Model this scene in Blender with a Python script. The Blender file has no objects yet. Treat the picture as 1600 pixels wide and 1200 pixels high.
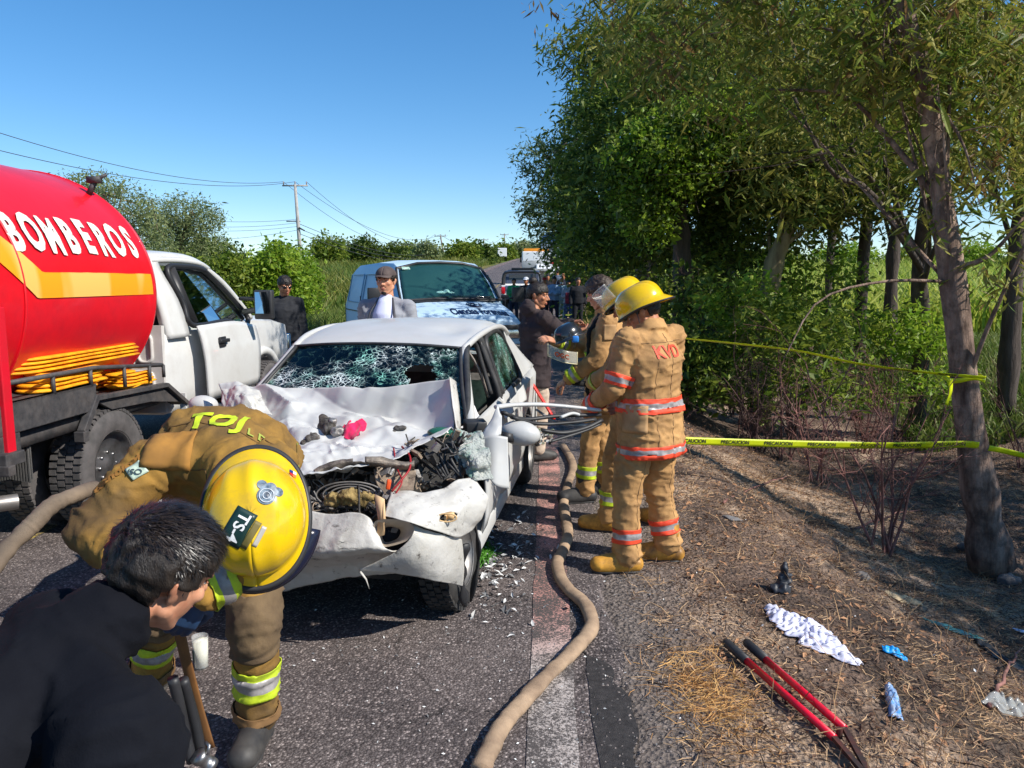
import bpy, bmesh, math, random
import numpy as np
from mathutils import Vector, Matrix, Euler

R = math.radians
SC = bpy.context.scene
COL = SC.collection
random.seed(7)
rng = np.random.default_rng(7)

# ------------------------------------------------------------------ camera, sky, sun
CAMH = 1.75
PITCH = R(7.68)
FPX = 1202.0
cam_d = bpy.data.cameras.new('camera')
cam = bpy.data.objects.new('camera', cam_d)
COL.objects.link(cam)
cam_d.sensor_width = 36.0
cam_d.lens = 36.0 * FPX / 1600.0
cam_d.clip_start = 0.05
cam_d.clip_end = 4000.0
cam.location = (0, 0, CAMH)
cam.rotation_euler = (R(90) - PITCH, 0, 0)
SC.camera = cam

SUN_DIR = Vector((0.70, -0.30, 0.66)).normalized()
SUN_EL = math.asin(SUN_DIR.z)
SUN_AZ = math.atan2(SUN_DIR.x, SUN_DIR.y)      # clockwise from +Y
world = bpy.data.worlds.new('World')
SC.world = world
world.use_nodes = True
wn = world.node_tree
wn.nodes.clear()
sky = wn.nodes.new('ShaderNodeTexSky')
sky.sky_type = 'NISHITA'
sky.sun_disc = False
sky.sun_elevation = SUN_EL
sky.sun_rotation = SUN_AZ
sky.altitude = 1700
sky.air_density = 1.0
sky.dust_density = 0.25
sky.ozone_density = 3.0
hs = wn.nodes.new('ShaderNodeHueSaturation')
hs.inputs['Saturation'].default_value = 1.38
bg = wn.nodes.new('ShaderNodeBackground')
bg.inputs['Strength'].default_value = 0.145
wo = wn.nodes.new('ShaderNodeOutputWorld')
gm = wn.nodes.new('ShaderNodeGamma'); gm.inputs['Gamma'].default_value = 0.84
wn.links.new(sky.outputs[0], gm.inputs['Color'])
wn.links.new(gm.outputs[0], hs.inputs['Color'])
wn.links.new(hs.outputs[0], bg.inputs['Color'])
wn.links.new(bg.outputs[0], wo.inputs['Surface'])

sun_d = bpy.data.lights.new('sun', 'SUN')
sun_d.energy = 4.2
sun_d.angle = R(0.5)
sun_d.color = (1.0, 0.945, 0.86)
sun = bpy.data.objects.new('sun', sun_d)
COL.objects.link(sun)
sun.rotation_euler = SUN_DIR.to_track_quat('Z', 'Y').to_euler()
sun.location = (20, -10, 30)

vs = SC.view_settings
vs.view_transform = 'Standard'
vs.look = 'None'
vs.exposure = 0.6
vs.gamma = 1.0
vs.use_curve_mapping = False
SC.render.engine = 'CYCLES'
SC.cycles.use_denoising = True
SC.cycles.max_bounces = 7
SC.cycles.transparent_max_bounces = 16
SC.cycles.sample_clamp_indirect = 6.0

# ------------------------------------------------------------------ helpers
CP, SP = math.cos(PITCH), math.sin(PITCH)

def P(u, v, Y):
    """the point of the place seen at photo pixel (u,v) that stands Y metres in front"""
    xd = (u - 800) / FPX
    yd = (v - 600) / FPX
    dy = CP - yd * SP
    dz = -SP - yd * CP
    t = Y / dy
    return Vector((xd * t, Y, CAMH + dz * t))

def PG(u, v, Z=0.0):
    """same, lying on the height Z"""
    xd = (u - 800) / FPX
    yd = (v - 600) / FPX
    dy = CP - yd * SP
    dz = -SP - yd * CP
    t = (Z - CAMH) / dz
    return Vector((xd * t, dy * t, Z))

def srgb(r, g, b):
    def f(c):
        c /= 255.0
        return c / 12.92 if c <= 0.04045 else ((c + 0.055) / 1.055) ** 2.4
    return (f(r), f(g), f(b), 1.0)

# ---- vectorised value noise
def _hash(ix, iy, iz):
    h = (ix * 374761393 + iy * 668265263 + iz * 2147483647 + 1013904223) & 0xFFFFFFFF
    h = ((h ^ (h >> 13)) * 1274126177) & 0xFFFFFFFF
    h = (h ^ (h >> 16)) & 0xFFFFFFFF
    return (h & 0xFFFF) / 65535.0

def vnoise(p):
    p = np.asarray(p, float)
    i = np.floor(p).astype(np.int64)
    f = p - i
    f = f * f * (3 - 2 * f)
    r = 0
    for dx in (0, 1):
        for dy in (0, 1):
            for dz in (0, 1):
                w = (f[:, 0] if dx else 1 - f[:, 0]) * (f[:, 1] if dy else 1 - f[:, 1]) * (f[:, 2] if dz else 1 - f[:, 2])
                r = r + w * _hash(i[:, 0] + dx, i[:, 1] + dy, i[:, 2] + dz)
    return r * 2 - 1

def fbm(p, octv=3, gain=0.5):
    a, s, r = 1.0, 0, 0
    p = np.asarray(p, float)
    for k in range(octv):
        r = r + a * vnoise(p * (2 ** k) + 17.3 * k)
        s += a
        a *= gain
    return r / s

def ridge(p):
    return 1 - np.abs(vnoise(p)) * 2

# ---- smooth control grid
def _cr(P0, P1, P2, P3, t):
    return 0.5 * (2 * P1 + (P2 - P0) * t + (2 * P0 - 5 * P1 + 4 * P2 - P3) * t * t + (3 * P1 - P0 - 3 * P2 + P3) * t ** 3)

def spline(pts, n, closed=False):
    pts = [np.array(p, float) for p in pts]
    m = len(pts)
    out = []
    seg = m if closed else m - 1
    for k in range(n if closed else n + 1):
        x = k / n * seg
        i = min(int(x), seg - 1)
        t = x - i
        if closed:
            a, b, c, d = pts[(i - 1) % m], pts[i % m], pts[(i + 1) % m], pts[(i + 2) % m]
        else:
            b, c = pts[i], pts[i + 1]
            a = pts[i - 1] if i > 0 else 2 * b - c
            d = pts[i + 2] if i + 2 < m else 2 * c - b
        out.append(_cr(a, b, c, d, t))
    return np.array(out)

def cgrid(rows, nu, nv):
    rr = [spline(r, nv) for r in rows]
    cols = []
    for j in range(nv + 1):
        cols.append(spline([r[j] for r in rr], nu))
    return np.array(cols).transpose(1, 0, 2)      # (nu+1, nv+1, 3)

class MB:
    def __init__(s):
        s.V = []; s.F = []; s.M = []
    def add(s, V, F, m=0):
        o = len(s.V)
        s.V.extend([tuple(v) for v in V])
        s.F.extend([tuple(i + o for i in f) for f in F])
        s.M.extend([m] * len(F))
        return s
    def box(s, c, d, rot=None, m=0, taper=1.0):
        x, y, z = d[0] / 2, d[1] / 2, d[2] / 2
        V = []
        for sz in (-1, 1):
            k = taper if sz > 0 else 1
            for sx, sy in ((-1, -1), (1, -1), (1, 1), (-1, 1)):
                V.append(Vector((sx * x * k, sy * y * k, sz * z)))
        if rot is not None:
            if not isinstance(rot, Matrix): rot = Euler(rot).to_matrix()
            V = [rot @ v for v in V]
        V = [v + Vector(c) for v in V]
        return s.add(V, [(0, 3, 2, 1), (4, 5, 6, 7), (0, 1, 5, 4), (1, 2, 6, 5), (2, 3, 7, 6), (3, 0, 4, 7)], m)
    def beam(s, a, b, w, h, up=(0, 0, 1), m=0):
        a, b = Vector(a), Vector(b)
        y = (b - a).normalized()
        x = y.cross(Vector(up))
        if x.length < 1e-4: x = y.cross(Vector((1, 0, 0)))
        x.normalize()
        z = x.cross(y)
        rot = Matrix((x, y, z)).transposed()
        return s.box((a + b) / 2, (w, (b - a).length, h), rot, m)
    def tube(s, pts, r, n=8, m=0, caps=True, flat=1.0, up=(0, 0, 1), closed=False):
        pts = [Vector(p) for p in pts]
        k = len(pts)
        rs = [r] * k if isinstance(r, (int, float)) else list(r)
        prev = None
        V = []
        for i, p in enumerate(pts):
            if closed: d = pts[(i + 1) % k] - pts[i - 1]
            else: d = pts[min(i + 1, k - 1)] - pts[max(i - 1, 0)]
            if d.length < 1e-9: d = Vector((0, 0, 1))
            d.normalize()
            if prev is None:
                x = d.cross(Vector(up))
                if x.length < 1e-3: x = d.cross(Vector((1, 0, 0)))
            else:
                x = prev - d * prev.dot(d)
                if x.length < 1e-4: x = d.cross(Vector(up))
            x.normalize()
            prev = x
            y = d.cross(x)
            for j in range(n):
                a = 2 * math.pi * j / n
                V.append(p + (x * math.cos(a) + y * math.sin(a) * flat) * rs[i])
        F = []
        for i in range(k if closed else k - 1):
            for j in range(n):
                a0 = i * n + j; a1 = i * n + (j + 1) % n
                b0 = ((i + 1) % k) * n + j; b1 = ((i + 1) % k) * n + (j + 1) % n
                F.append((a0, a1, b1, b0))
        if caps and not closed:
            F.append(tuple(reversed(range(n))))
            F.append(tuple(range((k - 1) * n, k * n)))
        return s.add(V, F, m)
    def ell(s, c, r, rot=None, nu=16, nv=10, m=0):
        if rot is not None and not isinstance(rot, Matrix): rot = Euler(rot).to_matrix()
        V = [Vector((0, 0, r[2]))]
        for i in range(1, nv):
            a = math.pi * i / nv
            for j in range(nu):
                b = 2 * math.pi * j / nu
                V.append(Vector((r[0] * math.sin(a) * math.cos(b), r[1] * math.sin(a) * math.sin(b), r[2] * math.cos(a))))
        V.append(Vector((0, 0, -r[2])))
        if rot is not None: V = [rot @ v for v in V]
        V = [v + Vector(c) for v in V]
        F = [(0, 1 + j, 1 + (j + 1) % nu) for j in range(nu)]
        for i in range(nv - 2):
            for j in range(nu):
                a = 1 + i * nu + j; b = 1 + i * nu + (j + 1) % nu
                F.append((a, a + nu, b + nu, b))
        e = len(V) - 1
        o = 1 + (nv - 2) * nu
        F += [(e, o + (j + 1) % nu, o + j) for j in range(nu)]
        return s.add(V, F, m)
    def limb(s, a, b, ra, rb, n=14, m=0):
        """capsule that tapers"""
        a, b = Vector(a), Vector(b)
        d = b - a
        L = d.length
        if L < 1e-5: return s.ell(a, (ra, ra, ra), m=m)
        d.normalize()
        pts = []; rs = []
        for t in (-0.98, -0.8, -0.45, 0):
            pts.append(a + d * ra * t); rs.append(ra * math.sqrt(max(0, 1 - t * t)))
        for t in (0.33, 0.66):
            pts.append(a.lerp(b, t)); rs.append(ra + (rb - ra) * t)
        for t in (0, 0.45, 0.8, 0.98):
            pts.append(b + d * rb * t); rs.append(rb * math.sqrt(max(0, 1 - t * t)))
        return s.tube(pts, rs, n, m)
    def loft(s, rings, caps=True, m=0):
        n = len(rings[0])
        V = [v for r in rings for v in r]
        F = []
        for i in range(len(rings) - 1):
            for j in range(n):
                a = i * n + j; b = i * n + (j + 1) % n
                F.append((a, b, b + n, a + n))
        if caps:
            F.append(tuple(reversed(range(n))))
            F.append(tuple(range((len(rings) - 1) * n, len(rings) * n)))
        return s.add(V, F, m)
    def trunk(s, spec, side, n=20, m=0, pw=2.3):
        """spec: list of (centre, half width, half depth); side: the person's left-right axis"""
        side = Vector(side)
        rings = []
        for i, (c, w, d) in enumerate(spec):
            c = Vector(c)
            t = Vector(spec[min(i + 1, len(spec) - 1)][0]) - Vector(spec[max(i - 1, 0)][0])
            t.normalize()
            x = (side - t * side.dot(t)).normalized()
            y = t.cross(x)
            rg = []
            for j in range(n):
                a = 2 * math.pi * j / n
                ca, sa = math.cos(a), math.sin(a)
                k = (abs(ca) ** pw + abs(sa) ** pw) ** (-1 / pw)
                rg.append(c + x * w * ca * k + y * d * sa * k)
            rings.append(rg)
        return s.loft(rings, True, m)
    def lathe(s, prof, c=(0, 0, 0), axis=(0, 0, 1), n=24, m=0, caps=False):
        q = Vector(axis).to_track_quat('Z', 'Y').to_matrix()
        rings = []
        for r_, z in prof:
            rings.append([Vector(c) + q @ Vector((r_ * math.cos(2 * math.pi * j / n), r_ * math.sin(2 * math.pi * j / n), z)) for j in range(n)])
        return s.loft(rings, caps, m)
    def prism(s, poly, ext, m=0):
        poly = [Vector(p) for p in poly]
        ext = Vector(ext)
        n = len(poly)
        V = poly + [p + ext for p in poly]
        F = [tuple(reversed(range(n))), tuple(range(n, 2 * n))] + [(i, (i + 1) % n, n + (i + 1) % n, n + i) for i in range(n)]
        return s.add(V, F, m)
    def grid(s, G, m=0, keep=None):
        nu, nv = G.shape[0], G.shape[1]
        V = G.reshape(-1, 3)
        F = []
        for i in range(nu - 1):
            for j in range(nv - 1):
                if keep is not None and not keep[i, j]: continue
                F.append((i * nv + j, i * nv + j + 1, (i + 1) * nv + j + 1, (i + 1) * nv + j))
        return s.add(V, F, m)
    def mesh(s, name='mesh'):
        me = bpy.data.meshes.new(name)
        me.from_pydata(s.V, [], s.F)
        return me
    def build(s, name, mats, parent=None, smooth=True, bevel=0, solid=0, label=None, world=False, auto=None, kind=None):
        me = s.mesh(name)
        if not isinstance(mats, (list, tuple)): mats = [mats]
        for k in mats: me.materials.append(k)
        if len(mats) > 1: me.polygons.foreach_set('material_index', np.array(s.M, dtype=np.int32))
        me.polygons.foreach_set('use_smooth', np.full(len(me.polygons), bool(smooth)))
        return put(me, name, parent, world, bevel, solid, label, auto, kind)

def put(me, name, parent=None, world=False, bevel=0, solid=0, label=None, auto=None, kind=None):
    if auto:
        me.set_sharp_from_angle(angle=R(auto))
    o = bpy.data.objects.new(name, me)
    COL.objects.link(o)
    if parent is not None:
        o.parent = parent
        if world:                              # vertices were given in world coordinates
            me.transform(wmat(parent).inverted())
    if solid:
        md = o.modifiers.new('thick', 'SOLIDIFY'); md.thickness = solid; md.offset = 0
    if bevel:
        md = o.modifiers.new('bevel', 'BEVEL'); md.width = bevel; md.segments = 2; md.limit_method = 'ANGLE'
    if label: o['label'] = label
    if kind: o['kind'] = kind
    return o

def wmat(o):
    m = o.matrix_basis.copy()
    while o.parent is not None:
        o = o.parent
        m = o.matrix_basis @ m
    return m

def tag(o, label, cat, group=None):
    o['label'] = label; o['category'] = cat
    if group: o['group'] = group
    return o

def empty(name, loc, rz=0, label=None, cat=None, group=None):
    o = bpy.data.objects.new(name, None)
    COL.objects.link(o)
    o.empty_display_size = 0.2
    o.location = loc
    o.rotation_euler = (0, 0, rz)
    if label: tag(o, label, cat, group)
    return o

def copy_tree(o, parent=None):
    c = o.copy(); COL.objects.link(c)
    if parent is not None: c.parent = parent
    for ch in [k for k in bpy.data.objects if k.parent == o]:
        copy_tree(ch, c)
    return c

def remesh(mb, voxel, smooth=4, fac=0.6):
    me = mb.mesh('tmp') if isinstance(mb, MB) else mb
    o = bpy.data.objects.new('tmp', me)
    COL.objects.link(o)
    md = o.modifiers.new('r', 'REMESH'); md.mode = 'VOXEL'; md.voxel_size = voxel
    if smooth:
        sm = o.modifiers.new('s', 'SMOOTH'); sm.iterations = smooth; sm.factor = fac
    dg = bpy.context.evaluated_depsgraph_get()
    out = bpy.data.meshes.new_from_object(o.evaluated_get(dg))
    bpy.data.objects.remove(o)
    bpy.data.meshes.remove(me)
    return out

def getv(me):
    a = np.empty(len(me.vertices) * 3, np.float32); me.vertices.foreach_get('co', a)
    return a.reshape(-1, 3).astype(float)

def getn(me):
    a = np.empty(len(me.vertices) * 3, np.float32); me.vertices.foreach_get('normal', a)
    return a.reshape(-1, 3).astype(float)

def setv(me, a):
    me.vertices.foreach_set('co', np.asarray(a, np.float32).ravel()); me.update()

def fastmesh(name, V, F, mat, smooth=False):
    """V (n,3) array, F (m,k) array of equal-sided faces"""
    me = bpy.data.meshes.new(name)
    V = np.asarray(V, np.float32); F = np.asarray(F, np.int32)
    k = F.shape[1]
    me.vertices.add(len(V)); me.vertices.foreach_set('co', V.ravel())
    me.loops.add(F.size); me.loops.foreach_set('vertex_index', F.ravel())
    me.polygons.add(len(F))
    me.polygons.foreach_set('loop_start', np.arange(0, F.size, k, dtype=np.int32))
    me.polygons.foreach_set('loop_total', np.full(len(F), k, np.int32))
    me.polygons.foreach_set('use_smooth', np.full(len(F), bool(smooth)))
    me.materials.append(mat)
    me.update(calc_edges=True)
    return me

# ---- text as mesh
def text_mesh(body, size=1.0, offset=0.0, shear=0.0, spacing=1.0, res=3):
    cu = bpy.data.curves.new('t', 'FONT')
    cu.body = body; cu.size = size; cu.offset = offset; cu.shear = shear
    cu.space_character = spacing; cu.align_x = 'CENTER'; cu.align_y = 'CENTER'
    cu.resolution_u = res
    o = bpy.data.objects.new('t', cu); COL.objects.link(o)
    dg = bpy.context.evaluated_depsgraph_get()
    me = bpy.data.meshes.new_from_object(o.evaluated_get(dg))
    bpy.data.objects.remove(o)
    bpy.data.curves.remove(cu)
    return me

def text_on(name, body, fn, mat, parent, size=1.0, offset=0.0, world=False, cuts=0, **k):
    """lettering laid on a surface: fn(x,y)->point"""
    me = text_mesh(body, size, offset, **k)
    if cuts:
        bm = bmesh.new(); bm.from_mesh(me)
        bmesh.ops.triangulate(bm, faces=bm.faces)
        for _ in range(cuts):
            bmesh.ops.subdivide_edges(bm, edges=[e for e in bm.edges if e.calc_length() > size * 0.12], cuts=1)
            bmesh.ops.triangulate(bm, faces=bm.faces)
        bm.to_mesh(me); bm.free()
    V = getv(me)
    setv(me, np.array([fn(x, y) for x, y, z in V]))
    me.materials.clear()
    me.materials.append(mat)
    return put(me, name, parent, world)

# ------------------------------------------------------------------ materials
MATS = {}
def mat(name, c1, c2=None, scale=4.0, rough=0.6, bump=0.0, bscale=None, metal=0.0, coat=0.0, spec=0.5,
        detail=4, stretch=(1, 1, 1), island=0.0, trans=0.0, alpha=1.0, emis=0.0, dirt=None, dirt_amt=0.5, dirt_scale=3.0,
        ramp=(0.35, 0.65), dramp=(.45, .72), coords='Object', sss=0.0, ior=1.45, sheen=0.0, trl=0.0, dist=0.01):
    if name in MATS: return MATS[name]
    m = bpy.data.materials.new(name); MATS[name] = m
    m.use_nodes = True
    nt = m.node_tree
    N, L = nt.nodes, nt.links
    b = N['Principled BSDF']
    out = N['Material Output']
    b.inputs['Roughness'].default_value = rough
    b.inputs['Metallic'].default_value = metal
    b.inputs['Coat Weight'].default_value = coat
    b.inputs['Specular IOR Level'].default_value = spec
    b.inputs['IOR'].default_value = ior
    b.inputs['Sheen Weight'].default_value = sheen
    b.inputs['Transmission Weight'].default_value = trans
    b.inputs['Alpha'].default_value = alpha
    if emis:
        b.inputs['Emission Color'].default_value = c1; b.inputs['Emission Strength'].default_value = emis
    tc = N.new('ShaderNodeTexCoord')
    mp = N.new('ShaderNodeMapping')
    mp.inputs['Scale'].default_value = stretch
    L.new(tc.outputs[coords], mp.inputs['Vector'])
    col = None
    if c2 is not None:
        nz = N.new('ShaderNodeTexNoise'); nz.inputs['Scale'].default_value = scale; nz.inputs['Detail'].default_value = detail
        nz.inputs['Roughness'].default_value = 0.6
        L.new(mp.outputs[0], nz.inputs['Vector'])
        cr = N.new('ShaderNodeValToRGB')
        cr.color_ramp.elements[0].position = ramp[0]; cr.color_ramp.elements[0].color = c1
        cr.color_ramp.elements[1].position = ramp[1]; cr.color_ramp.elements[1].color = c2
        L.new(nz.outputs['Fac'], cr.inputs['Fac'])
        col = cr.outputs['Color']
        if island:
            ge = N.new('ShaderNodeNewGeometry')
            ma = N.new('ShaderNodeMath'); ma.operation = 'MULTIPLY_ADD'
            ma.inputs[1].default_value = island; ma.inputs[2].default_value = -island / 2
            L.new(ge.outputs['Random Per Island'], ma.inputs[0])
            ad = N.new('ShaderNodeMath'); ad.operation = 'ADD'
            L.new(ma.outputs[0], ad.inputs[0]); L.new(nz.outputs['Fac'], ad.inputs[1])
            L.new(ad.outputs[0], cr.inputs['Fac'])
    if dirt is not None:
        n2 = N.new('ShaderNodeTexNoise'); n2.inputs['Scale'].default_value = dirt_scale; n2.inputs['Detail'].default_value = 8
        n2.inputs['Roughness'].default_value = 0.7
        L.new(tc.outputs[coords], n2.inputs['Vector'])
        r2 = N.new('ShaderNodeValToRGB')
        r2.color_ramp.elements[0].position = dramp[0]; r2.color_ramp.elements[0].color = (0, 0, 0, 1)
        r2.color_ramp.elements[1].position = dramp[1]; r2.color_ramp.elements[1].color = (dirt_amt,) * 3 + (1,)
        L.new(n2.outputs['Fac'], r2.inputs['Fac'])
        mx = N.new('ShaderNodeMix'); mx.data_type = 'RGBA'
        L.new(r2.outputs['Color'], mx.inputs['Factor'])
        if col is not None: L.new(col, mx.inputs['A'])
        else: mx.inputs['A'].default_value = c1
        mx.inputs['B'].default_value = dirt
        col = mx.outputs['Result']
    if col is not None: L.new(col, b.inputs['Base Color'])
    else: b.inputs['Base Color'].default_value = c1
    if bump:
        nb = N.new('ShaderNodeTexNoise'); nb.inputs['Scale'].default_value = bscale or scale * 3; nb.inputs['Detail'].default_value = 6
        nb.inputs['Roughness'].default_value = 0.65
        L.new(mp.outputs[0], nb.inputs['Vector'])
        bp = N.new('ShaderNodeBump'); bp.inputs['Strength'].default_value = bump; bp.inputs['Distance'].default_value = dist
        L.new(nb.outputs['Fac'], bp.inputs['Height'])
        L.new(bp.outputs[0], b.inputs['Normal'])
    if trl:
        tr = N.new('ShaderNodeBsdfTranslucent')
        if col is not None: L.new(col, tr.inputs['Color'])
        else: tr.inputs['Color'].default_value = c1
        ms = N.new('ShaderNodeMixShader'); ms.inputs[0].default_value = trl
        L.new(b.outputs[0], ms.inputs[1]); L.new(tr.outputs[0], ms.inputs[2])
        L.new(ms.outputs[0], out.inputs['Surface'])
    return m

def glassmat(name, tint, alpha=0.35, rough=0.03):
    """thin tinted pane: part see-through, part mirror"""
    if name in MATS: return MATS[name]
    m = bpy.data.materials.new(name); MATS[name] = m
    m.use_nodes = True
    N, L = m.node_tree.nodes, m.node_tree.links
    N.remove(N['Principled BSDF'])
    t = N.new('ShaderNodeBsdfTransparent'); t.inputs[0].default_value = tuple(c * (1 - alpha) + 0.0 for c in (1, 1, 1)) + (1,)
    tt = [max(0, (1 - alpha) * tint[i] ** 0.5) for i in range(3)]
    t.inputs[0].default_value = (*tt, 1)
    g = N.new('ShaderNodeBsdfGlossy'); g.inputs['Roughness'].default_value = rough
    g.inputs['Color'].default_value = (0.9, 0.95, 0.95, 1)
    f = N.new('ShaderNodeFresnel'); f.inputs[0].default_value = 1.6
    mx = N.new('ShaderNodeMixShader')
    L.new(f.outputs[0], mx.inputs[0]); L.new(t.outputs[0], mx.inputs[1]); L.new(g.outputs[0], mx.inputs[2])
    L.new(mx.outputs[0], N['Material Output'].inputs['Surface'])
    return m

BLACK = mat('black_plastic', (0.02, 0.02, 0.022, 1), (0.035, 0.035, 0.036, 1), rough=0.5, bump=0.1)
RUBBER = mat('rubber', (0.018, 0.018, 0.018, 1), (0.045, 0.042, 0.04, 1), scale=14, rough=0.85, bump=0.2)
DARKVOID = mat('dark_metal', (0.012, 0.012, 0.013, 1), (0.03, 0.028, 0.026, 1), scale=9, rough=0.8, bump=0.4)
CHROME = mat('chrome', (0.6, 0.6, 0.6, 1), rough=0.2, metal=1.0)
STEEL = mat('steel', (0.35, 0.35, 0.36, 1), (0.2, 0.19, 0.18, 1), scale=9, rough=0.4, metal=0.9, bump=0.1)
SKIN = mat('skin', srgb(190, 130, 95), srgb(165, 105, 75), scale=18, rough=0.5, bump=0.12, bscale=150, dist=0.002)
SKIN2 = mat('skin_pale', srgb(205, 150, 118), srgb(180, 120, 92), scale=18, rough=0.5, bump=0.12, bscale=150, dist=0.002)
HAIR = mat('hair_black', (0.012, 0.009, 0.008, 1), (0.03, 0.022, 0.017, 1), scale=60, rough=0.42, bump=0.6, bscale=180, stretch=(1, 1, 0.2), spec=0.5)
# ------------------------------------------------------------------ the lie of the land
def sstep(a, b, x):
    t = np.clip((np.asarray(x, float) - a) / (b - a), 0, 1)
    return t * t * (3 - 2 * t)

def road_x(y):                       # right-hand asphalt line
    y = np.asarray(y, float)
    return 0.03 + 0.0445 * y + 0.00018 * np.maximum(0, y - 60) ** 2 - 0.0002 * np.maximum(0, y - 260) ** 2

def elev(y):
    y = np.asarray(y, float)
    k = 4.0
    up = k * np.logaddexp(0, (y - 28) / k) - 14.0 * np.logaddexp(0, (y - 262) / 14.0)
    return 0.047 * up - 8.0 * sstep(270, 700, y)

def height(x, y, fine=True):
    x = np.asarray(x, float); y = np.asarray(y, float)
    s = x - road_x(y)
    e = elev(y) * np.exp(-(np.abs(s) / 150.0) ** 2)
    dr = -1.0 * sstep(0.9, 4.2, s) + 0.85 * sstep(5.8, 11.0, s)
    dl = -0.5 * sstep(-7.6, -9.5, s) + 0.5 * sstep(-10.5, -14, s)
    z = e + dr + dl
    off = .12 * sstep(.35, .6, s) + .88 * sstep(0.7, 2.2, s) + sstep(-7.5, -9.5, s)
    p = np.stack([x, y, np.zeros_like(x)], -1).reshape(-1, 3)
    n = fbm(p * 0.7, 3).reshape(x.shape) * 0.16 + fbm(p * 3.1 + 5, 3).reshape(x.shape) * 0.05
    z = z + n * off
    if fine:
        z = z + (fbm(p * 14 + 9, 2).reshape(x.shape) * 0.012) * sstep(0.5, 1.2, s)
    return z

def H(x, y):
    return float(height(np.array([x]), np.array([y]))[0])

def axis(parts):
    out = []
    for a, b, n in parts: out += list(np.linspace(a, b, n, endpoint=False))
    return np.array(out + [parts[-1][1]])

xs = axis([(-1500, -200, 14), (-200, -40, 32), (-40, -9, 50), (-9, 0.3, 36), (0.3, 8.5, 136), (8.5, 20, 60), (20, 60, 50), (60, 200, 30), (200, 1500, 14)])
ys = axis([(-60, 0, 24), (0, 1.5, 8), (1.5, 12, 150), (12, 30, 90), (30, 80, 60), (80, 320, 80), (320, 2500, 30)])
X, Y = np.meshgrid(xs, ys, indexing='ij')
Z = height(X, Y)
S_ = X - road_x(Y)
Z = Z - 0.03 * (np.clip((S_ + 7.1), 0, 1) * np.clip((0.36 - S_) * 10, 0, 1))
G = np.stack([X, Y, Z], -1)
nx, ny = X.shape
idx = np.arange(nx * ny).reshape(nx, ny)
F = np.stack([idx[:-1, :-1], idx[1:, :-1], idx[1:, 1:], idx[:-1, 1:]], -1).reshape(-1, 4)
# ground colour: gravel shoulder, burnt litter, straw, green
pp = np.stack([X, Y, np.zeros_like(X)], -1).reshape(-1, 3)
n1 = fbm(pp * 0.9 + 3, 4).reshape(X.shape); n2 = fbm(pp * 5 + 1, 3).reshape(X.shape); n3 = fbm(pp * 0.12 + 8, 3).reshape(X.shape)
def mixc(a, b, t): return a * (1 - t[..., None]) + b * t[..., None]
grav = np.array([0.17, 0.145, 0.13]); litter = np.array([0.155, 0.110, 0.085]); straw = np.array([0.44, 0.33, 0.24]); char = np.array([0.042, 0.032, 0.028])
green = np.array([0.075, 0.12, 0.02]); dry = np.array([0.16, 0.14, 0.05])
c = np.broadcast_to(grav, X.shape + (3,)).copy()
c = mixc(c, np.broadcast_to(litter, c.shape), sstep(0.5, 1.0, S_ + n1 * 0.5))
c = mixc(c, np.broadcast_to(straw, c.shape), 0.85 * sstep(-0.05, 0.35, n1 + n2 * 0.5) * sstep(0.5, 0.9, S_) * (1 - 0.5 * sstep(4, 7, S_)))
n4 = fbm(np.stack([X * 1.6 - Y * .5, X * .5 + Y * .9, X * 0 + 2], -1).reshape(-1, 3) * 1.6, 4).reshape(X.shape)
burn = np.exp(-(((S_ - 1.9) / 1.0) ** 2 + ((Y - 3.9) / 1.1) ** 2)) * .35
c = mixc(c, np.broadcast_to(char, c.shape), 0.85 * sstep(-.02, 0.3, n4 + n2 * 0.35 + burn - .05) * sstep(.7, 1.5, S_))
g = sstep(9.5, 13, S_ + n1 * 2) + sstep(-7.6, -8.8, S_)
g = np.clip(g + sstep(26, 45, Y) * sstep(0.8, 1.6, S_), 0, 1)
c = mixc(c, mixc(np.broadcast_to(green, c.shape), np.broadcast_to(dry, c.shape), sstep(-0.2, 0.4, n3 + n1 * 0.4)), g)
gme = fastmesh('ground', G.reshape(-1, 3), F, mat('tmp_ground', (1, 1, 1, 1)), smooth=True)
ca = gme.color_attributes.new('tone', 'FLOAT_COLOR', 'POINT')
ca.data.foreach_set('color', np.concatenate([c.reshape(-1, 3), np.ones((nx * ny, 1))], 1).astype(np.float32).ravel())

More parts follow.
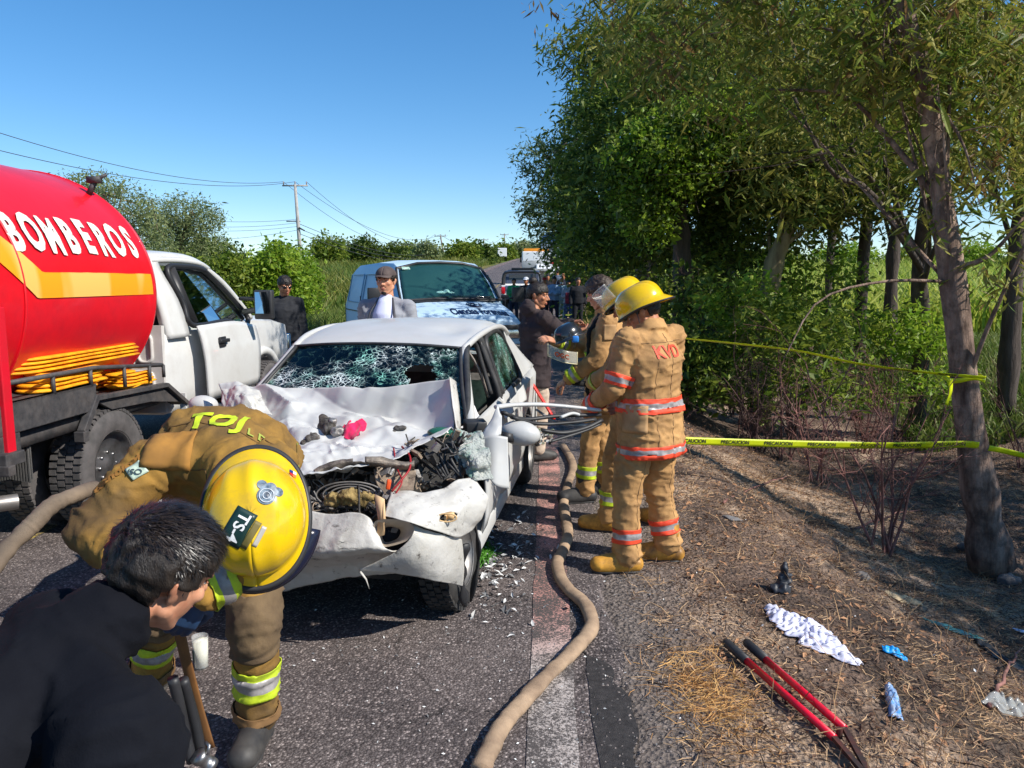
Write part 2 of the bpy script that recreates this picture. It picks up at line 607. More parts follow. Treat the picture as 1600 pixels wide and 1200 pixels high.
def ground_mat():
    m = bpy.data.materials.new('ground_soil'); m.use_nodes = True
    N, L = m.node_tree.nodes, m.node_tree.links
    b = N['Principled BSDF']; b.inputs['Roughness'].default_value = 0.95
    b.inputs['Specular IOR Level'].default_value = 0.2
    at = N.new('ShaderNodeAttribute'); at.attribute_name = 'tone'
    tc = N.new('ShaderNodeTexCoord')
    nz = N.new('ShaderNodeTexNoise'); nz.inputs['Scale'].default_value = 22; nz.inputs['Detail'].default_value = 8; nz.inputs['Roughness'].default_value = 0.75
    L.new(tc.outputs['Object'], nz.inputs['Vector'])
    cr = N.new('ShaderNodeValToRGB')
    cr.color_ramp.elements[0].position = 0.3; cr.color_ramp.elements[0].color = (0.42, 0.41, 0.40, 1)
    cr.color_ramp.elements[1].position = 0.72; cr.color_ramp.elements[1].color = (2.0, 1.95, 1.9, 1)
    L.new(nz.outputs['Fac'], cr.inputs['Fac'])
    mx = N.new('ShaderNodeMix'); mx.data_type = 'RGBA'; mx.blend_type = 'MULTIPLY'; mx.inputs['Factor'].default_value = 1
    L.new(at.outputs['Color'], mx.inputs['A']); L.new(cr.outputs['Color'], mx.inputs['B'])
    L.new(mx.outputs['Result'], b.inputs['Base Color'])
    vo = N.new('ShaderNodeTexVoronoi'); vo.inputs['Scale'].default_value = 45
    L.new(tc.outputs['Object'], vo.inputs['Vector'])
    ad = N.new('ShaderNodeMath'); ad.operation = 'ADD'
    L.new(nz.outputs['Fac'], ad.inputs[0]); L.new(vo.outputs['Distance'], ad.inputs[1])
    bp = N.new('ShaderNodeBump'); bp.inputs['Strength'].default_value = 0.9; bp.inputs['Distance'].default_value = 0.03
    L.new(ad.outputs[0], bp.inputs['Height']); L.new(bp.outputs[0], b.inputs['Normal'])
    return m
gme.materials[0] = ground_mat()
ground = put(gme, 'ground', kind='structure')

# ------------------------------------------------------------------ the road
ry = axis([(-40, 0, 20), (0, 14, 200), (14, 60, 120), (60, 320, 130), (320, 700, 30)])
rs = np.concatenate([np.linspace(-7.1, 0.2, 40), np.array([0.26, 0.31, 0.36])])
RY, RS = np.meshgrid(ry, rs, indexing='ij')
edge = fbm(np.stack([ry * 1.7, ry * 0, ry * 0], -1), 4) * 0.16 + fbm(np.stack([ry * 9, ry * 0 + 4, ry * 0], -1), 2) * 0.03
RX = road_x(RY) + RS + edge[:, None] * sstep(0.2, 0.36, RS) 
RZ = elev(RY) + 0.0 * RS
RZ = RZ - 0.022 * (RS > 0.35)
G = np.stack([RX, RY, RZ], -1)
ny_, nx_ = RY.shape
idx = np.arange(ny_ * nx_).reshape(ny_, nx_)
F = np.stack([idx[:-1, :-1], idx[:-1, 1:], idx[1:, 1:], idx[1:, :-1]], -1).reshape(-1, 4)

def asphalt_mat():
    m = bpy.data.materials.new('asphalt'); m.use_nodes = True
    N, L = m.node_tree.nodes, m.node_tree.links
    b = N['Principled BSDF']; b.inputs['Roughness'].default_value = 0.8
    b.inputs['Specular IOR Level'].default_value = 0.35
    tc = N.new('ShaderNodeTexCoord')
    def noise(sc, det=5, ro=0.6):
        n = N.new('ShaderNodeTexNoise'); n.inputs['Scale'].default_value = sc; n.inputs['Detail'].default_value = det; n.inputs['Roughness'].default_value = ro
        L.new(tc.outputs['Object'], n.inputs['Vector']); return n
    def ramp(src, p0, c0, p1, c1):
        r = N.new('ShaderNodeValToRGB'); e = r.color_ramp.elements
        e[0].position = p0; e[0].color = c0; e[1].position = p1; e[1].color = c1
        L.new(src, r.inputs['Fac']); return r.outputs['Color']
    def mix(f, a, b_, mode='MIX'):
        x = N.new('ShaderNodeMix'); x.data_type = 'RGBA'; x.blend_type = mode
        if isinstance(f, float): x.inputs['Factor'].default_value = f
        else: L.new(f, x.inputs['Factor'])
        for s_, k in ((a, 'A'), (b_, 'B')):
            if isinstance(s_, tuple): x.inputs[k].default_value = s_
            else: L.new(s_, x.inputs[k])
        return x.outputs['Result']
    base = ramp(noise(1.1, 6).outputs['Fac'], 0.36, (0.085, 0.073, 0.072, 1), 0.66, (0.19, 0.162, 0.150, 1))
    # dark oil and water stains
    st = ramp(noise(0.8, 3, 0.5).outputs['Fac'], 0.52, (0, 0, 0, 1), 0.64, (0.55, 0.55, 0.55, 1))
    base = mix(st, base, (0.045, 0.038, 0.038, 1))
    # aggregate
    vo = N.new('ShaderNodeTexVoronoi'); vo.inputs['Scale'].default_value = 95
    L.new(tc.outputs['Object'], vo.inputs['Vector'])
    stone = ramp(vo.outputs['Color'], 0.62, (0, 0, 0, 1), 0.95, (1, 1, 1, 1))
    base = mix(stone, base, (0.46, 0.40, 0.37, 1))
    dk = ramp(vo.outputs['Distance'], 0.25, (1, 1, 1, 1), 0.75, (0.45, 0.43, 0.43, 1))
    base = mix(1.0, base, dk, 'MULTIPLY')
    fine = ramp(noise(260, 2).outputs['Fac'], 0.35, (0.6, 0.6, 0.6, 1), 0.7, (1.45, 1.4, 1.4, 1))
    base = mix(1.0, base, fine, 'MULTIPLY')
    # cracks
    vc = N.new('ShaderNodeTexVoronoi'); vc.feature = 'DISTANCE_TO_EDGE'; vc.inputs['Scale'].default_value = 1.3
    nw = noise(3, 4); mxv = N.new('ShaderNodeMix'); mxv.data_type = 'RGBA'; mxv.inputs['Factor'].default_value = 0.25
    L.new(tc.outputs['Object'], mxv.inputs['A']); L.new(nw.outputs['Color'], mxv.inputs['B']); L.new(mxv.outputs['Result'], vc.inputs['Vector'])
    ck = ramp(vc.outputs['Distance'], 0.004, (0.25, 0.25, 0.25, 1), 0.012, (1, 1, 1, 1))
    base = mix(0.6, base, mix(1.0, base, ck, 'MULTIPLY'))
    L.new(base, b.inputs['Base Color'])
    bp = N.new('ShaderNodeBump'); bp.inputs['Strength'].default_value = 0.8; bp.inputs['Distance'].default_value = 0.006
    bp.invert = True
    L.new(vo.outputs['Distance'], bp.inputs['Height'])
    L.new(bp.outputs[0], b.inputs['Normal'])
    return m
ASPH = asphalt_mat()
road = put(fastmesh('road', G.reshape(-1, 3), F, ASPH, smooth=True), 'road', kind='structure')

def strip(name, s0, s1, y0, y1, dz, m, step=0.25, wob=0.01):
    yy = np.arange(y0, y1 + step, step)
    if len(yy) > 1500: yy = np.linspace(y0, y1, 1500)
    a = np.stack([road_x(yy) + s0 + fbm(np.stack([yy * 6, yy * 0, yy * 0], -1), 2) * wob, yy, elev(yy) + dz], -1)
    b = np.stack([road_x(yy) + s1 + fbm(np.stack([yy * 6, yy * 0 + 5, yy * 0], -1), 2) * wob, yy, elev(yy) + dz], -1)
    V = np.concatenate([a, b]); n = len(yy)
    i = np.arange(n - 1)
    return put(fastmesh(name, V, np.stack([i, i + n, i + n + 1, i + 1], -1), m), name, kind='structure')

def worn_paint(name, c, c2, ylo, yhi):
    m = bpy.data.materials.new(name); m.use_nodes = True
    N, L = m.node_tree.nodes, m.node_tree.links
    b = N['Principled BSDF']; b.inputs['Roughness'].default_value = 0.75
    tc = N.new('ShaderNodeTexCoord')
    sp = N.new('ShaderNodeSeparateXYZ'); L.new(tc.outputs['Object'], sp.inputs[0])
    mr = N.new('ShaderNodeMapRange'); mr.inputs['From Min'].default_value = ylo; mr.inputs['From Max'].default_value = yhi
    L.new(sp.outputs['Y'], mr.inputs['Value'])
    nz = N.new('ShaderNodeTexNoise'); nz.inputs['Scale'].default_value = 90; nz.inputs['Detail'].default_value = 5; nz.inputs['Roughness'].default_value = 0.8
    L.new(tc.outputs['Object'], nz.inputs['Vector'])
    n2 = N.new('ShaderNodeTexNoise'); n2.inputs['Scale'].default_value = 3.5; n2.inputs['Detail'].default_value = 4
    L.new(tc.outputs['Object'], n2.inputs['Vector'])
    a = N.new('ShaderNodeMath'); a.operation = 'MULTIPLY_ADD'; a.inputs[1].default_value = 0.5
    L.new(n2.outputs['Fac'], a.inputs[0]); L.new(nz.outputs['Fac'], a.inputs[2])
    r = N.new('ShaderNodeValToRGB'); r.color_ramp.elements[0].position = 0.66; r.color_ramp.elements[1].position = 0.78
    L.new(a.outputs[0], r.inputs['Fac'])
    m1 = N.new('ShaderNodeMix'); m1.data_type = 'RGBA'; m1.inputs['A'].default_value = c; m1.inputs['B'].default_value = c2
    L.new(mr.outputs[0], m1.inputs['Factor'])
    m2 = N.new('ShaderNodeMix'); m2.data_type = 'RGBA'; m2.inputs['B'].default_value = (0.07, 0.06, 0.056, 1)
    L.new(r.outputs['Color'], m2.inputs['Factor']); L.new(m1.outputs['Result'], m2.inputs['A'])
    L.new(m2.outputs['Result'], b.inputs['Base Color'])
    bp = N.new('ShaderNodeBump'); bp.inputs['Strength'].default_value = 0.6; bp.inputs['Distance'].default_value = 0.006
    L.new(nz.outputs['Fac'], bp.inputs['Height']); L.new(bp.outputs[0], b.inputs['Normal'])
    return m
LINE = worn_paint('worn_line_paint', (0.50, 0.44, 0.40, 1), (0.62, 0.30, 0.25, 1), 3.3, 3.9)
strip('edge_line', -0.09, 0.10, 0.5, 330, 0.004, LINE)
CLINE = worn_paint('worn_centre_paint', (0.5, 0.36, 0.08, 1), (0.5, 0.36, 0.08, 1), 0, 1)
strip('centre_line', -3.66, -3.53, 0.5, 330, 0.004, CLINE)
strip('far_edge_line', -6.95, -6.83, 0.5, 330, 0.004, LINE)
# patch of fresh tar beside the line
TAR = mat('tar', (0.022, 0.02, 0.02, 1), (0.05, 0.045, 0.044, 1), scale=30, rough=0.7, bump=0.8, bscale=220)
yy = np.linspace(2.0, 3.55, 60)
wl = 0.17 + fbm(np.stack([yy * 5, yy * 0, yy * 0], -1), 3) * 0.02
wr = 0.30 + fbm(np.stack([yy * 5, yy * 0 + 9, yy * 0], -1), 3) * 0.07 - 0.18 * sstep(3.3, 3.55, yy)
V = np.concatenate([np.stack([road_x(yy) + wl, yy, 0 * yy + 0.004], -1), np.stack([road_x(yy) + wr, yy, 0 * yy + 0.004], -1)])
i = np.arange(59)
put(fastmesh('tar_patch', V, np.stack([i, i + 60, i + 61, i + 1], -1), TAR), 'tar_patch', kind='structure')

# ------------------------------------------------------------------ blades, litter, gravel
def blades(n, fx, length, width, lie, mat_, name, bend=0.5, label=None, seed=1, seg=2, cat='grass'):
    """thin curved blades; fx(rng,n)->x,y ; lie 0 upright..1 flat"""
    r = np.random.default_rng(seed)
    x, y = fx(r, n)
    n = len(x)
    z = height(x, y)
    a = r.uniform(0, 2 * np.pi, n)
    L = r.uniform(0.4, 1.0, n) * length
    t = np.clip(r.normal(lie, 0.15, n), 0, 1) * np.pi / 2
    d = np.stack([np.cos(a) * np.sin(t), np.sin(a) * np.sin(t), np.cos(t)], -1)
    a2 = a + r.normal(0, 0.8, n)
    d2 = np.stack([np.cos(a2) * np.sin(np.minimum(t + bend, 1.5)), np.sin(a2) * np.sin(np.minimum(t + bend, 1.5)), np.cos(np.minimum(t + bend, 1.5))], -1)
    sd = np.cross(d, np.stack([r.normal(0, 1, n), r.normal(0, 1, n), r.normal(0, 1, n)], -1))
    sd /= np.linalg.norm(sd, axis=1, keepdims=True) + 1e-9
    p0 = np.stack([x, y, z + r.uniform(0, 0.02, n) * lie], -1)
    p1 = p0 + d * (L / 2)[:, None]; p2 = p1 + d2 * (L / 2)[:, None]
    w = width * r.uniform(0.6, 1.3, n)[:, None]
    V = np.stack([p0 - sd * w / 2, p0 + sd * w / 2, p1 - sd * w / 2.2, p1 + sd * w / 2.2, p2 - sd * w / 9, p2 + sd * w / 9], 1).reshape(-1, 3)
    i = np.arange(n)[:, None] * 6
    F = np.concatenate([i + np.array([0, 1, 3, 2]), i + np.array([2, 3, 5, 4])])
    o = put(fastmesh(name, V, F, mat_), name, kind='stuff')
    tag(o, label, cat)
    return o

STRAW = mat('straw', srgb(214, 178, 136), srgb(132, 104, 84), scale=2.5, rough=0.8, island=0.5, trl=0.2)
DRYL = mat('dead_leaf', srgb(176, 132, 96), srgb(92, 66, 50), scale=2.5, rough=0.85, island=0.6)
GREEN = mat('grass_green', (0.10, 0.17, 0.02, 1), (0.19, 0.22, 0.05, 1), scale=0.8, rough=0.6, island=0.5, trl=0.35)

def near_right(r, n):
    y = 1.6 + 9.5 * r.uniform(0, 1, n) ** 1.35
    s = 0.42 + 6.4 * r.uniform(0, 1, n) ** 0.9
    x = road_x(y) + s
    k = fbm(np.stack([x * 0.9 + 3, y * 0.9 + 3, y * 0 + 3], -1), 4) + 0.5 * fbm(np.stack([x * 5, y * 5, y * 0 + 1], -1), 2)
    m = (k + r.uniform(-0.35, 0.35, n) > -0.12) & ((s > .7) | (k > 0.0))
    return x[m], y[m]
blades(78000, near_right, 0.11, 0.0036, 0.93, STRAW, 'straw_litter', bend=0.15, label='matted dry straw lying over the sloping roadside verge', seed=3)
def patch(cx, cy, rx, ry):
    def f(r, n):
        return cx + r.normal(0, rx, n), cy + r.normal(0, ry, n)
    return f
q = PG(1110, 1090)
blades(800, patch(q.x, q.y, 0.10, 0.20), 0.14, 0.003, 0.9, mat('straw_gold', srgb(222, 178, 112), srgb(196, 146, 90), rough=0.7, island=0.5, trl=0.2), 'straw_tuft', bend=0.3, label='golden straw tuft beside the red bolt cutter handles', seed=4)
blades(17000, near_right, 0.16, 0.0042, 0.95, mat('dark_twig', srgb(84, 64, 54), srgb(40, 30, 28), rough=.9, island=.5), 'twig_litter', bend=.2, label='dark broken twigs and stems matted on the verge', seed=18)
blades(2600, near_right, 0.30, 0.004, 0.35, mat('stalk', srgb(175, 140, 100), srgb(110, 84, 60), rough=0.8, island=0.5), 'dry_stalks', bend=0.5, label='sparse standing dry stalks on the roadside verge', seed=5)
def leafpts(r, n):
    y = 2.2 + 10 * r.uniform(0, 1, n) ** 1.0
    s = 0.8 + 7 * r.uniform(0, 1, n)
    return road_x(y) + s, y
def flakes(n, fx, size, mat_, name, label, cat, seed=1, tilt=0.5, lift=0.012, asp=0.5, fh=None):
    r = np.random.default_rng(seed)
    x, y = fx(r, n); n = len(x)
    z = (height(x, y) if fh is None else fh(x, y)) + lift
    nrm = np.stack([r.normal(0, tilt, n), r.normal(0, tilt, n), np.ones(n)], -1); nrm /= np.linalg.norm(nrm, axis=1, keepdims=True)
    u = np.cross(nrm, r.normal(0, 1, (n, 3))); u /= np.linalg.norm(u, axis=1, keepdims=True)
    v = np.cross(nrm, u)
    s = (size * r.uniform(0.4, 1.2, n) / 2)[:, None]
    c_ = np.stack([x, y, z], -1)
    V = np.stack([c_ - u * s, c_ + v * s * asp + nrm * s * 0.2, c_ + u * s, c_ - v * s * asp * r.uniform(0.3, 1.2, (n, 1)) + nrm * s * 0.2], 1).reshape(-1, 3)
    F = np.arange(n)[:, None] * 4 + np.array([0, 1, 2, 3])
    o = put(fastmesh(name, V, F, mat_), name, kind='stuff'); tag(o, label, cat); return o
flakes(20000, leafpts, 0.040, DRYL, 'leaf_litter', 'brown fallen leaves scattered over the shaded ditch slope', 'leaves', 6)
# gravel on the shoulder
def stones(n, fx, size, mat_, name, label, cat, seed=1, fh=None):
    r = np.random.default_rng(seed)
    x, y = fx(r, n); n = len(x)
    z = (height(x, y) if fh is None else fh(x, y))
    base = np.array([[1, 0, 0], [-1, 0, 0], [0, 1, 0], [0, -1, 0], [0, 0, 1], [0, 0, -1]], float)
    f = np.array([[0, 2, 4], [2, 1, 4], [1, 3, 4], [3, 0, 4], [2, 0, 5], [1, 2, 5], [3, 1, 5], [0, 3, 5]])
    s = size * r.uniform(0.3, 1.0, n) ** 1.6
    a = r.uniform(0, 6.28, n)
    V = base[None] * r.uniform(0.6, 1.3, (n, 6, 1)) * s[:, None, None] * np.array([1, 0.75, 0.55])
    ca_, sa_ = np.cos(a)[:, None], np.sin(a)[:, None]
    V = np.stack([V[..., 0] * ca_ - V[..., 1] * sa_, V[..., 0] * sa_ + V[..., 1] * ca_, V[..., 2]], -1) + np.stack([x, y, z + s * 0.3], -1)[:, None]
    F = (np.arange(n)[:, None, None] * 6 + f[None]).reshape(-1, 3)
    o = put(fastmesh(name, V.reshape(-1, 3), F, mat_), name, kind='stuff'); tag(o, label, cat); return o
def shoulder(r, n):
    y = 1.5 + 9 * r.uniform(0, 1, n) ** 1.5
    s = r.normal(0.55, 0.28, n)
    return road_x(y) + s, y
def hroad(x, y): return np.where(x - road_x(y) > 0.33, height(x, y), 0.002)
GRAV = mat('gravel', (0.24, 0.2, 0.18, 1), (0.10, 0.09, 0.085, 1), rough=0.9, island=0.7, scale=3)
stones(9000, shoulder, 0.009, GRAV, 'gravel', 'loose gravel along the broken asphalt edge', 'gravel', 8, hroad)
def onroad(r, n):
    y = 1.9 + 7 * r.uniform(0, 1, n) ** 1.5
    return road_x(y) + r.uniform(-5, 0.6, n), y
stones(5000, onroad, 0.0045, GRAV, 'grit', 'fine grit scattered on the asphalt lane', 'grit', 9, lambda x, y: 0 * x + 0.001)
def crashbits(r, n):
    a = PG(745, 930); b = PG(800, 830)
    t = r.uniform(0, 1, n)
    return a.x + (b.x - a.x) * t + r.normal(0, 0.16, n), a.y + (b.y - a.y) * t + r.normal(0, 0.3, n)
WHP = mat('white_shard', (0.7, 0.7, 0.68, 1), (0.15, 0.15, 0.15, 1), rough=0.4, island=1.2, scale=1)
flakes(260, crashbits, 0.055, WHP, 'crash_shards', 'white and dark plastic shards beside the broken front wheel', 'debris', 11, tilt=0.5, lift=0.012, fh=lambda x, y: 0 * x)
flakes(900, lambda r, n: (r.normal(-0.2, 0.9, n), r.normal(3.7, 0.8, n)), 0.017, WHP, 'glass_crumbs', 'tiny glass crumbs sprinkled on the road before the wreck', 'debris', 12, tilt=0.6, lift=0.005, fh=lambda x, y: 0 * x)
blades(900, patch(PG(752, 868).x, PG(752, 868).y, 0.035, 0.09), 0.05, 0.006, 0.5, mat('vivid_grass', (0.05, 0.2, 0.012, 1), (0.09, 0.28, 0.02, 1), rough=0.6), 'grass_tuft', label='bright green grass tuft by the flat front wheel', seed=13)
# ------------------------------------------------------------------ trees and shrubs
BARK = mat('bark', srgb(172, 146, 128), srgb(92, 70, 58), scale=9, rough=0.9, bump=1.0, bscale=26, stretch=(1, 1, 0.22), dirt=srgb(48, 36, 30), dirt_amt=0.85, dirt_scale=7, dist=0.04)
BARKD = mat('bark_dark', (0.05, 0.038, 0.03, 1), (0.11, 0.085, 0.07, 1), scale=7, rough=0.95, bump=1.0, bscale=20, stretch=(1, 1, 0.2), dist=0.03)
TWIG = mat('twig', srgb(150, 105, 95), srgb(80, 55, 48), scale=5, rough=0.9)
def leafmat(n, a, b, trl=0.42): return mat(n, a, b, scale=0.9, rough=0.5, island=0.75, trl=trl, ramp=(0.25, 0.8), spec=0.35)
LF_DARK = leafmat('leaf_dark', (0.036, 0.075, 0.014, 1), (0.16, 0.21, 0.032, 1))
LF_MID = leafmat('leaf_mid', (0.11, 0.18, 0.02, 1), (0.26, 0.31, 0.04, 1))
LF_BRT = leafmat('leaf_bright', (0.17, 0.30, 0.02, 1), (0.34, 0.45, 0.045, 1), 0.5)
LF_EUC = leafmat('leaf_eucalyptus', (0.12, 0.14, 0.022, 1), (0.38, 0.35, 0.07, 1))
LF_GREY = leafmat('leaf_grey', (0.15, 0.20, 0.07, 1), (0.30, 0.34, 0.15, 1))
LF_BROWN = leafmat('leaf_brown', (0.24, 0.13, 0.05, 1), (0.16, 0.13, 0.04, 1))

def leafcloud(cen, k, spread, L, W, droop, r, gauss=True):
    """cen (n,3) clump centres -> quads"""
    n = len(cen) * k
    c0 = np.repeat(cen, k, axis=0)
    sp = np.broadcast_to(np.asarray(spread, float), (3,))
    p = c0 + r.normal(0, 1, (n, 3)) * sp
    d = r.normal(0, 1, (n, 3)); d /= np.linalg.norm(d, axis=1, keepdims=True)
    d[:, 2] = d[:, 2] * (1 - droop) - droop
    d /= np.linalg.norm(d, axis=1, keepdims=True) + 1e-9
    s = np.cross(d, r.normal(0, 1, (n, 3))); s /= np.linalg.norm(s, axis=1, keepdims=True) + 1e-9
    nn = np.cross(d, s)
    sc_ = np.exp(r.normal(-.06, .34, n)); l = (L * sc_)[:, None]; w = (W * sc_ * r.uniform(0.7, 1.3, n))[:, None] / 2
    V = np.stack([p, p + d * l * 0.45 + s * w + nn * w * 0.3, p + d * l, p + d * l * 0.45 - s * w + nn * w * 0.3], 1).reshape(-1, 3)
    F = np.arange(n)[:, None] * 4 + np.array([0, 1, 2, 3])
    return V, F

def blobpts(blobs, n, r, shell=0.55):
    """clump centres inside ellipsoids, weight towards the skin"""
    vol = np.array([b[1][0] * b[1][1] * b[1][2] for b in blobs]) ** 0.75
    cnt = np.maximum(1, (vol / vol.sum() * n).astype(int))
    out = []
    for (c, rad), m in zip(blobs, cnt):
        d = r.normal(0, 1, (m, 3)); d /= np.linalg.norm(d, axis=1, keepdims=True)
        q = r.uniform(shell, 1, (m, 1)) ** 0.6
        q = q * (1 + 0.35 * vnoise(d * 2.3 + np.array(c))[:, None])
        out.append(np.array(c) + d * q * np.array(rad))
    return np.concatenate(out)

def limbs_to(mb, root_pts, blobs, r, n, r0=0.07, m=0, sag=0.2):
    """limbs from the trunk to spots in the crown"""
    tp = [Vector(p) for p in root_pts]
    ends = []
    tg = blobpts(blobs, n, r, 0.3)
    for g_ in tg:
        g_ = Vector(g_)
        i = int(r.integers(max(1, len(tp) // 3), len(tp)))
        a = tp[i - 1].lerp(tp[i], r.uniform())
        mid = a.lerp(g_, 0.5) + Vector((r.normal(0, 0.15), r.normal(0, 0.15), sag * r.uniform(0.2, 1))) * (g_ - a).length * 0.4
        pts = spline([a, mid, g_], 7)
        mb.tube(pts, [r0 * (1 - 0.85 * k / 7) for k in range(8)], 5, m, caps=False)
        for q in range(3):
            k = int(r.integers(3, 8)); b = Vector(pts[k])
            e = b + Vector(r.normal(0, 1, 3)) * (g_ - a).length * 0.22
            mb.tube(spline([b, b.lerp(e, 0.5) + Vector(r.normal(0, 0.05, 3)), e], 3), [r0 * 0.3, r0 * 0.22, r0 * 0.14, r0 * 0.05], 4, m, caps=False)
        ends.append(g_)
    return ends

def tree(name, label, trunk, radii, blobs, leaves, group=None, seed=1, nlimb=14, limb_r=0.06, bark=None, cat='tree', extra=None):
    """leaves: list of (material, clumps, per clump, spread, length, width, droop)"""
    r = np.random.default_rng(seed)
    base = Vector(trunk[0])
    root = empty(name, base, 0, label, cat, group)
    tp = spline(trunk, 22)
    rr = np.interp(np.linspace(0, 1, 23), np.linspace(0, 1, len(radii)), radii)
    rr = rr * (1 + 0.08 * r.normal(0, 1, 23))
    mb = MB()
    mb.tube(tp, list(rr), 14)
    if blobs and nlimb: limbs_to(mb, tp, blobs, r, nlimb, limb_r)
    if extra:
        for pts, ra, rb in extra:
            q = spline(pts, 10)
            mb.tube(q, list(np.linspace(ra, rb, 11)), 7)
    mb.build('trunk', bark or BARK, root, world=True)
    for (m_, nc, k, sp, L, W, dr) in leaves:
        cen = blobpts(blobs, nc, r)
        V, F = leafcloud(cen, k, sp, L, W, dr, r)
        put(fastmesh('crown', V, F, m_), 'crown', root, world=True, kind='stuff')
    return root

def G3(x, y, dz=0.0): return Vector((x, y, H(x, y) + dz))
def at(u, Y, dz=0.0):
    p = P(u, 438, Y); return G3(p.x, Y, dz)

# -- nearest eucalyptus at the right, tape tied round it
tr = [P(1550, 885, 7.2), P(1533, 780, 7.2), P(1512, 640, 7.2), P(1494, 480, 7.2), P(1478, 360, 7.25), P(1462, 230, 7.3), P(1440, 110, 7.35), P(1412, 0, 7.4), P(1395, -180, 7.5)]
def eb(u, v, Y, rx, ry, rz): return (tuple(P(u, v, Y)), (rx, ry, rz))
tree('eucalyptus_tree', 'leaning eucalyptus on the ditch edge with caution tape tied round its trunk', tr, [.205, .155, .132, .116, .104, .092, .082, .07, .055],
     [eb(1340, 30, 7.6, 1.3, 1.0, .8), eb(1180, 60, 8.3, 1.6, 1.2, .7), eb(1560, 60, 7.2, .9, 1.0, .9), eb(1480, 150, 8.0, 1.0, 1.0, .7), eb(1560, 330, 7.0, .5, .6, .6), eb(1400, -180, 8, 1.9, 1.6, .9), eb(1040, 30, 9.3, 1.3, 1.1, .6)],
     [(LF_EUC, 420, 26, .13, .15, .026, .6), (LF_BROWN, 110, 18, .14, .13, .026, .7), (LF_MID, 240, 24, .16, .14, .028, .5)], seed=21, nlimb=20, limb_r=.022,
     extra=[([P(1505, 620, 7.2), P(1540, 520, 7.0), P(1585, 420, 6.8), P(1640, 300, 6.6)], .024, .012),
            ([P(1490, 440, 7.2), P(1380, 440, 7.0), P(1280, 470, 6.8), P(1225, 560, 6.6)], .017, .005),
            ([P(1480, 330, 7.25), P(1400, 230, 7.6), P(1320, 150, 7.9), P(1200, 140, 8.2)], .036, .012),
            ([P(1490, 420, 7.2), P(1545, 400, 7.1), P(1600, 340, 7.0)], .03, .012)])

tree('leaning_limb_tree', 'slender tree whose bare dark limb arches left behind the taped trunk', [at(1448, 13.5), P(1440, 520, 13.5), P(1436, 420, 13), P(1450, 300, 12.5), P(1440, 180, 12), P(1440, 0, 11.5)], [.17, .14, .12, .10, .085, .06],
     [eb(1300, 230, 11, 1.5, 1.2, .9), eb(1450, 60, 11, 1.6, 1.4, 1.0), eb(1250, 60, 11.5, 1.5, 1.3, .8), eb(1560, 220, 11, 1.1, 1.1, 1.0)],
     [(LF_EUC, 250, 24, .2, .17, .033, .6), (LF_MID, 150, 22, .2, .17, .035, .4)], seed=22, nlimb=14, limb_r=.05, bark=BARKD,
     extra=[([P(1440, 420, 11.5), P(1360, 300, 10.5), P(1300, 270, 10), P(1240, 150, 10)], .05, .02)])
# -- the big dark thicket on the left edge of the wood
tree('thicket_tree', 'big dark spreading tree with drooping boughs over the road edge', [at(1130, 17), P(1120, 380, 17), P(1105, 280, 17.3), P(1080, 180, 17.5), P(1060, 80, 18)], [.45, .38, .3, .22, .12],
     [eb(1080, 330, 16.5, 1.6, 1.6, 1.4), eb(990, 330, 17.5, 1.6, 1.6, 1.3), eb(950, 280, 18, 1.3, 1.4, 1.1), eb(1030, 210, 17, 1.7, 1.6, 1.2), eb(1160, 230, 16, 1.9, 1.6, 1.4), eb(1190, 340, 15.5, 1.3, 1.3, 1.0), eb(960, 180, 18, 1.1, 1.2, .8), eb(1090, 120, 17, 1.9, 1.5, 1.1), eb(930, 375, 18, .8, 1.0, .6)],
     [(LF_DARK, 820, 28, .22, .17, .055, .4), (LF_MID, 480, 26, .18, .15, .055, .4)], seed=23, nlimb=26, limb_r=.09, bark=BARKD)
tree('vine_draped_tree', 'tree smothered in sunlit bright green creeper in the middle of the thicket', [at(1070, 14.5), P(1065, 380, 14.5), P(1050, 300, 14.6), P(1040, 240, 14.6)], [.2, .17, .12, .08],
     [eb(1045, 250, 14.3, .95, .8, .65), eb(1100, 200, 14.2, .75, .7, .4), eb(1010, 330, 14.2, .45, .5, .45), eb(985, 270, 14.6, .5, .5, .6)],
     [(LF_BRT, 520, 34, .13, .085, .06, .35), (LF_DARK, 300, 30, .16, .10, .06, .3)], seed=24, nlimb=8, limb_r=.05, bark=BARKD)
tree('feathery_tree', 'grey green feathery tree whose boughs stick out farthest over the road', [at(905, 30), P(900, 380, 30), P(885, 300, 30), P(870, 230, 30)], [.3, .25, .18, .08],
     [eb(855, 250, 30, .95, 1.2, .8), eb(870, 330, 29, 1.3, 1.3, .9), eb(915, 300, 29, 1.5, 1.5, 1.4), eb(905, 380, 29, 1.4, 1.4, 1.1), eb(915, 200, 29, 1.0, 1.2, .9), eb(950, 380, 28, 1.4, 1.4, 1.2)],
     [(LF_DARK, 560, 26, .26, .19, .05, .3), (LF_GREY, 330, 24, .25, .2, .05, .2)], seed=25, nlimb=20, limb_r=.07, bark=BARKD)
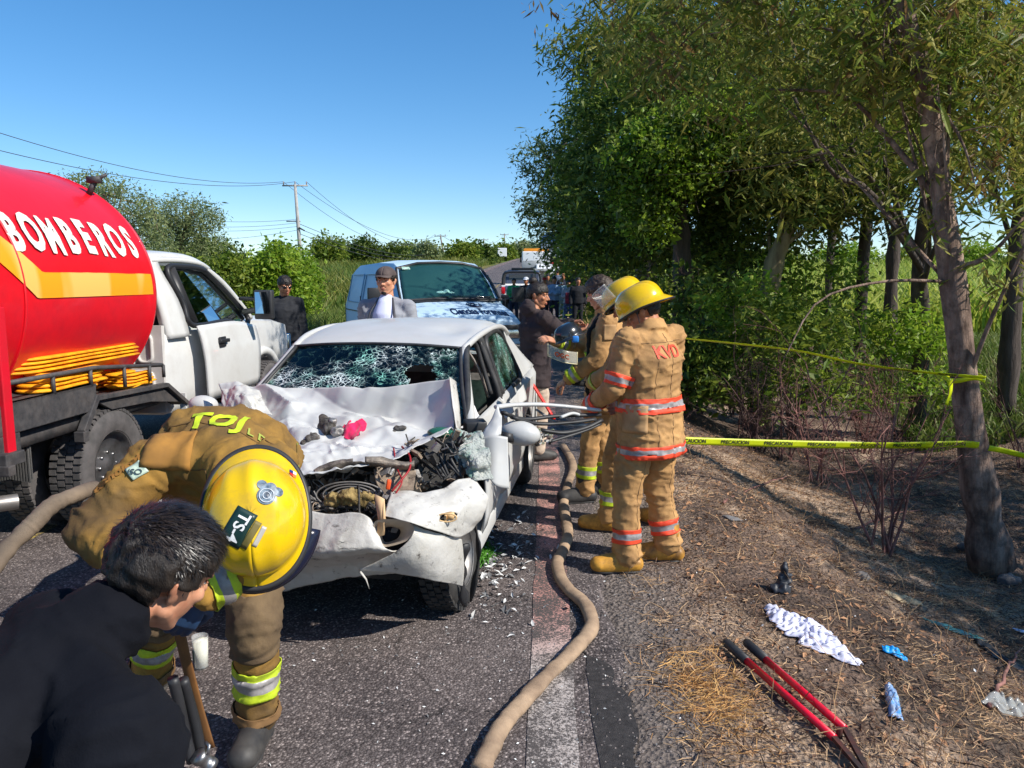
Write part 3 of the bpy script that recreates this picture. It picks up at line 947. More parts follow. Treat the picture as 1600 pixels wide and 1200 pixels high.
tree('tall_eucalyptus', 'tall thin leaved eucalyptus whose top leaves reach into the open sky', [at(1010, 22), P(1010, 330, 22), P(1000, 200, 22), P(985, 90, 22), P(985, -60, 22)], [.3, .26, .2, .14, .06],
     [eb(905, 75, 21, .85, .8, .6), eb(955, 90, 21, 1.0, 1.0, .9), eb(1010, 60, 21, 1.5, 1.3, 1.2), eb(930, 150, 21.5, .8, .9, .8), eb(1060, 130, 20.5, 1.6, 1.3, 1.1), eb(1085, 0, 20, 1.9, 1.5, 1.3), eb(1180, 90, 19, 1.9, 1.4, 1.2)],
     [(LF_EUC, 380, 24, .24, .24, .045, .55), (LF_MID, 260, 22, .22, .22, .045, .5), (LF_DARK, 130, 22, .26, .22, .05, .45)], seed=26, nlimb=26, limb_r=.06)
tree('pale_trunk_tree', 'tree with a pale slanting trunk half hidden in the undergrowth', [at(1195, 14), P(1205, 440, 14), P(1222, 380, 14), P(1240, 330, 14.2), P(1250, 240, 14.3)], [.2, .17, .15, .12, .07],
     [eb(1260, 270, 14, 1.0, 1.0, .8), eb(1200, 250, 14.5, 1.1, 1.0, .7), eb(1330, 290, 14, .9, .9, .6)],
     [(LF_EUC, 330, 24, .22, .18, .04, .5), (LF_DARK, 220, 24, .22, .16, .05, .4)], seed=27, nlimb=12, limb_r=.05, bark=mat('bark_pale', srgb(165, 150, 110), srgb(110, 95, 70), scale=5, rough=.9, bump=.8, stretch=(1, 1, .2)))
for k, (u, Y, top, lab, sd, sp) in enumerate([
        (1352, 15.0, 60, 'straight dark trunk with brown leaf tufts between the two leaning trees', 31, .8),
        (1398, 18.0, 100, 'thick dark trunk before the sunlit clearing left of the taped tree', 32, 1.1),
        (1300, 20.0, 120, 'slim straight trunk rising from the bright shrubs', 33, .7),
        (1590, 13.0, 80, 'dark leaning trunk at the right edge of the wood', 34, 1.0)]):
    b_ = at(u, Y)
    tree('wood_tree', lab, [b_, P(u - 4, 420, Y), P(u + 6, 300, Y), P(u - 4, 180, Y), P(u + 4, top - 60, Y)], [.16 * sp, .13 * sp, .11, .09, .05],
         [eb(u - 20, top + 60, Y, 1.5, 1.4, 1.2), eb(u + 40, top - 10, Y + .6, 1.6, 1.5, 1.0), eb(u + 70, top + 120, Y, 1.1, 1.1, .8)],
         [(LF_EUC, 150, 22, .22, .2, .04, .6), (LF_BROWN, 45, 18, .2, .18, .04, .8), (LF_MID, 80, 22, .22, .19, .04, .5)], group='trees standing in the wood', seed=sd, nlimb=14, limb_r=.05, bark=BARKD)

# -- shrubs and undergrowth
def shrub(name, label, c, blobs, leaves, group=None, seed=1, nst=10, m=TWIG, cat='shrub', sr=.012):
    r = np.random.default_rng(seed)
    root = empty(name, c, 0, label, cat, group)
    mb = MB()
    tg = blobpts(blobs, nst, r, .4)
    for g_ in tg:
        g_ = Vector(g_); a = Vector(c) + Vector((r.normal(0, .08), r.normal(0, .08), -.03))
        mb.tube(spline([a, a.lerp(g_, .5) + Vector((r.normal(0, .08), r.normal(0, .08), .1)), g_], 6), [sr * (1 - .12 * i) for i in range(7)], 5, caps=False)
    mb.build('stem', m, root, world=True)
    for (m_, nc, k, sp, L, W, dr) in leaves:
        V, F = leafcloud(blobpts(blobs, nc, r, .3), k, sp, L, W, dr, r)
        put(fastmesh('foliage', V, F, m_), 'foliage', root, world=True, kind='stuff')
    return root
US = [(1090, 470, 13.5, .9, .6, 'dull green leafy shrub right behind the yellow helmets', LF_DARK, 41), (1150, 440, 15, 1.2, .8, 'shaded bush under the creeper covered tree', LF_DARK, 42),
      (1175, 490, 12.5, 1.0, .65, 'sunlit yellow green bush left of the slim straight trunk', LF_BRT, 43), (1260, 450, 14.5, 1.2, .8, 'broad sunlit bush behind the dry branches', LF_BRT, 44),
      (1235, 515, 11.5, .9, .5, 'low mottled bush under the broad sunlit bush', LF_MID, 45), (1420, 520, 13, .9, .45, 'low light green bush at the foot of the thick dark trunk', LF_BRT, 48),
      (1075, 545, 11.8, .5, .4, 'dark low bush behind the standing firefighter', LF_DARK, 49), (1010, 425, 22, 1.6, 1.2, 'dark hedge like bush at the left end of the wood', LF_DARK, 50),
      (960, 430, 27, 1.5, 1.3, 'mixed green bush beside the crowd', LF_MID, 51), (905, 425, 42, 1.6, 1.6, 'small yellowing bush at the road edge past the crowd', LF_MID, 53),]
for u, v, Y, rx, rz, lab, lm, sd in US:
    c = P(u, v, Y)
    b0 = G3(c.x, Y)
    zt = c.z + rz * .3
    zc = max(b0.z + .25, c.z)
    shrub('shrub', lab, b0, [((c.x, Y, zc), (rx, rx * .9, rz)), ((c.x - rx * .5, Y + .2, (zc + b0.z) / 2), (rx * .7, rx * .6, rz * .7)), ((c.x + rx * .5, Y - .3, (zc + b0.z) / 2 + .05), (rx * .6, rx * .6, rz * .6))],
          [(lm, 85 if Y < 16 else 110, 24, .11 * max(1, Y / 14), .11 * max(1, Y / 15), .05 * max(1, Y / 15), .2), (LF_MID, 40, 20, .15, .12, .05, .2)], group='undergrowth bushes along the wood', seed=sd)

# bare twiggy shrubs
def twiggy(label, c, h, n, seed, spread=.35, m=TWIG, tw=5):
    r = np.random.default_rng(seed)
    root = empty('bare_shrub', c, 0, label, 'shrub', 'leafless thorny shrubs on the slope')
    mb = MB(); tb = MB()
    def br(p, d, L, rad, dep):
        q = [p]; dd = d.copy()
        for i in range(4):
            dd = (dd + Vector(r.normal(0, .16, 3))).normalized()
            q.append(q[-1] + dd * L / 4)
        (mb if dep == 0 else tb).tube(q, [rad, rad * .85, rad * .7, rad * .55, rad * .4], 4 if dep else 5, caps=False)
        if dep < 3:
            for _ in range(tw if dep < 2 else 3):
                i = int(r.integers(1, 5))
                nd = (dd + Vector(r.normal(0, .75, 3))).normalized()
                br(q[i], nd, L * r.uniform(.35, .55), rad * .45, dep + 1)
    for i in range(n):
        a = r.uniform(0, 6.28)
        d = Vector((math.cos(a) * spread * r.uniform(.2, 1), math.sin(a) * spread * r.uniform(.2, 1), 1)).normalized()
        br(Vector(c) + Vector((r.normal(0, .06), r.normal(0, .06), -.03)), d, h * r.uniform(.7, 1.1), .011 * h, 0)
    mb.build('stem', m, root, world=True)
    tb.build('twig', m, root, world=True, kind='stuff')
TW2 = mat('twig_dark', srgb(95, 70, 66), srgb(55, 40, 36), scale=5, rough=.9)
twiggy('bare reddish shrub standing in front of the taped tree', G3(*PG(1385, 850, -.75).xy), 1.45, 7, 61, .3)
twiggy('bare grey shrub with pale fine twigs behind the lower tape', G3(*PG(1285, 745, -.75).xy), 1.25, 6, 62, .35)
twiggy('dark dense thicket of bare stems left of the pale shrub', G3(*PG(1180, 690, -.6).xy), 1.35, 12, 63, .3, TW2)
twiggy('pale twiggy bush under the upper tape', G3(*PG(1350, 690, -.8).xy), 1.3, 9, 64, .5)
twiggy('small bare shrub right of the taped trunk', G3(*PG(1600, 720, -.8).xy), 1.1, 7, 65, .5)
twiggy('tall tangle of bare branches behind the yellow helmets', G3(*PG(1095, 620, -.3).xy), 2.0, 10, 66, .25, TW2)
twiggy('thin bare branches over the low mottled bush', G3(*PG(1240, 650, -.6).xy), 1.7, 9, 67, .4, TW2)

# grass of the clearing and the verges
def fld(x0, x1, y0, y1, pw=1.5):
    def f(r, n):
        y = y0 + (y1 - y0) * r.uniform(0, 1, n) ** pw
        return r.uniform(x0, x1, n) + 0.3 * (y - y0) * (1 if x0 > 0 else -1), y
    return f
blades(26000, fld(6.5, 17, 12, 40), 0.55, 0.03, .15, GREEN, 'meadow_grass', bend=.5, label='bright meadow grass in the clearing behind the wood', seed=14)
blades(42000, lambda r, n: (lambda y: (6 + r.uniform(0, 1, n) * (14 + y * 1.1), y))(25 + 60 * r.uniform(0, 1, n) ** 1.3), 2.3, 0.10, .12, mat('maize_leaf', (0.24, 0.36, 0.03, 1), (0.50, 0.52, 0.10, 1), rough=.55, island=.5, scale=.1, trl=.45), 'maize_field', bend=.6, label='bright sunlit maize field seen between the trunks', seed=19, cat='crops')
blades(16000, lambda r, n: (lambda y: (road_x(y) + r.uniform(1.2, 7, n), y))(25 + 200 * r.uniform(0, 1, n) ** 1.8), 0.7, 0.05, .15, mat('verge_dry', (0.28, 0.22, 0.07, 1), (0.12, 0.16, 0.04, 1), rough=.8, island=.6, scale=.3, trl=.3), 'verge_grass', bend=.5, label='tall yellowing grass on the verge right of the far road', seed=15)
CORN = mat('corn_leaf', (0.09, 0.16, 0.02, 1), (0.26, 0.25, 0.05, 1), rough=.55, island=.45, scale=.06, trl=.4, ramp=(.3, .7))
def cornrows(r, n):
    y = 16 + 230 * r.uniform(0, 1, n) ** 1.7
    s = -10.5 - (10 + y * .75) * r.uniform(0, 1, n) ** 1.2
    return road_x(y) + np.round(s / .8) * .8 + r.normal(0, .06, n), y
blades(90000, cornrows, 1.5, 0.075, .12, CORN, 'corn_field', bend=.6, label='wide green and yellow crop field left of the road', seed=16, cat='crops')
def leftverge(r, n):
    y = 9 + 60 * r.uniform(0, 1, n) ** 1.4
    return road_x(y) - r.uniform(7.3, 11.5, n), y
blades(22000, leftverge, 0.8, 0.035, .2, GREEN, 'left_verge_grass', bend=.5, label='tall weeds along the left road edge behind the van', seed=17)

# -- plants on the left
def ground_blob(u, v, Y, rx, rz):
    c = P(u, v, Y); return c
def lshrub(u0, u1, vt, Y, lab, lm, sd, name='shrub', dens=1.0, grp='bushes along the left roadside', lsz=1.0):
    a, b = P(u0, vt, Y), P(u1, vt, Y)
    cx = (a.x + b.x) / 2; rx = (b.x - a.x) / 2
    g0 = G3(cx, Y); h = a.z - g0.z
    bl = [((cx, Y, g0.z + h * .5), (rx * .75, rx * .7, h * .5)), ((cx - rx * .5, Y, g0.z + h * .42), (rx * .5, rx * .5, h * .42)), ((cx + rx * .5, Y + .3, g0.z + h * .38), (rx * .5, rx * .5, h * .4)), ((cx + rx * .1, Y, g0.z + h * .78), (rx * .45, rx * .45, h * .24))]
    z = max(1.0, Y / 18) * lsz
    return shrub(name, lab, g0, bl, [(lm, int(300 * dens), 26, .16 * z, .11 * z, .055 * z, .2), (LF_MID, int(90 * dens), 22, .16 * z, .11 * z, .05 * z, .2)], group=grp, seed=sd, nst=14, sr=.02 * z)
lshrub(372, 478, 392, 31, 'leafy bush with a pointed top behind the man in sunglasses', LF_BRT, 71, dens=1.6)
lshrub(310, 400, 408, 30, 'rounded bush seen over the white cab', LF_MID, 72, dens=1.3)
lshrub(440, 482, 405, 40, 'spreading bush between the truck and the van', LF_BRT, 73, dens=1.2)
lshrub(240, 335, 412, 26, 'bush seen through the cab window', LF_MID, 74, dens=1.2)
lshrub(235, 400, 384, 60, 'dark round hedge row far behind the cab', LF_DARK, 75, dens=1.4, lsz=.8)
FAR = [(480, 540, 372, 105, LF_MID), (545, 592, 374, 110, LF_DARK), (592, 635, 388, 112, LF_DARK), (648, 685, 384, 120, LF_GREY), (698, 745, 384, 130, LF_MID), (735, 770, 392, 135, LF_DARK), (775, 800, 388, 160, LF_MID), (800, 835, 386, 170, LF_GREY), (845, 875, 398, 200, LF_DARK), (400, 470, 392, 90, LF_MID), (520, 560, 386, 125, LF_GREY), (620, 660, 398, 130, LF_MID), (900, 925, 388, 230, LF_MID)]
FL = ['brownish', 'full green', 'low dark', 'thin grey', 'pale green', 'small dark', 'bushy', 'faint grey', 'tiny dark', 'wide low', 'hazy grey', 'squat green', 'last green']
for k, (u0, u1, vt, Y, lm) in enumerate(FAR):
    nxt = ['left of the leaning utility pole gap', 'right of the brownish tree', 'before the second pole', 'left of the second pole', 'right of the second pole', 'between second and third pole', 'under the third pole', 'by the far poles', 'at the road crest', 'behind the pointed bush', 'behind the full green tree', 'above the blue van roof', 'right of the road crest'][k]
    a, b = P(u0, vt, Y), P(u1, vt, Y); cx = (a.x + b.x) / 2; rx = (b.x - a.x) / 2; g0 = G3(cx, Y); h = max(2.5, a.z - g0.z)
    z = Y / 26
    tree('field_tree', FL[k] + ' tree on the skyline ' + nxt, [g0, g0 + Vector((0, 0, h * .4)), g0 + Vector((.2, 0, h * .75))], [.25, .18, .08],
         [((cx, Y, g0.z + h * .6), (rx * .7, rx * .7, h * .38)), ((cx - rx * .45, Y, g0.z + h * .45), (rx * .5, rx * .5, h * .32)), ((cx + rx * .45, Y, g0.z + h * .48), (rx * .5, rx * .5, h * .36))],
         [(lm, 150, 22, .13 * z, .10 * z, .06 * z, .2)], group='trees on the far skyline', seed=80 + k, nlimb=8, limb_r=.05, bark=BARKD)
RT = [(1040, 1140, 384, 100, 'left of the slim trunk gap'), (1150, 1260, 392, 85, 'behind the pale slanting trunk'), (1270, 1370, 380, 95, 'between the straight dark trunks'), (1380, 1470, 388, 88, 'just left of the taped trunk'), (1480, 1560, 378, 92, 'just right of the taped trunk'), (1560, 1680, 386, 80, 'at the right edge')]
for k, (u0, u1, vt, Y, nx_) in enumerate(RT):
    a, b = P(u0, vt, Y), P(u1, vt, Y); cx = (a.x + b.x) / 2; rx = (b.x - a.x) / 2; g0 = G3(cx, Y); h = max(3.0, a.z - g0.z)
    tree('field_tree', 'bushy tree beyond the maize ' + nx_, [g0, g0 + Vector((0, 0, h * .4)), g0 + Vector((.2, 0, h * .75))], [.25, .18, .08],
         [((cx, Y, g0.z + h * .6), (rx * .8, rx * .7, h * .38)), ((cx - rx * .5, Y, g0.z + h * .4), (rx * .6, rx * .5, h * .34)), ((cx + rx * .5, Y, g0.z + h * .42), (rx * .6, rx * .5, h * .36))],
         [(LF_MID if k % 2 else LF_BRT, 170, 22, .4, .36, .2, .2)], group='trees beyond the maize field', seed=180 + k, nlimb=8, limb_r=.05, bark=BARKD)
# feathery tree behind the tanker
tree('mesquite_tree', 'thin feathery tree with open crown right of the tank', [at(285, 27), P(283, 400, 27), P(290, 360, 27), P(300, 330, 27)], [.16, .13, .1, .05],
     [eb(290, 335, 27, 1.0, 1.0, .6), eb(320, 345, 27, .6, .8, .5), eb(260, 350, 27, .8, .8, .6), eb(275, 385, 27, .9, .9, .7), eb(310, 380, 27, .7, .7, .5)],
     [(LF_GREY, 420, 24, .17, .11, .035, .1)], seed=90, nlimb=22, limb_r=.04)
tree('mesquite_tree', 'feathery tree rising behind the red tank', [at(190, 24), P(190, 400, 24), P(175, 340, 24), P(160, 300, 24)], [.18, .14, .1, .05],
     [eb(150, 295, 24, 1.0, 1.0, .35), eb(190, 330, 24, 1.0, 1.0, .6), eb(220, 360, 24, .8, .8, .6), eb(120, 300, 24, .6, .8, .35), eb(235, 400, 24, 1.0, 1.0, .7)],
     [(LF_GREY, 420, 24, .17, .11, .035, .1)], seed=91, nlimb=22, limb_r=.04)
# roadside trees carrying on to the right, beside and behind the camera
for k, (x, y, s_, lab) in enumerate([(10.2, 3.7, 1.0, 'roadside tree outside the picture at the right'), (11.8, 7.2, 1.0, 'roadside tree outside the picture farther right'), (9.6, -3.0, 1.1, 'roadside tree right of where the picture was taken')]):
    g0 = G3(x, y)
    tree('roadside_tree', lab, [g0, g0 + Vector((.1, 0, 2.2)), g0 + Vector((-.2, .1, 4.4)), g0 + Vector((0, 0, 6))], [.22, .18, .14, .06],
         [((x, y, g0.z + 5.0), (1.8, 1.9, 1.2)), ((x - 1.1, y + .6, g0.z + 4.0), (1.1, 1.2, .8)), ((x + .6, y - 1.2, g0.z + 6.0), (1.2, 1.2, .8))],
         [(LF_EUC, 330, 22, .24, .2, .045, .5)], group='trees carrying on along the road', seed=95 + k, nlimb=14, limb_r=.05)
# ------------------------------------------------------------------ fire tanker on the left
PAINTW = mat('white_paint', (0.58, 0.58, 0.56, 1), (0.63, 0.63, 0.61, 1), scale=2, rough=0.35, coat=0.3, dirt=(0.35, 0.31, 0.27, 1), dirt_amt=0.35, dirt_scale=4)
RED = mat('tank_red', (0.62, 0.004, 0.012, 1), (0.72, 0.006, 0.016, 1), scale=1.3, rough=0.38, coat=0.25, bump=0.12, bscale=5, dirt=(0.30, 0.01, 0.02, 1), dirt_amt=0.5, dirt_scale=2.5, dist=.02)
POSTRED = mat('post_red', (0.6, 0.006, 0.02, 1), rough=0.45, dirt=(0.3, 0.02, 0.02, 1), dirt_amt=.4)
BLKST = mat('black_frame', (0.035, 0.034, 0.036, 1), (0.07, 0.066, 0.066, 1), scale=20, rough=0.6, bump=0.25, bscale=60, dirt=(0.16, 0.13, 0.11, 1), dirt_amt=.45)
GLASSD = glassmat('truck_glass', (0.75, 0.9, 0.85), 0.15)
LETW = mat('letter_white', (0.8, 0.78, 0.7, 1), (0.62, 0.58, 0.5, 1), scale=25, rough=0.6, bump=.2)
truck = empty('fire_truck', (-2.87, 5.0, 0), -R(2.55), 'red fire brigade water tanker truck with white cab on the left', 'fire truck')

def tanksurf(y, th, off=0.0, a=1.08, b=.95, cx=-1.12, cz=1.66):
    return Vector((cx + (a + off) * math.cos(th), y, cz + (b + off) * math.sin(th)))
NT = 96
mb = MB(); rings = []
prof = [(1.42, .0), (1.41, .3), (1.38, .62), (1.33, .85), (1.27, .96), (1.22, 1.0)] + [(1.18, 1.004), (1.165, 1.006), (1.15, 1.0)] + [(y, 1.0) for y in np.linspace(1.0, -2.6, 24)] + [(-2.66, .97), (-2.74, .8), (-2.78, .4), (-2.79, 0)]
for y, k in prof:
    k = max(k, .002)
    rings.append([Vector((-1.12 + 1.08 * k * math.cos(t), y, 1.66 + .95 * k * math.sin(t))) for t in np.linspace(0, 2 * math.pi, NT, endpoint=False)])
mb.loft(rings, True)
# light dents of the rolled sheet
V = np.array(mb.V); d = fbm(V * np.array([.9, .9, .9]) + 3, 2) * .009
cn = V - np.array([-1.12, 0, 1.66]); cn[:, 1] = 0; cn /= np.linalg.norm(cn, axis=1, keepdims=True) + 1e-6
mb.V = [tuple(v) for v in V + cn * d[:, None]]
mb.build('tank', RED, truck, auto=50)
for yy_ in (1.19, -.35, -1.7):
    mb = MB(); mb.tube([tanksurf(yy_, t, .003) for t in np.linspace(0, 2 * math.pi, 96, endpoint=False)], .008, 6, closed=True); mb.build('weld_band', RED, truck)
def th_of_z(z): return math.asin(max(-1, min(1, (z - 1.66) / .95)))
def on_tank(yc, zc):
    t0 = th_of_z(zc)
    return lambda x, y: tanksurf(yc + x, t0 + y / 1.0, .009)
# one letter at a time, so each is a part
word = 'BOMBEROS'
ys_ = np.linspace(-.30, 1.02, 8)
for i_, ch in enumerate(word):
    f = on_tank(float(ys_[i_]), 2.03)
    wob = [0, .01, -.006, .004, .012, -.004, .006, 0][i_]
    text_on('letter', ch, lambda x, y, f=f, wob=wob: f(x * (.58 if ch != 'M' else .54), y + wob - x * 0.05), LETW, truck, size=.355, offset=.016, cuts=1)
# orange band
BAND = bpy.data.materials.new('band_orange'); BAND.use_nodes = True
N_, L_ = BAND.node_tree.nodes, BAND.node_tree.links
tc = N_.new('ShaderNodeTexCoord'); mp = N_.new('ShaderNodeMapping'); mp.inputs['Scale'].default_value = (0.2, 2.6, 0.3)
nz = N_.new('ShaderNodeTexNoise'); nz.inputs['Scale'].default_value = 1.4; nz.inputs['Detail'].default_value = 1
cr = N_.new('ShaderNodeValToRGB'); cr.color_ramp.elements[0].position = .47; cr.color_ramp.elements[0].color = srgb(246, 150, 20); cr.color_ramp.elements[1].position = .52; cr.color_ramp.elements[1].color = srgb(240, 176, 90)
L_.new(tc.outputs['Object'], mp.inputs[0]); L_.new(mp.outputs[0], nz.inputs[0]); L_.new(nz.outputs['Fac'], cr.inputs[0]); L_.new(cr.outputs[0], N_['Principled BSDF'].inputs['Base Color'])
N_['Principled BSDF'].inputs['Roughness'].default_value = .5
top = [(-1.2, 2.32), (-.75, 2.14), (-.30, 1.86), (-.20, 1.815), (.5, 1.815), (1.16, 1.815)]
wid = .155
mb = MB()
yy_ = np.linspace(-1.2, 1.16, 90)
zt = np.interp(yy_, [-1.2, -.62, -.16, 1.16], [2.50, 2.16, 1.80, 1.80]) + fbm(np.stack([yy_ * 6, yy_ * 0, yy_ * 0], -1), 2) * .004
zb_ = np.interp(yy_, [-1.2, -.70, -.24, 1.16], [2.33, 1.99, 1.64, 1.64])
G = np.array([[tuple(tanksurf(y_, th_of_z(zb__ + (zt__ - zb__) * k), .006)) for k in np.linspace(0, 1, 9)] for y_, zt__, zb__ in zip(yy_, zt, zb_)])
mb.grid(G); mb.build('orange_band', BAND, truck)
# fittings on top
mb = MB()
c_ = tanksurf(.42, R(88)) + Vector((0, 0, .0))
q = tanksurf(.05, R(84))
mb.tube([q + Vector((0, .05 * math.cos(t), .045 + .05 * math.sin(t))) for t in np.linspace(-.6, 3.7, 14)], .009, 6)
mb.build('lifting_eye', RED, truck)
mb = MB(); q = tanksurf(1.08, R(52))
mb.tube([q, q + Vector((.05, 0, .09))], .022, 8); mb.box(q + Vector((.05, 0, .11)), (.10, .05, .05)); mb.tube([q + Vector((.05, 0, .11)), q + Vector((.14, .02, .15))], .014, 6)
mb.build('valve', BLKST, truck)

# deck, rail, skirts
mb = MB()
mb.box((-1.16, -.4, .80), (2.2, 3.2, .10))
mb.box((-.60, -.8, .70), (.12, 5.0, .16)); mb.box((-1.72, 0.6, .66), (.12, 7.0, .18)); mb.box((-.75, .9, .62), (.10, 5.6, .16))
mb.build('chassis', BLKST, truck)
mb = MB()
mb.prism([(-.0, -.95, .865), (-.0, .13, .865), (-.0, .24, .935), (-.0, .24, 1.045), (-.0, -.95, 1.045)], (-.05, 0, 0))
mb.box((-.22, -.35, 1.035), (.44, 1.2, .02)); mb.box((-.045, -.70, .80), (.09, .3, .13))
mb.build('side_skirt', BLKST, truck, smooth=False, bevel=.006)
mb = MB()
mb.beam((-.01, .24, .945), (-.01, 1.22, .905), .045, .035); mb.beam((-.01, 1.22, .905), (-.01, 1.56, .70), .05, .035)
mb.beam((-.01, .24, .96), (-.01, .06, .74), .055, .045); mb.box((-.01, .05, .715), (.07, .06, .07))
mb.beam((-.24, .24, .93), (-.24, 1.22, .89), .44, .012); mb.beam((-.24, 1.22, .89), (-.24, 1.56, .69), .44, .012)
mb.prism([(-.02, .24, .93), (-.02, 1.22, .89), (-.02, 1.50, .72), (-.02, 1.0, .80), (-.02, .45, .83)], (-.03, 0, 0))
mb.build('wheel_guard', BLKST, truck, smooth=False, bevel=.004)
mb = MB()
mb.tube([(-.01, -.95, 1.165), (-.01, .24, 1.155), (-.02, 1.2, 1.07), (-.25, 1.24, 1.07)], .016, 8)
for y_ in (-.62, -.2, .2, .62, .98, 1.2): mb.tube([(-.01, y_, .97 if y_ > .2 else 1.04), (-.01, y_, 1.15 - max(0, y_ - .2) * .08)], .014, 8)
mb.build('hose_rail', BLKST, truck)
mb = MB(); mb.box((-.01, -.66, 1.18), (.07, .07, .84))
mb.build('red_post', POSTRED, truck, smooth=False, bevel=.006)
mb = MB(); mb.box((-.01, -.68, .735), (.13, .16, .075)); mb.box((-.1, -.75, .68), (.36, .06, .06)); mb.build('post_foot', BLKST, truck, smooth=False, bevel=.006)
mb = MB(); mb.tube([(-.35, -1.0, .52), (-.05, -.84, .50), (.07, -.72, .495)], .045, 20, caps=False); mb.tube([(-.35, -1.0, .52), (-.05, -.84, .50), (.07, -.72, .495)], .039, 20, caps=False)
mb.build('exhaust_pipe', mat('pipe', (.45, .42, .38, 1), (.25, .22, .2, 1), rough=.4, metal=.7), truck)
mb = MB(); nr = 22
for i_ in range(nr): mb.box((-.46 + i_ * .0175, -.52 + .15, .70 - abs(i_ - 14) * .003), (.009, .012, .34))
mb.box((-.27, -.362, .70), (.38, .008, .34)); mb.box((-.27, -.37, .88), (.42, .03, .04))
mb.build('mud_flap', mat('flap', (.11, .105, .10, 1), (.06, .06, .06, 1), rough=.8), truck, smooth=False)

def wheel(name, parent, c, r, w, rim=True, lugs=56, side=1, mt=RUBBER, rimmat=None, ax=(1, 0, 0)):
    c = Vector(c)
    t = MB()
    pr = [(r * .60, -w * .42), (r * .72, -w * .5), (r * .9, -w * .5), (r * .975, -w * .40), (r, -w * .25), (r * 1.003, 0), (r, w * .25), (r * .975, w * .40), (r * .9, w * .5), (r * .72, w * .5), (r * .60, w * .42)]
    t.lathe(pr, c, ax, 48)
    to = t.build('tyre', mt, parent)
    q = Vector(ax).to_track_quat('Z', 'Y').to_matrix()
    if lugs:
        b = MB()
        for i in range(lugs):
            a = 2 * math.pi * i / lugs
            for k_, off in ((-.33, 0), (-.11, .5), (.11, 0), (.33, .5)):
                aa = a + off * 2 * math.pi / lugs
                rot = q @ Matrix.Rotation(aa, 3, 'Z')
                b.box(c + q @ Vector((math.cos(aa) * r * 1.002, math.sin(aa) * r * 1.002, k_ * w)), (.022, 2 * math.pi * r / lugs * .72, w * .19), rot)
        b.build('tread', mt, to, smooth=False, kind='stuff')
    if rim:
        k = MB(); rm = rimmat or STEEL
        k.lathe([(r * .62, w * .45), (r * .60, w * .38), (r * .56, w * .2), (r * .3, w * .12), (r * .16, w * .3), (0.001, w * .32)], c, ax, 32)
        k.lathe([(r * .62, -w * .45), (r * .60, -w * .38), (r * .56, -w * .2), (r * .3, -w * .12), (0.001, -w * .12)], c, ax, 32)
        for i in range(8):
            a = i * math.pi / 4
            k.tube([c + q @ Vector((math.cos(a) * r * .24, math.sin(a) * r * .24, w * .12)), c + q @ Vector((math.cos(a) * r * .24, math.sin(a) * r * .24, w * .24))], .012, 6)
        k.build('rim', rm, parent)
    return to
TYRE = mat('truck_tyre', (.06, .057, .056, 1), (.11, .10, .098, 1), scale=9, rough=.9, bump=.2)
for x_, y_ in ((-.14, .46), (-.50, .46), (-1.85, .46), (-2.18, .46), (-.15, 3.72), (-2.15, 3.72)):
    wr = empty('wheel', (0, 0, 0)); wr.parent = truck
    wheel('wheel', wr, (x_, y_, .415), .415, .25, mt=TYRE, lugs=52)
mb = MB(); mb.tube([(-2.1, .46, .415), (-.2, .46, .415)], .07, 10); mb.ell((-1.16, .46, .415), (.2, .17, .19)); mb.tube([(-2.1, 3.72, .40), (-.2, 3.72, .40)], .05, 8)
mb.tube([(-.62, .6, .55), (-.62, 1.5, .55)], .16, 16); mb.box((-.9, 1.0, .55), (.3, .5, .3))
mb.build('axle', DARKVOID, truck)
mb = MB(); mb.box((-.3, .42, .84), (.34, .10, .05)); mb.build('red_bracket', POSTRED, truck, smooth=False)

# --- cab
# lower body: rings along y
def ring(y, hw, z0, z1, tw=.03, cx=-1.16, rb=.06):
    pts = []
    for x, z in ((hw - .06, z0), (hw - .01, z0 + rb), (hw, z0 + .3 * (z1 - z0)), (hw + .01, z0 + .62 * (z1 - z0)), (hw - .01, z1 - rb), (hw - tw - .03, z1), (hw * .5, z1 + .012)):
        pts.append((x, z))
    pts = pts + [(-x, z) for x, z in reversed(pts)]
    return [Vector((cx + x, y, z)) for x, z in pts]
mb = MB()
mb.loft([ring(1.50, 1.0, .62, 1.33), ring(1.53, 1.02, .60, 1.34), ring(2.3, 1.03, .58, 1.34), ring(3.3, 1.03, .58, 1.34), ring(3.34, 1.0, .70, 1.33)], True)
mb.build('cab_body', PAINTW, truck, auto=40)
mb = MB()
mb.loft([ring(3.30, 1.0, .72, 1.36, .1), ring(3.6, 1.0, .85, 1.37, .12), ring(4.2, .99, .85, 1.33, .14), ring(4.7, .97, .6, 1.26, .16), ring(4.8, .94, .6, 1.18, .16), ring(4.84, .9, .62, 1.10)], True)
mb.build('bonnet', PAINTW, truck, auto=40)
mb = MB(); mb.box((-1.16, 4.93, .58), (2.05, .2, .26)); mb.build('bumper', CHROME, truck, bevel=.04)
mb = MB(); mb.box((-1.16, 4.86, .92), (1.3, .06, .34))
for k in range(5): mb.box((-1.16, 4.90, .80 + k * .06), (1.28, .03, .02))
mb.build('grille', BLACK, truck, smooth=False)
for x_ in (-.32, -2.0):
    mb = MB(); mb.box((x_, 4.84, .95), (.26, .1, .26)); mb.build('headlight', CHROME, truck, bevel=.02)
mb = MB()
for sx in (0, 1):
    mb.tube([(-.14 - sx * 2.04, 3.72 + .52 * math.cos(a), .50 + .46 * math.sin(a)) for a in np.linspace(0, math.pi, 16)], .05, 8)
mb.build('fender_flare', PAINTW, truck)
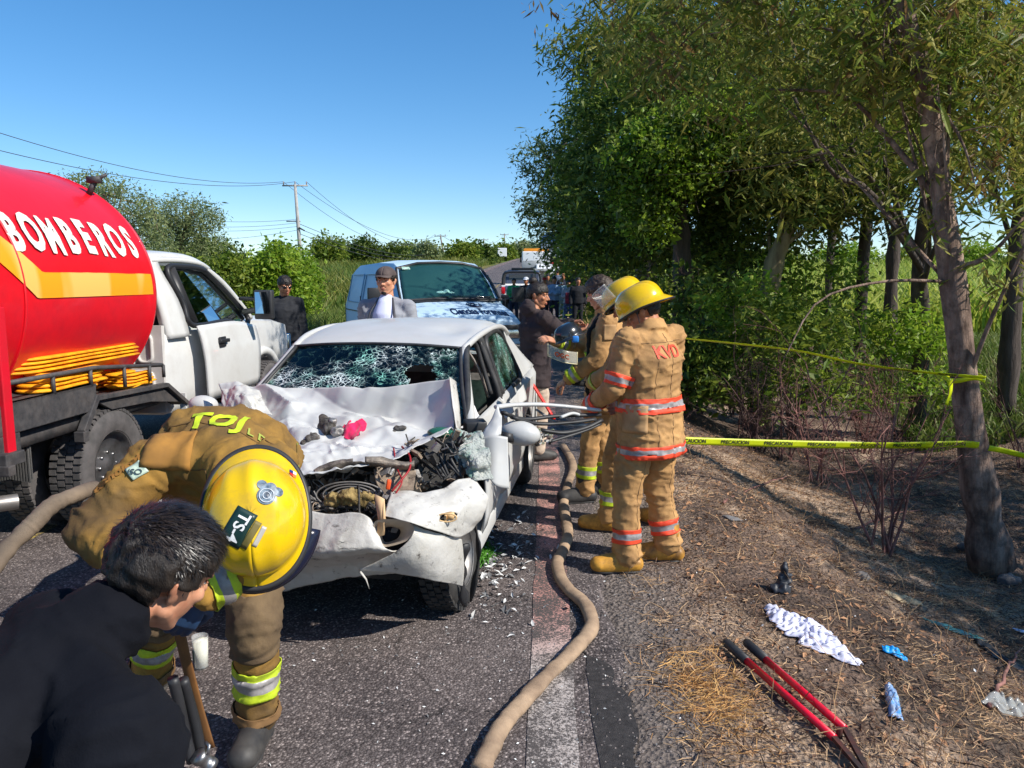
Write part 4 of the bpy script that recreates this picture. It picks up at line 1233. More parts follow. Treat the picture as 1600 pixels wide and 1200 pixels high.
# roof, pillars
G = cgrid([[(-2.03, y_, z0), (-1.9, y_, z0 + .045), (-1.16, y_, z0 + .075), (-.42, y_, z0 + .045), (-.29, y_, z0)] for y_, z0 in ((1.46, 1.88), (1.50, 1.92), (1.9, 1.945), (2.35, 1.94), (2.62, 1.90), (2.78, 1.85))], 20, 20)
mb = MB(); mb.grid(G); mb.build('roof', PAINTW, truck, solid=.04)
def pill(pts, w, h, name='pillar', m=PAINTW):
    mb = MB(); mb.tube(spline(pts, 12), w, 8, flat=h); return mb.build(name, m, truck)
for sx in (0, 1):
    X_ = lambda x: x if sx == 0 else -2.32 - x
    pill([(X_(-.30), 2.62, 1.89), (X_(-.24), 2.95, 1.72), (X_(-.18), 3.28, 1.47), (X_(-.15), 3.42, 1.34)], .042, .8)
    mb = MB()
    G = cgrid([[(X_(-.30), 1.48, 1.90), (X_(-.27), 1.50, 1.80), (X_(-.20), 1.52, 1.58), (X_(-.16), 1.54, 1.36), (X_(-.14), 1.56, 1.25)],
               [(X_(-.29), 1.68, 1.925), (X_(-.26), 1.72, 1.80), (X_(-.18), 1.80, 1.58), (X_(-.14), 1.86, 1.36), (X_(-.13), 1.88, 1.25)]], 4, 10)
    mb.grid(G); mb.build('rear_pillar', PAINTW, truck, solid=.07)
    # roof rail
    pill([(X_(-.28), 1.60, 1.92), (X_(-.27), 2.1, 1.93), (X_(-.27), 2.5, 1.91), (X_(-.28), 2.72, 1.86)], .035, .8, 'roof_rail')
    # door: skin, window frame, glass
    mb = MB()
    G = cgrid([[(X_(.0), 1.98, .66), (X_(.008), 1.96, .85), (X_(.008), 1.94, 1.05), (X_(-.01), 1.92, 1.22), (X_(-.035), 1.90, 1.345)],
               [(X_(.0), 2.7, .66), (X_(.01), 2.7, .85), (X_(.01), 2.7, 1.05), (X_(-.01), 2.7, 1.22), (X_(-.035), 2.7, 1.345)],
               [(X_(.0), 3.22, .66), (X_(.01), 3.24, .85), (X_(.01), 3.26, 1.05), (X_(-.01), 3.26, 1.18), (X_(-.035), 3.26, 1.27)]], 14, 10)
    mb.grid(G); mb.build('door', PAINTW, truck, solid=.022)
    BT = mat('trim_black', (.02, .02, .022, 1), rough=.45)
    mb = MB()
    loop = [(X_(-.12), 1.93, 1.35), (X_(-.17), 1.87, 1.55), (X_(-.25), 1.78, 1.84), (X_(-.26), 2.1, 1.875), (X_(-.26), 2.45, 1.86), (X_(-.27), 2.62, 1.82), (X_(-.20), 2.95, 1.60), (X_(-.12), 3.22, 1.35), (X_(-.09), 2.95, 1.28), (X_(-.09), 2.6, 1.35)]
    mb.tube(spline([Vector(p) + Vector((.03 if sx == 0 else -.03, 0, 0)) for p in loop], 60, closed=True), .026, 8, closed=True)
    mb.beam((X_(-.12), 1.99, 1.36), (X_(-.245), 1.86, 1.85), .05, .1); 
    mb.build('window_frame', BT, truck)
    mb = MB(); mb.add([Vector(p) for p in loop], [tuple(range(10))]); mb.build('window_glass', GLASSD, truck, smooth=False)
    mb = MB(); mb.box((X_(.03), 2.32, 1.18), (.03, .20, .035)); mb.box((X_(.018), 2.30, 1.17), (.02, .14, .10)); mb.build('door_handle', BT, truck, bevel=.008)
    if sx == 0:
        mb = MB(); mb.beam((-.10, 3.10, 1.42), (.12, 3.02, 1.45), .03, .06); mb.beam((-.12, 3.08, 1.56), (.12, 3.02, 1.56), .03, .04)
        mb.box((.17, 3.02, 1.50), (.19, .09, .30)); mb.build('side_mirror', BLACK, truck, bevel=.02)
        mb = MB(); mb.box((.17, 2.965, 1.52), (.15, .006, .22)); mb.build('mirror_glass', mat('mirror', (.5, .55, .6, 1), rough=.03, metal=1), truck, smooth=False)
# back wall of the cab
WHITEG = mat('cab_back', (.55, .53, .5, 1), (.66, .64, .61, 1), rough=.4, dirt=(.3, .25, .2, 1), dirt_amt=.4)
mb = MB(); mb.box((-1.16, 1.50, 1.0), (2.02, .05, .74)); mb.build('cab_back_wall', WHITEG, truck, smooth=False)
mb = MB()
def rrect(x0, x1, z0, z1, y, r=.05, k=4):
    pts = []
    for cx, cz, a0 in ((x1 - r, z1 - r, 0), (x0 + r, z1 - r, 90), (x0 + r, z0 + r, 180), (x1 - r, z0 + r, 270)):
        for i in range(k + 1):
            a = R(a0 + 90 * i / k); pts.append((cx + r * math.cos(a), y, cz + r * math.sin(a)))
    return pts
for (x0, x1, z0, z1) in ((-.62, -.40, 1.02, 1.30), (-.36, -.24, 1.06, 1.30), (-.95, -.66, 1.02, 1.30), (-.62, -.24, .70, .98)):
    mb.tube(rrect(x0, x1, z0, z1, 1.47), .016, 6, closed=True)
mb.build('pressed_rib', WHITEG, truck)
mb = MB(); mb.box((-.44, 1.472, .90), (.3, .012, .13))
for k in range(5): mb.box((-.44, 1.462, .85 + k * .025), (.28, .016, .009), (.5, 0, 0))
mb.build('vent', BLACK, truck, smooth=False)
mb = MB(); mb.tube(spline([(-.42, 1.46, 1.13), (-.44, 1.42, 1.05), (-.46, 1.45, .95), (-.43, 1.46, .90)], 8), .006, 5); mb.ell((-.42, 1.46, 1.14), (.022, .015, .022)); mb.build('cable', BLACK, truck)
mb = MB()
G = cgrid([[(-2.0, 1.52, 1.86), (-.33, 1.52, 1.86)], [(-2.06, 1.52, 1.38), (-.27, 1.52, 1.38)]], 3, 3); mb.grid(G); mb.build('rear_window', mat('rear_dark_glass', (.01, .012, .012, 1), rough=.05), truck, smooth=False)
mb = MB(); G = cgrid([[(-2.0, 2.72, 1.84), (-.33, 2.72, 1.84)], [(-2.12, 3.42, 1.36), (-.20, 3.42, 1.36)]], 3, 3); mb.grid(G); mb.build('windscreen', GLASSD, truck, smooth=False)
mb = MB(); mb.box((-1.16, 3.2, 1.28), (1.9, .4, .14)); mb.box((-.62, 1.85, 1.15), (.55, .16, .75)); mb.box((-1.75, 1.85, 1.15), (.55, .16, .75)); mb.ell((-.62, 1.83, 1.60), (.14, .05, .09)); mb.ell((-1.75, 1.83, 1.60), (.14, .05, .09))
mb.tube([(-1.75 + .19 * math.cos(a), 2.95 + .05 * math.sin(a), 1.36 + .18 * math.sin(a)) for a in np.linspace(0, 2 * math.pi, 20, endpoint=False)], .014, 6, closed=True)
mb.build('cab_interior', BLACK, truck)
mb = MB(); mb.ell((-.55, 3.1, 1.40), (.18, .14, .06)); mb.ell((-.4, 3.0, 1.37), (.16, .1, .03))
o = mb.build('yellow_cloth', mat('hiviz', (.6, .62, .02, 1), (.45, .5, .03, 1), rough=.8), None); o.location = truck.location; o.rotation_euler = truck.rotation_euler
tag(o, 'yellow cloth lying on the dashboard of the white cab', 'cloth')
mb = MB()
for y_ in (1.50,): mb.box((-.03, y_ + .05, .66), (.05, .03, .26))
mb.build('cab_step', PAINTW, truck, smooth=False)

# folded orange hoses on the deck
HOSE_O = mat('hose_orange', srgb(250, 178, 22), srgb(226, 140, 14), scale=12, rough=.6, bump=.5, bscale=90)
def folded(label, x0, x1, y0, y1, z0, layers, h, seed):
    r = np.random.default_rng(seed)
    root = empty('hose_bundle', (0, 0, 0), 0, label, 'fire hose', 'orange hoses stacked on the truck deck')
    root.location = truck.location; root.rotation_euler = truck.rotation_euler
    for i in range(layers):
        mb = MB(); z = z0 + h * (i + .5)
        a = y0 + r.normal(0, .03) + i * .012; b = y1 + r.normal(0, .03) - i * .02
        n = 3; xx = np.linspace(x0, x1, n)
        pts = []
        for k in range(n):
            seq = ((a, b) if k % 2 == 0 else (b, a))
            pts += [(xx[k] + r.normal(0, .006), seq[0], z), (xx[k], (a + b) / 2, z + r.normal(0, .003)), (xx[k] + r.normal(0, .006), seq[1], z)]
        q = spline(pts, 60)
        mb.tube(q, (x1 - x0) / n * .42, 8, flat=h / ((x1 - x0) / n * .84) * .92)
        mb.build('hose_fold', HOSE_O, root)
    return root
folded('lower left stack of folded orange fire hose behind the rail', -.36, -.06, -.22, .40, 1.046, 4, .03, 1)
folded('upper long stack of folded orange fire hose under the tank', -.50, -.16, -.22, 1.06, 1.165, 4, .026, 2)
folded('short orange hose stack at the right end of the rail', -.34, -.06, .72, 1.12, .93, 5, .024, 3)
# ------------------------------------------------------------------ the wrecked saloon
CARW = mat('car_white', (0.52, 0.52, 0.51, 1), (0.47, 0.47, 0.45, 1), scale=3, rough=0.45, coat=0.12, bump=.04, bscale=9, dirt=(0.45, 0.42, 0.38, 1), dirt_amt=0.28, dirt_scale=7, dist=.02)
CARWS = mat('car_white_scraped', (0.54, 0.525, 0.49, 1), (0.45, 0.43, 0.385, 1), scale=6, rough=0.42, coat=0.15, bump=.5, bscale=20, dirt=(0.05, 0.042, 0.036, 1), dirt_amt=0.9, dirt_scale=13, dramp=(.58, .68), dist=.012)
SEAL = mat('seal_black', (.018, .018, .02, 1), (.05, .05, .05, 1), scale=8, rough=.5)
TANM = mat('dirty_metal', srgb(170, 150, 128), srgb(96, 82, 70), scale=8, rough=.7, bump=.7, bscale=40, dirt=(.03, .025, .02, 1), dirt_amt=.9, dirt_scale=14)
ALU = mat('torn_metal', (.42, .40, .38, 1), (.12, .11, .10, 1), scale=14, rough=.45, metal=.5, bump=.5)
car = empty('wrecked_car', (-.824, 5.30, 0), -R(7.76), 'white saloon car with smashed front, buckled bonnet and shattered windscreen', 'car')
CM = Matrix.Translation((-.824, 5.30, 0)) @ Matrix.Rotation(-R(7.76), 4, 'Z')
def L3(p): return CM @ Vector(p)

def folds(V, f, seed=0, k=4):
    """sharp origami-like creases"""
    r = np.random.default_rng(int(seed) + 100)
    out = 0
    for i in range(k):
        d = r.normal(0, 1, 3); d /= np.linalg.norm(d)
        w = V @ d * f * r.uniform(.6, 1.6) + vnoise(V * f * .7 + seed + i * 7) * .32 + r.uniform()
        out = out + np.abs(w - np.floor(w) - .5) * 4 - 1
    return out / k * 1.5
def crumple(G, amp, f, seed=0):
    """creased sheet metal; G grid of points"""
    V = G.reshape(-1, 3)
    n = np.cross(np.gradient(G, axis=0), np.gradient(G, axis=1)).reshape(-1, 3)
    n /= np.linalg.norm(n, axis=1, keepdims=True) + 1e-9
    d = (folds(V, f * .55, seed) * .7 + folds(V, f * 1.5, seed + 5) * .25 + vnoise(V * f * 3 + seed) * .1) * amp
    return (V + n * d[:, None]).reshape(G.shape)
def pg(rows): return [[tuple(P(*q)) for q in r] for r in rows]
def wpanel(name, G, m, solid=.004, parent=car, keep=None, auto=35, label=None):
    mb = MB(); mb.grid(G, keep=keep)
    return mb.build(name, m, parent, world=True, solid=solid, auto=auto, label=label)
def lpanel(name, rows, nu, nv, m, solid=.01, sm=40, crum=0, f=4, label=None):
    G = cgrid(rows, nu, nv)
    if crum: G = crumple(G, crum, f)
    mb = MB(); mb.grid(G); return mb.build(name, m, car, solid=solid, auto=sm, label=label)

from mathutils.bvhtree import BVHTree
def BVHTree_from(o):
    me = o.data
    return BVHTree.FromPolygons([v.co for v in me.vertices], [tuple(p.vertices) for p in me.polygons])
# roof
rows = []
for y_, zc, hw, ze in ((-.34, 1.335, .555, 1.305), (-.15, 1.385, .57, 1.345), (.2, 1.435, .59, 1.385), (.65, 1.45, .60, 1.395), (1.05, 1.435, .59, 1.375), (1.35, 1.39, .57, 1.335), (1.5, 1.345, .56, 1.29)):
    rows.append([(-hw, y_, ze), (-hw * .82, y_, ze + (zc - ze) * .65), (-hw * .4, y_, zc - .005), (0, y_, zc), (hw * .4, y_, zc - .005), (hw * .82, y_, ze + (zc - ze) * .65), (hw, y_, ze)])
G = cgrid(rows, 40, 40)
V = G.reshape(-1, 3); dent = -.035 * np.exp(-(((V[:, 0] - .42) / .12) ** 2 + ((V[:, 1] - .1) / .18) ** 2)) + fbm(V * 4, 2) * .004
V[:, 2] += dent
mb = MB(); mb.grid(V.reshape(G.shape)); mb.build('roof', CARW, car, solid=.02, auto=50)
# rear window, boot lid, rear end
DKG = glassmat('car_glass', (0.6, 0.8, 0.72), 0.35)
lpanel('rear_window', [[(-.53, 1.5, 1.33), (0, 1.52, 1.345), (.53, 1.5, 1.33)], [(-.60, 1.9, 1.06), (0, 1.98, 1.07), (.60, 1.9, 1.06)]], 5, 8, DKG, .004)
lpanel('boot_lid', [[(-.66, 1.88, 1.05), (0, 1.97, 1.06), (.66, 1.88, 1.05)], [(-.66, 2.1, 1.03), (0, 2.2, 1.04), (.66, 2.1, 1.03)], [(-.66, 2.16, .75), (0, 2.28, .76), (.66, 2.16, .75)]], 10, 10, CARW)
lpanel('rear_bumper', [[(-.80, 1.9, .72), (-.7, 2.16, .72), (0, 2.3, .72), (.7, 2.16, .72), (.80, 1.9, .72)], [(-.80, 1.9, .5), (-.7, 2.2, .5), (0, 2.34, .5), (.7, 2.2, .5), (.80, 1.9, .5)], [(-.79, 1.9, .28), (-.7, 2.12, .28), (0, 2.27, .28), (.7, 2.12, .28), (.79, 1.9, .28)]], 8, 24, CARW)
# pillars and rails
def bar(name, pts, r, flat, m, n=14, parent=car):
    mb = MB(); mb.tube(spline(pts, n), r, 8, flat=flat); return mb.build(name, m, parent)
for s in (-1, 1):
    # windscreen pillar
    bar('windscreen_pillar', [(s * .565, -.33, 1.31), (s * .62, -.55, 1.17), (s * .69, -.80, 1.01), (s * .735, -.98, .92)], .030, .7, CARW)
    bar('roof_rail', [(s * .565, -.33, 1.315), (s * .60, 0, 1.375), (s * .615, .5, 1.40), (s * .61, 1.0, 1.375), (s * .60, 1.4, 1.30)], .022, 1, CARW)
    lpanel('rear_pillar', [[(s * .60, 1.12, 1.36), (s * .64, 1.22, 1.18), (s * .72, 1.28, 1.0), (s * .76, 1.32, .9)], [(s * .56, 1.52, 1.31), (s * .62, 1.7, 1.18), (s * .68, 1.9, 1.06), (s * .76, 2.0, .96)]], 8, 8, CARW)
    # quarter panel round the rear wheel
    yv = np.linspace(1.02, 2.12, 26)
    zb = np.where(np.abs(yv - 1.37) < .36, .30 + np.sqrt(np.maximum(0, .36 ** 2 - (yv - 1.37) ** 2)), .29)
    G = np.array([[(s * (.80 - .10 * max(0, y_ - 1.7) ** 2 * 2 - (.045 if k > .9 else 0) - .02 * (1 - k)), y_, z0 + (.93 + .03 * (y_ - 1) - z0) * k) for k in np.linspace(0, 1, 10)] for y_, z0 in zip(yv, zb)])
    mb = MB(); mb.grid(G); mb.build('quarter_panel', CARW, car, solid=.012, auto=50)
def side_door(name, s, y0, y1, crum=0, label=None):
    yv = np.linspace(y0, y1, 12)
    G = np.array([[(s * x, y_, z) for x, z in ((.775, .30), (.80, .40), (.805, .55), (.80, .66), (.805, .69), (.79, .82), (.76, .93), (.74, .955))] for y_ in yv])
    if crum: G = crumple(G, crum, 3.5, 4)
    mb = MB(); mb.grid(G); return mb.build(name, CARW, car, solid=.014, auto=45, label=label)
side_door('front_door', 1, -.92, -.02, .014, 'dented driver side door without its window frame')
side_door('rear_door', 1, .0, 1.0, .008)
side_door('front_door', -1, -.92, -.02); side_door('rear_door', -1, .0, 1.0)
for s in (-1, 1):
    mb = MB(); mb.box((s * .745, .05, .26), (.08, 2.0, .12)); mb.build('sill', CARW, car, bevel=.02)
# door-aperture seals on the near side: front opening, rear opening
bar('door_seal', [(.70, -.93, .93), (.665, -.72, 1.08), (.60, -.42, 1.27), (.575, -.22, 1.335), (.60, -.02, 1.35), (.665, .02, 1.20), (.73, .03, 1.0), (.75, .02, .9)], .020, 1, SEAL, 40)
bar('door_seal', [(.655, -.88, .93), (.62, -.66, 1.09), (.565, -.38, 1.26), (.55, -.2, 1.31), (.585, -.05, 1.33), (.63, -.02, 1.18), (.69, -.02, .98)], .016, 1, SEAL, 40)
lpanel('door_pillar', [[(.60, -.02, 1.36), (.665, .0, 1.18), (.735, .01, .98), (.76, .02, .7)], [(.60, .09, 1.37), (.665, .10, 1.18), (.735, .10, .98), (.76, .11, .7)]], 3, 10, SEAL, .03)
bar('window_frame', [(.745, .14, .96), (.68, .12, 1.16), (.625, .14, 1.33), (.62, .4, 1.375), (.62, .75, 1.355), (.64, 1.0, 1.24), (.70, 1.1, 1.08), (.75, 1.08, .96), (.755, .6, .955)], .02, 1, SEAL, 50)
# far side glass and frames
for y0, y1 in ((-.75, 0), (.1, .98)):
    lpanel('side_window', [[(-.72, y0, .96), (-.68 + .0, y0 + .1, 1.1), (-.60, max(y0, -.3) + .05, 1.34)], [(-.74, y1, .96), (-.68, y1, 1.15), (-.61, y1, 1.36)]], 4, 6, DKG, .003)

# cracked glass material
def cracked(name, amt=0.5, sc=14, tint=(0.25, 0.62, 0.5), lo=.45, hi=.62, grad=None):
    m = bpy.data.materials.new(name); m.use_nodes = True
    N, L = m.node_tree.nodes, m.node_tree.links
    b = N['Principled BSDF']; b.inputs['Roughness'].default_value = .35
    tc = N.new('ShaderNodeTexCoord')
    n0 = N.new('ShaderNodeTexNoise'); n0.inputs['Scale'].default_value = 3; n0.inputs['Detail'].default_value = 4
    L.new(tc.outputs['Object'], n0.inputs['Vector'])
    mv = N.new('ShaderNodeMix'); mv.data_type = 'RGBA'; mv.inputs['Factor'].default_value = .22
    L.new(tc.outputs['Object'], mv.inputs['A']); L.new(n0.outputs['Color'], mv.inputs['B'])
    facs = []
    for s_, wdt in ((sc, .014), (sc * 3.2, .05)):
        v = N.new('ShaderNodeTexVoronoi'); v.feature = 'DISTANCE_TO_EDGE'; v.inputs['Scale'].default_value = s_
        L.new(mv.outputs['Result'], v.inputs['Vector'])
        lt = N.new('ShaderNodeMath'); lt.operation = 'LESS_THAN'; lt.inputs[1].default_value = wdt
        L.new(v.outputs['Distance'], lt.inputs[0]); facs.append(lt.outputs[0])
    mask = N.new('ShaderNodeTexNoise'); mask.inputs['Scale'].default_value = 3.4; mask.inputs['Detail'].default_value = 6; mask.inputs['Roughness'].default_value = .7
    L.new(tc.outputs['Object'], mask.inputs['Vector'])
    mr = N.new('ShaderNodeMapRange'); mr.inputs['From Min'].default_value = lo; mr.inputs['From Max'].default_value = hi
    L.new(mask.outputs['Fac'], mr.inputs['Value'])
    mb_ = N.new('ShaderNodeMath'); mb_.operation = 'MULTIPLY'; rb = N.new('ShaderNodeMapRange'); rb.inputs['From Min'].default_value = .36; rb.inputs['From Max'].default_value = .56; L.new(mask.outputs['Fac'], rb.inputs['Value']); L.new(facs[0], mb_.inputs[0]); L.new(rb.outputs[0], mb_.inputs[1])
    mx = N.new('ShaderNodeMath'); mx.operation = 'MAXIMUM'; L.new(mb_.outputs[0], mx.inputs[0]); 
    m2 = N.new('ShaderNodeMath'); m2.operation = 'MULTIPLY'; L.new(facs[1], m2.inputs[0]); L.new(mr.outputs[0], m2.inputs[1]); L.new(m2.outputs[0], mx.inputs[1])
    m3 = N.new('ShaderNodeMath'); m3.operation = 'MULTIPLY'; m3.use_clamp = True
    ad = N.new('ShaderNodeMath'); ad.operation = 'MULTIPLY_ADD'; ad.inputs[1].default_value = .8; ad.inputs[2].default_value = amt
    L.new(mr.outputs[0], ad.inputs[0])
    L.new(mx.outputs[0], m3.inputs[0]); L.new(ad.outputs[0], m3.inputs[1])
    nc = N.new('ShaderNodeTexNoise'); nc.inputs['Scale'].default_value = 5; L.new(tc.outputs['Object'], nc.inputs['Vector'])
    cr = N.new('ShaderNodeValToRGB'); cr.color_ramp.elements[0].position = .42; cr.color_ramp.elements[0].color = (*tint, 1); cr.color_ramp.elements[1].position = .58; cr.color_ramp.elements[1].color = (.72, .82, .8, 1)
    L.new(nc.outputs['Fac'], cr.inputs[0]); L.new(cr.outputs[0], b.inputs['Base Color'])
    t = N.new('ShaderNodeBsdfTransparent'); t.inputs[0].default_value = (.38, .52, .48, 1)
    g = N.new('ShaderNodeBsdfGlossy'); g.inputs['Roughness'].default_value = .08
    f = N.new('ShaderNodeFresnel'); f.inputs[0].default_value = 1.45
    gl = N.new('ShaderNodeMixShader'); L.new(f.outputs[0], gl.inputs[0]); L.new(t.outputs[0], gl.inputs[1]); L.new(g.outputs[0], gl.inputs[2])
    bp = N.new('ShaderNodeBump'); bp.inputs['Strength'].default_value = .4; bp.inputs['Distance'].default_value = .004; L.new(mx.outputs[0], bp.inputs['Height'])
    L.new(bp.outputs[0], g.inputs['Normal'])
    fin = N.new('ShaderNodeMixShader'); L.new(m3.outputs[0], fin.inputs[0]); L.new(gl.outputs[0], fin.inputs[1]); L.new(b.outputs[0], fin.inputs[2])
    L.new(fin.outputs[0], N['Material Output'].inputs['Surface'])
    return m
CRK = cracked('cracked_windscreen', .25, 15, lo=.47, hi=.58)
CRKS = cracked('cracked_side_glass', .3, 22, lo=.42, hi=.66)
G = cgrid([[(-.545, -.33, 1.318), (-.3, -.37, 1.338), (0, -.385, 1.345), (.3, -.37, 1.338), (.545, -.33, 1.318)],
           [(-.61, -.62, 1.13), (-.32, -.68, 1.15), (0, -.70, 1.15), (.32, -.68, 1.14), (.61, -.62, 1.13)],
           [(-.69, -.90, .94), (-.36, -.98, .94), (0, -1.0, .94), (.36, -.98, .94), (.69, -.90, .94)]], 60, 110)
V = G.reshape(-1, 3)
sagc = -.05 * np.exp(-(((V[:, 0] - .30) / .22) ** 2 + ((V[:, 1] + .72) / .2) ** 2)) + fbm(V * 9, 3) * .006
V[:, 2] += sagc
Wd = np.array([L3(v) for v in V]).reshape(G.shape)
# irregular hole where the glass has gone
hole_c = np.array([.335, -.60])
d = np.sqrt(((V[:, 0] - hole_c[0]) / .14) ** 2 + ((V[:, 1] - hole_c[1]) / .12) ** 2) + fbm(V * 17, 2) * .42
keep = (d.reshape(G.shape[:2]) > .72)[:-1, :-1]
mb = MB(); mb.grid(G, keep=keep); mb.build('windscreen', CRK, car, solid=.005)
bar('windscreen_trim', [(-.56, -.34, 1.322), (-.3, -.385, 1.343), (0, -.40, 1.35), (.3, -.385, 1.343), (.555, -.34, 1.322)], .009, 1, SEAL, 30)
for s in (-1, 1): bar('windscreen_trim', [(s * .548, -.345, 1.32), (s * .615, -.64, 1.14), (s * .70, -.93, .95)], .012, 1, SEAL, 12)
lpanel('rear_side_window', [[(.73, .16, .97), (.665, .15, 1.17), (.62, .18, 1.33)], [(.735, .6, .965), (.67, .6, 1.18), (.622, .6, 1.355)], [(.74, 1.04, .97), (.69, 1.02, 1.12), (.645, .94, 1.27)]], 12, 12, CRKS, .004)

# interior
INT = mat('car_interior', (.025, .024, .024, 1), (.05, .048, .045, 1), scale=9, rough=.8)
SEATM = mat('seat_cloth', (.06, .057, .055, 1), (.10, .095, .09, 1), scale=20, rough=.9)
mb = MB(); mb.box((0, .5, .30), (1.44, 2.9, .06)); mb.box((0, -.98, .62), (1.36, .1, .6)); mb.box((0, 1.45, .62), (1.4, .06, .6)); mb.build('floor_pan', INT, car)
mb = MB(); mb.trunk([((0, -.95, .80), .66, .10), ((0, -.85, .88), .66, .14), ((0, -.75, .84), .64, .1)], (1, 0, 0)); mb.build('dashboard', INT, car)
for sx in (-.37, .37):
    mb = MB(); mb.trunk([((sx, .18, .45), .25, .09), ((sx, .28, .75), .25, .08), ((sx, .36, 1.02), .21, .06)], (1, 0, 0)); mb.trunk([((sx, -.35, .50), .25, .07), ((sx, .15, .46), .25, .08)], (1, 0, 0)); mb.build('seat', SEATM, car)
    mb = MB(); mb.ell((sx, .40, 1.16), (.13, .05, .10)); mb.build('headrest', SEATM, car)
mb = MB(); mb.trunk([((0, 1.15, .5), .62, .1), ((0, 1.32, .95), .60, .06)], (1, 0, 0)); mb.build('rear_seat', SEATM, car)
mb = MB(); mb.tube([(.37 + .18 * math.cos(a), -.52 + .06 * math.sin(a), .92 + .17 * math.sin(a)) for a in np.linspace(0, 2 * math.pi, 24, endpoint=False)], .014, 6, closed=True); mb.build('steering_wheel', INT, car)
mb = MB(); mb.ell((.50, -.40, .80), (.17, .17, .26)); mb.ell((.58, -.30, .72), (.13, .12, .2)); o_ = remesh(mb, .015, 3); V = getv(o_); setv(o_, V + getn(o_) * (fbm(V * 9, 2) * .02)[:, None]); o_.materials.append(mat('airbag', (.78, .78, .8, 1), rough=.8)); put(o_, 'airbag', car)
bar('headlining_strip', [(.52, -.05, 1.30), (.60, .0, 1.15), (.66, .05, .95)], .022, .4, mat('beige_trim', srgb(150, 140, 132), rough=.8), 10)

# wheels
AL = mat('alloy', (.30, .29, .28, 1), (.16, .15, .14, 1), scale=10, rough=.45, metal=.7)
for (x_, y_) in ((.72, 1.37), (-.72, 1.37), (-.72, -1.30)):
    wr = empty('wheel', (0, 0, 0)); wr.parent = car
    wheel('wheel', wr, (x_, y_, .30), .30, .19, lugs=0, rimmat=AL, ax=(1 if x_ > 0 else -1, 0, 0))
wr = empty('wheel', (0, 0, 0)); wr.parent = car; wr['label'] = 'bent front wheel with torn tyre'
wheel('wheel', wr, (.655, -1.20, .275), .285, .17, lugs=40, rimmat=AL, ax=(.985, -.12, .12))
# torn black liner strips behind the bumper corner
for k, (a, b, c_) in enumerate((((735, 800, 3.75), (748, 860, 3.78), (735, 940, 3.82)), ((728, 850, 3.66), (722, 900, 3.70), (727, 948, 3.76)))):
    mb = MB(); mb.tube(spline([P(*a), P(*b), P(*c_)], 10), [.02 + .012 * math.sin(i * 1.7) for i in range(11)], 6, flat=.35); mb.build('torn_liner', BLACK, car, world=True)

# ---- bonnet, buckled upward
rows = pg([
    [(342, 600, 4.46), (372, 594, 4.44), (400, 603, 4.42), (440, 606, 4.38), (485, 596, 4.34), (540, 605, 4.30), (600, 607, 4.26), (660, 597, 4.20), (703, 590, 4.12)],
    [(346, 628, 4.36), (380, 630, 4.30), (420, 632, 4.32), (460, 634, 4.26), (500, 636, 4.26), (550, 640, 4.22), (605, 645, 4.19), (665, 640, 4.13), (706, 632, 4.06)],
    [(352, 655, 4.26), (385, 652, 4.22), (425, 660, 4.16), (465, 655, 4.14), (510, 664, 4.12), (560, 662, 4.12), (612, 655, 4.06), (668, 668, 4.03), (710, 664, 3.98)],
    [(352, 686, 4.14), (395, 686, 4.07), (445, 690, 3.98), (480, 684, 3.96), (520, 688, 3.95), (565, 686, 3.93), (612, 686, 3.92), (660, 681, 3.92), (705, 668, 3.92)],
    [(335, 722, 3.95), (395, 724, 3.87), (455, 722, 3.78), (490, 716, 3.78), (530, 714, 3.77), (570, 706, 3.78), (612, 702, 3.80), (655, 690, 3.84), (700, 673, 3.88)],
    [(318, 772, 3.75), (390, 765, 3.66), (462, 748, 3.57), (497, 738, 3.56), (538, 730, 3.58), (578, 720, 3.62), (618, 712, 3.68), (654, 696, 3.76), (694, 678, 3.84)]])
G = cgrid(rows, 90, 130)
V = G.reshape(-1, 3)
big = crumple(G, .045, 3.2, 12)
fw = np.linspace(0, 1, G.shape[0])[:, None] * np.ones((1, G.shape[1]))
lw = 1 - np.linspace(0, 1, G.shape[1])[None] * np.ones((G.shape[0], 1))
Lc = crumple(G, .022, 9.0, 7) - G
Mc = crumple(G, .006, 24.0, 3) - G
G2 = big + Lc * (np.clip(fw * 1.2 + lw * 1.3 - .5, 0.05, 1.3))[..., None] + Mc * np.clip(fw + lw - .8, 0, 1)[..., None]
# sharp folds
aa, bb = np.meshgrid(np.linspace(0, 1, G.shape[0]), np.linspace(0, 1, G.shape[1]), indexing='ij')
def fold(G, pts, A, w):
    best = np.full(aa.shape, 9.0)
    for (a0, b0), (a1, b1) in zip(pts[:-1], pts[1:]):
        dx, dy = a1 - a0, (b1 - b0) * 1.5
        t = np.clip(((aa - a0) * dx + (bb - b0) * 1.5 * dy) / (dx * dx + dy * dy), 0, 1)
        best = np.minimum(best, np.hypot(aa - a0 - t * dx, (bb - b0) * 1.5 - t * dy))
    h = A * np.maximum(0, 1 - best / w) ** 1.15
    n = np.array([0, -.45, .9])
    return G + h[..., None] * n
G2 = fold(G2, [(.0, .50), (.18, .62), (.34, .74), (.36, .98)], -.045, .22)
G2 = fold(G2, [(.38, .60), (.30, .72), (.40, .80)], .035, .10)
G2 = fold(G2, [(.02, .30), (.25, .36), (.52, .30)], .030, .12)
G2 = fold(G2, [(.12, .18), (.35, .22), (.40, .42)], -.026, .10)
G2 = fold(G2, [(.48, .02), (.55, .40), (.50, .70), (.42, .95)], .028, .09)
G2 = fold(G2, [(.62, .20), (.68, .50), (.62, .80)], -.022, .07)
G2 = fold(G2, [(.75, .10), (.82, .45), (.70, .75)], .018, .06)
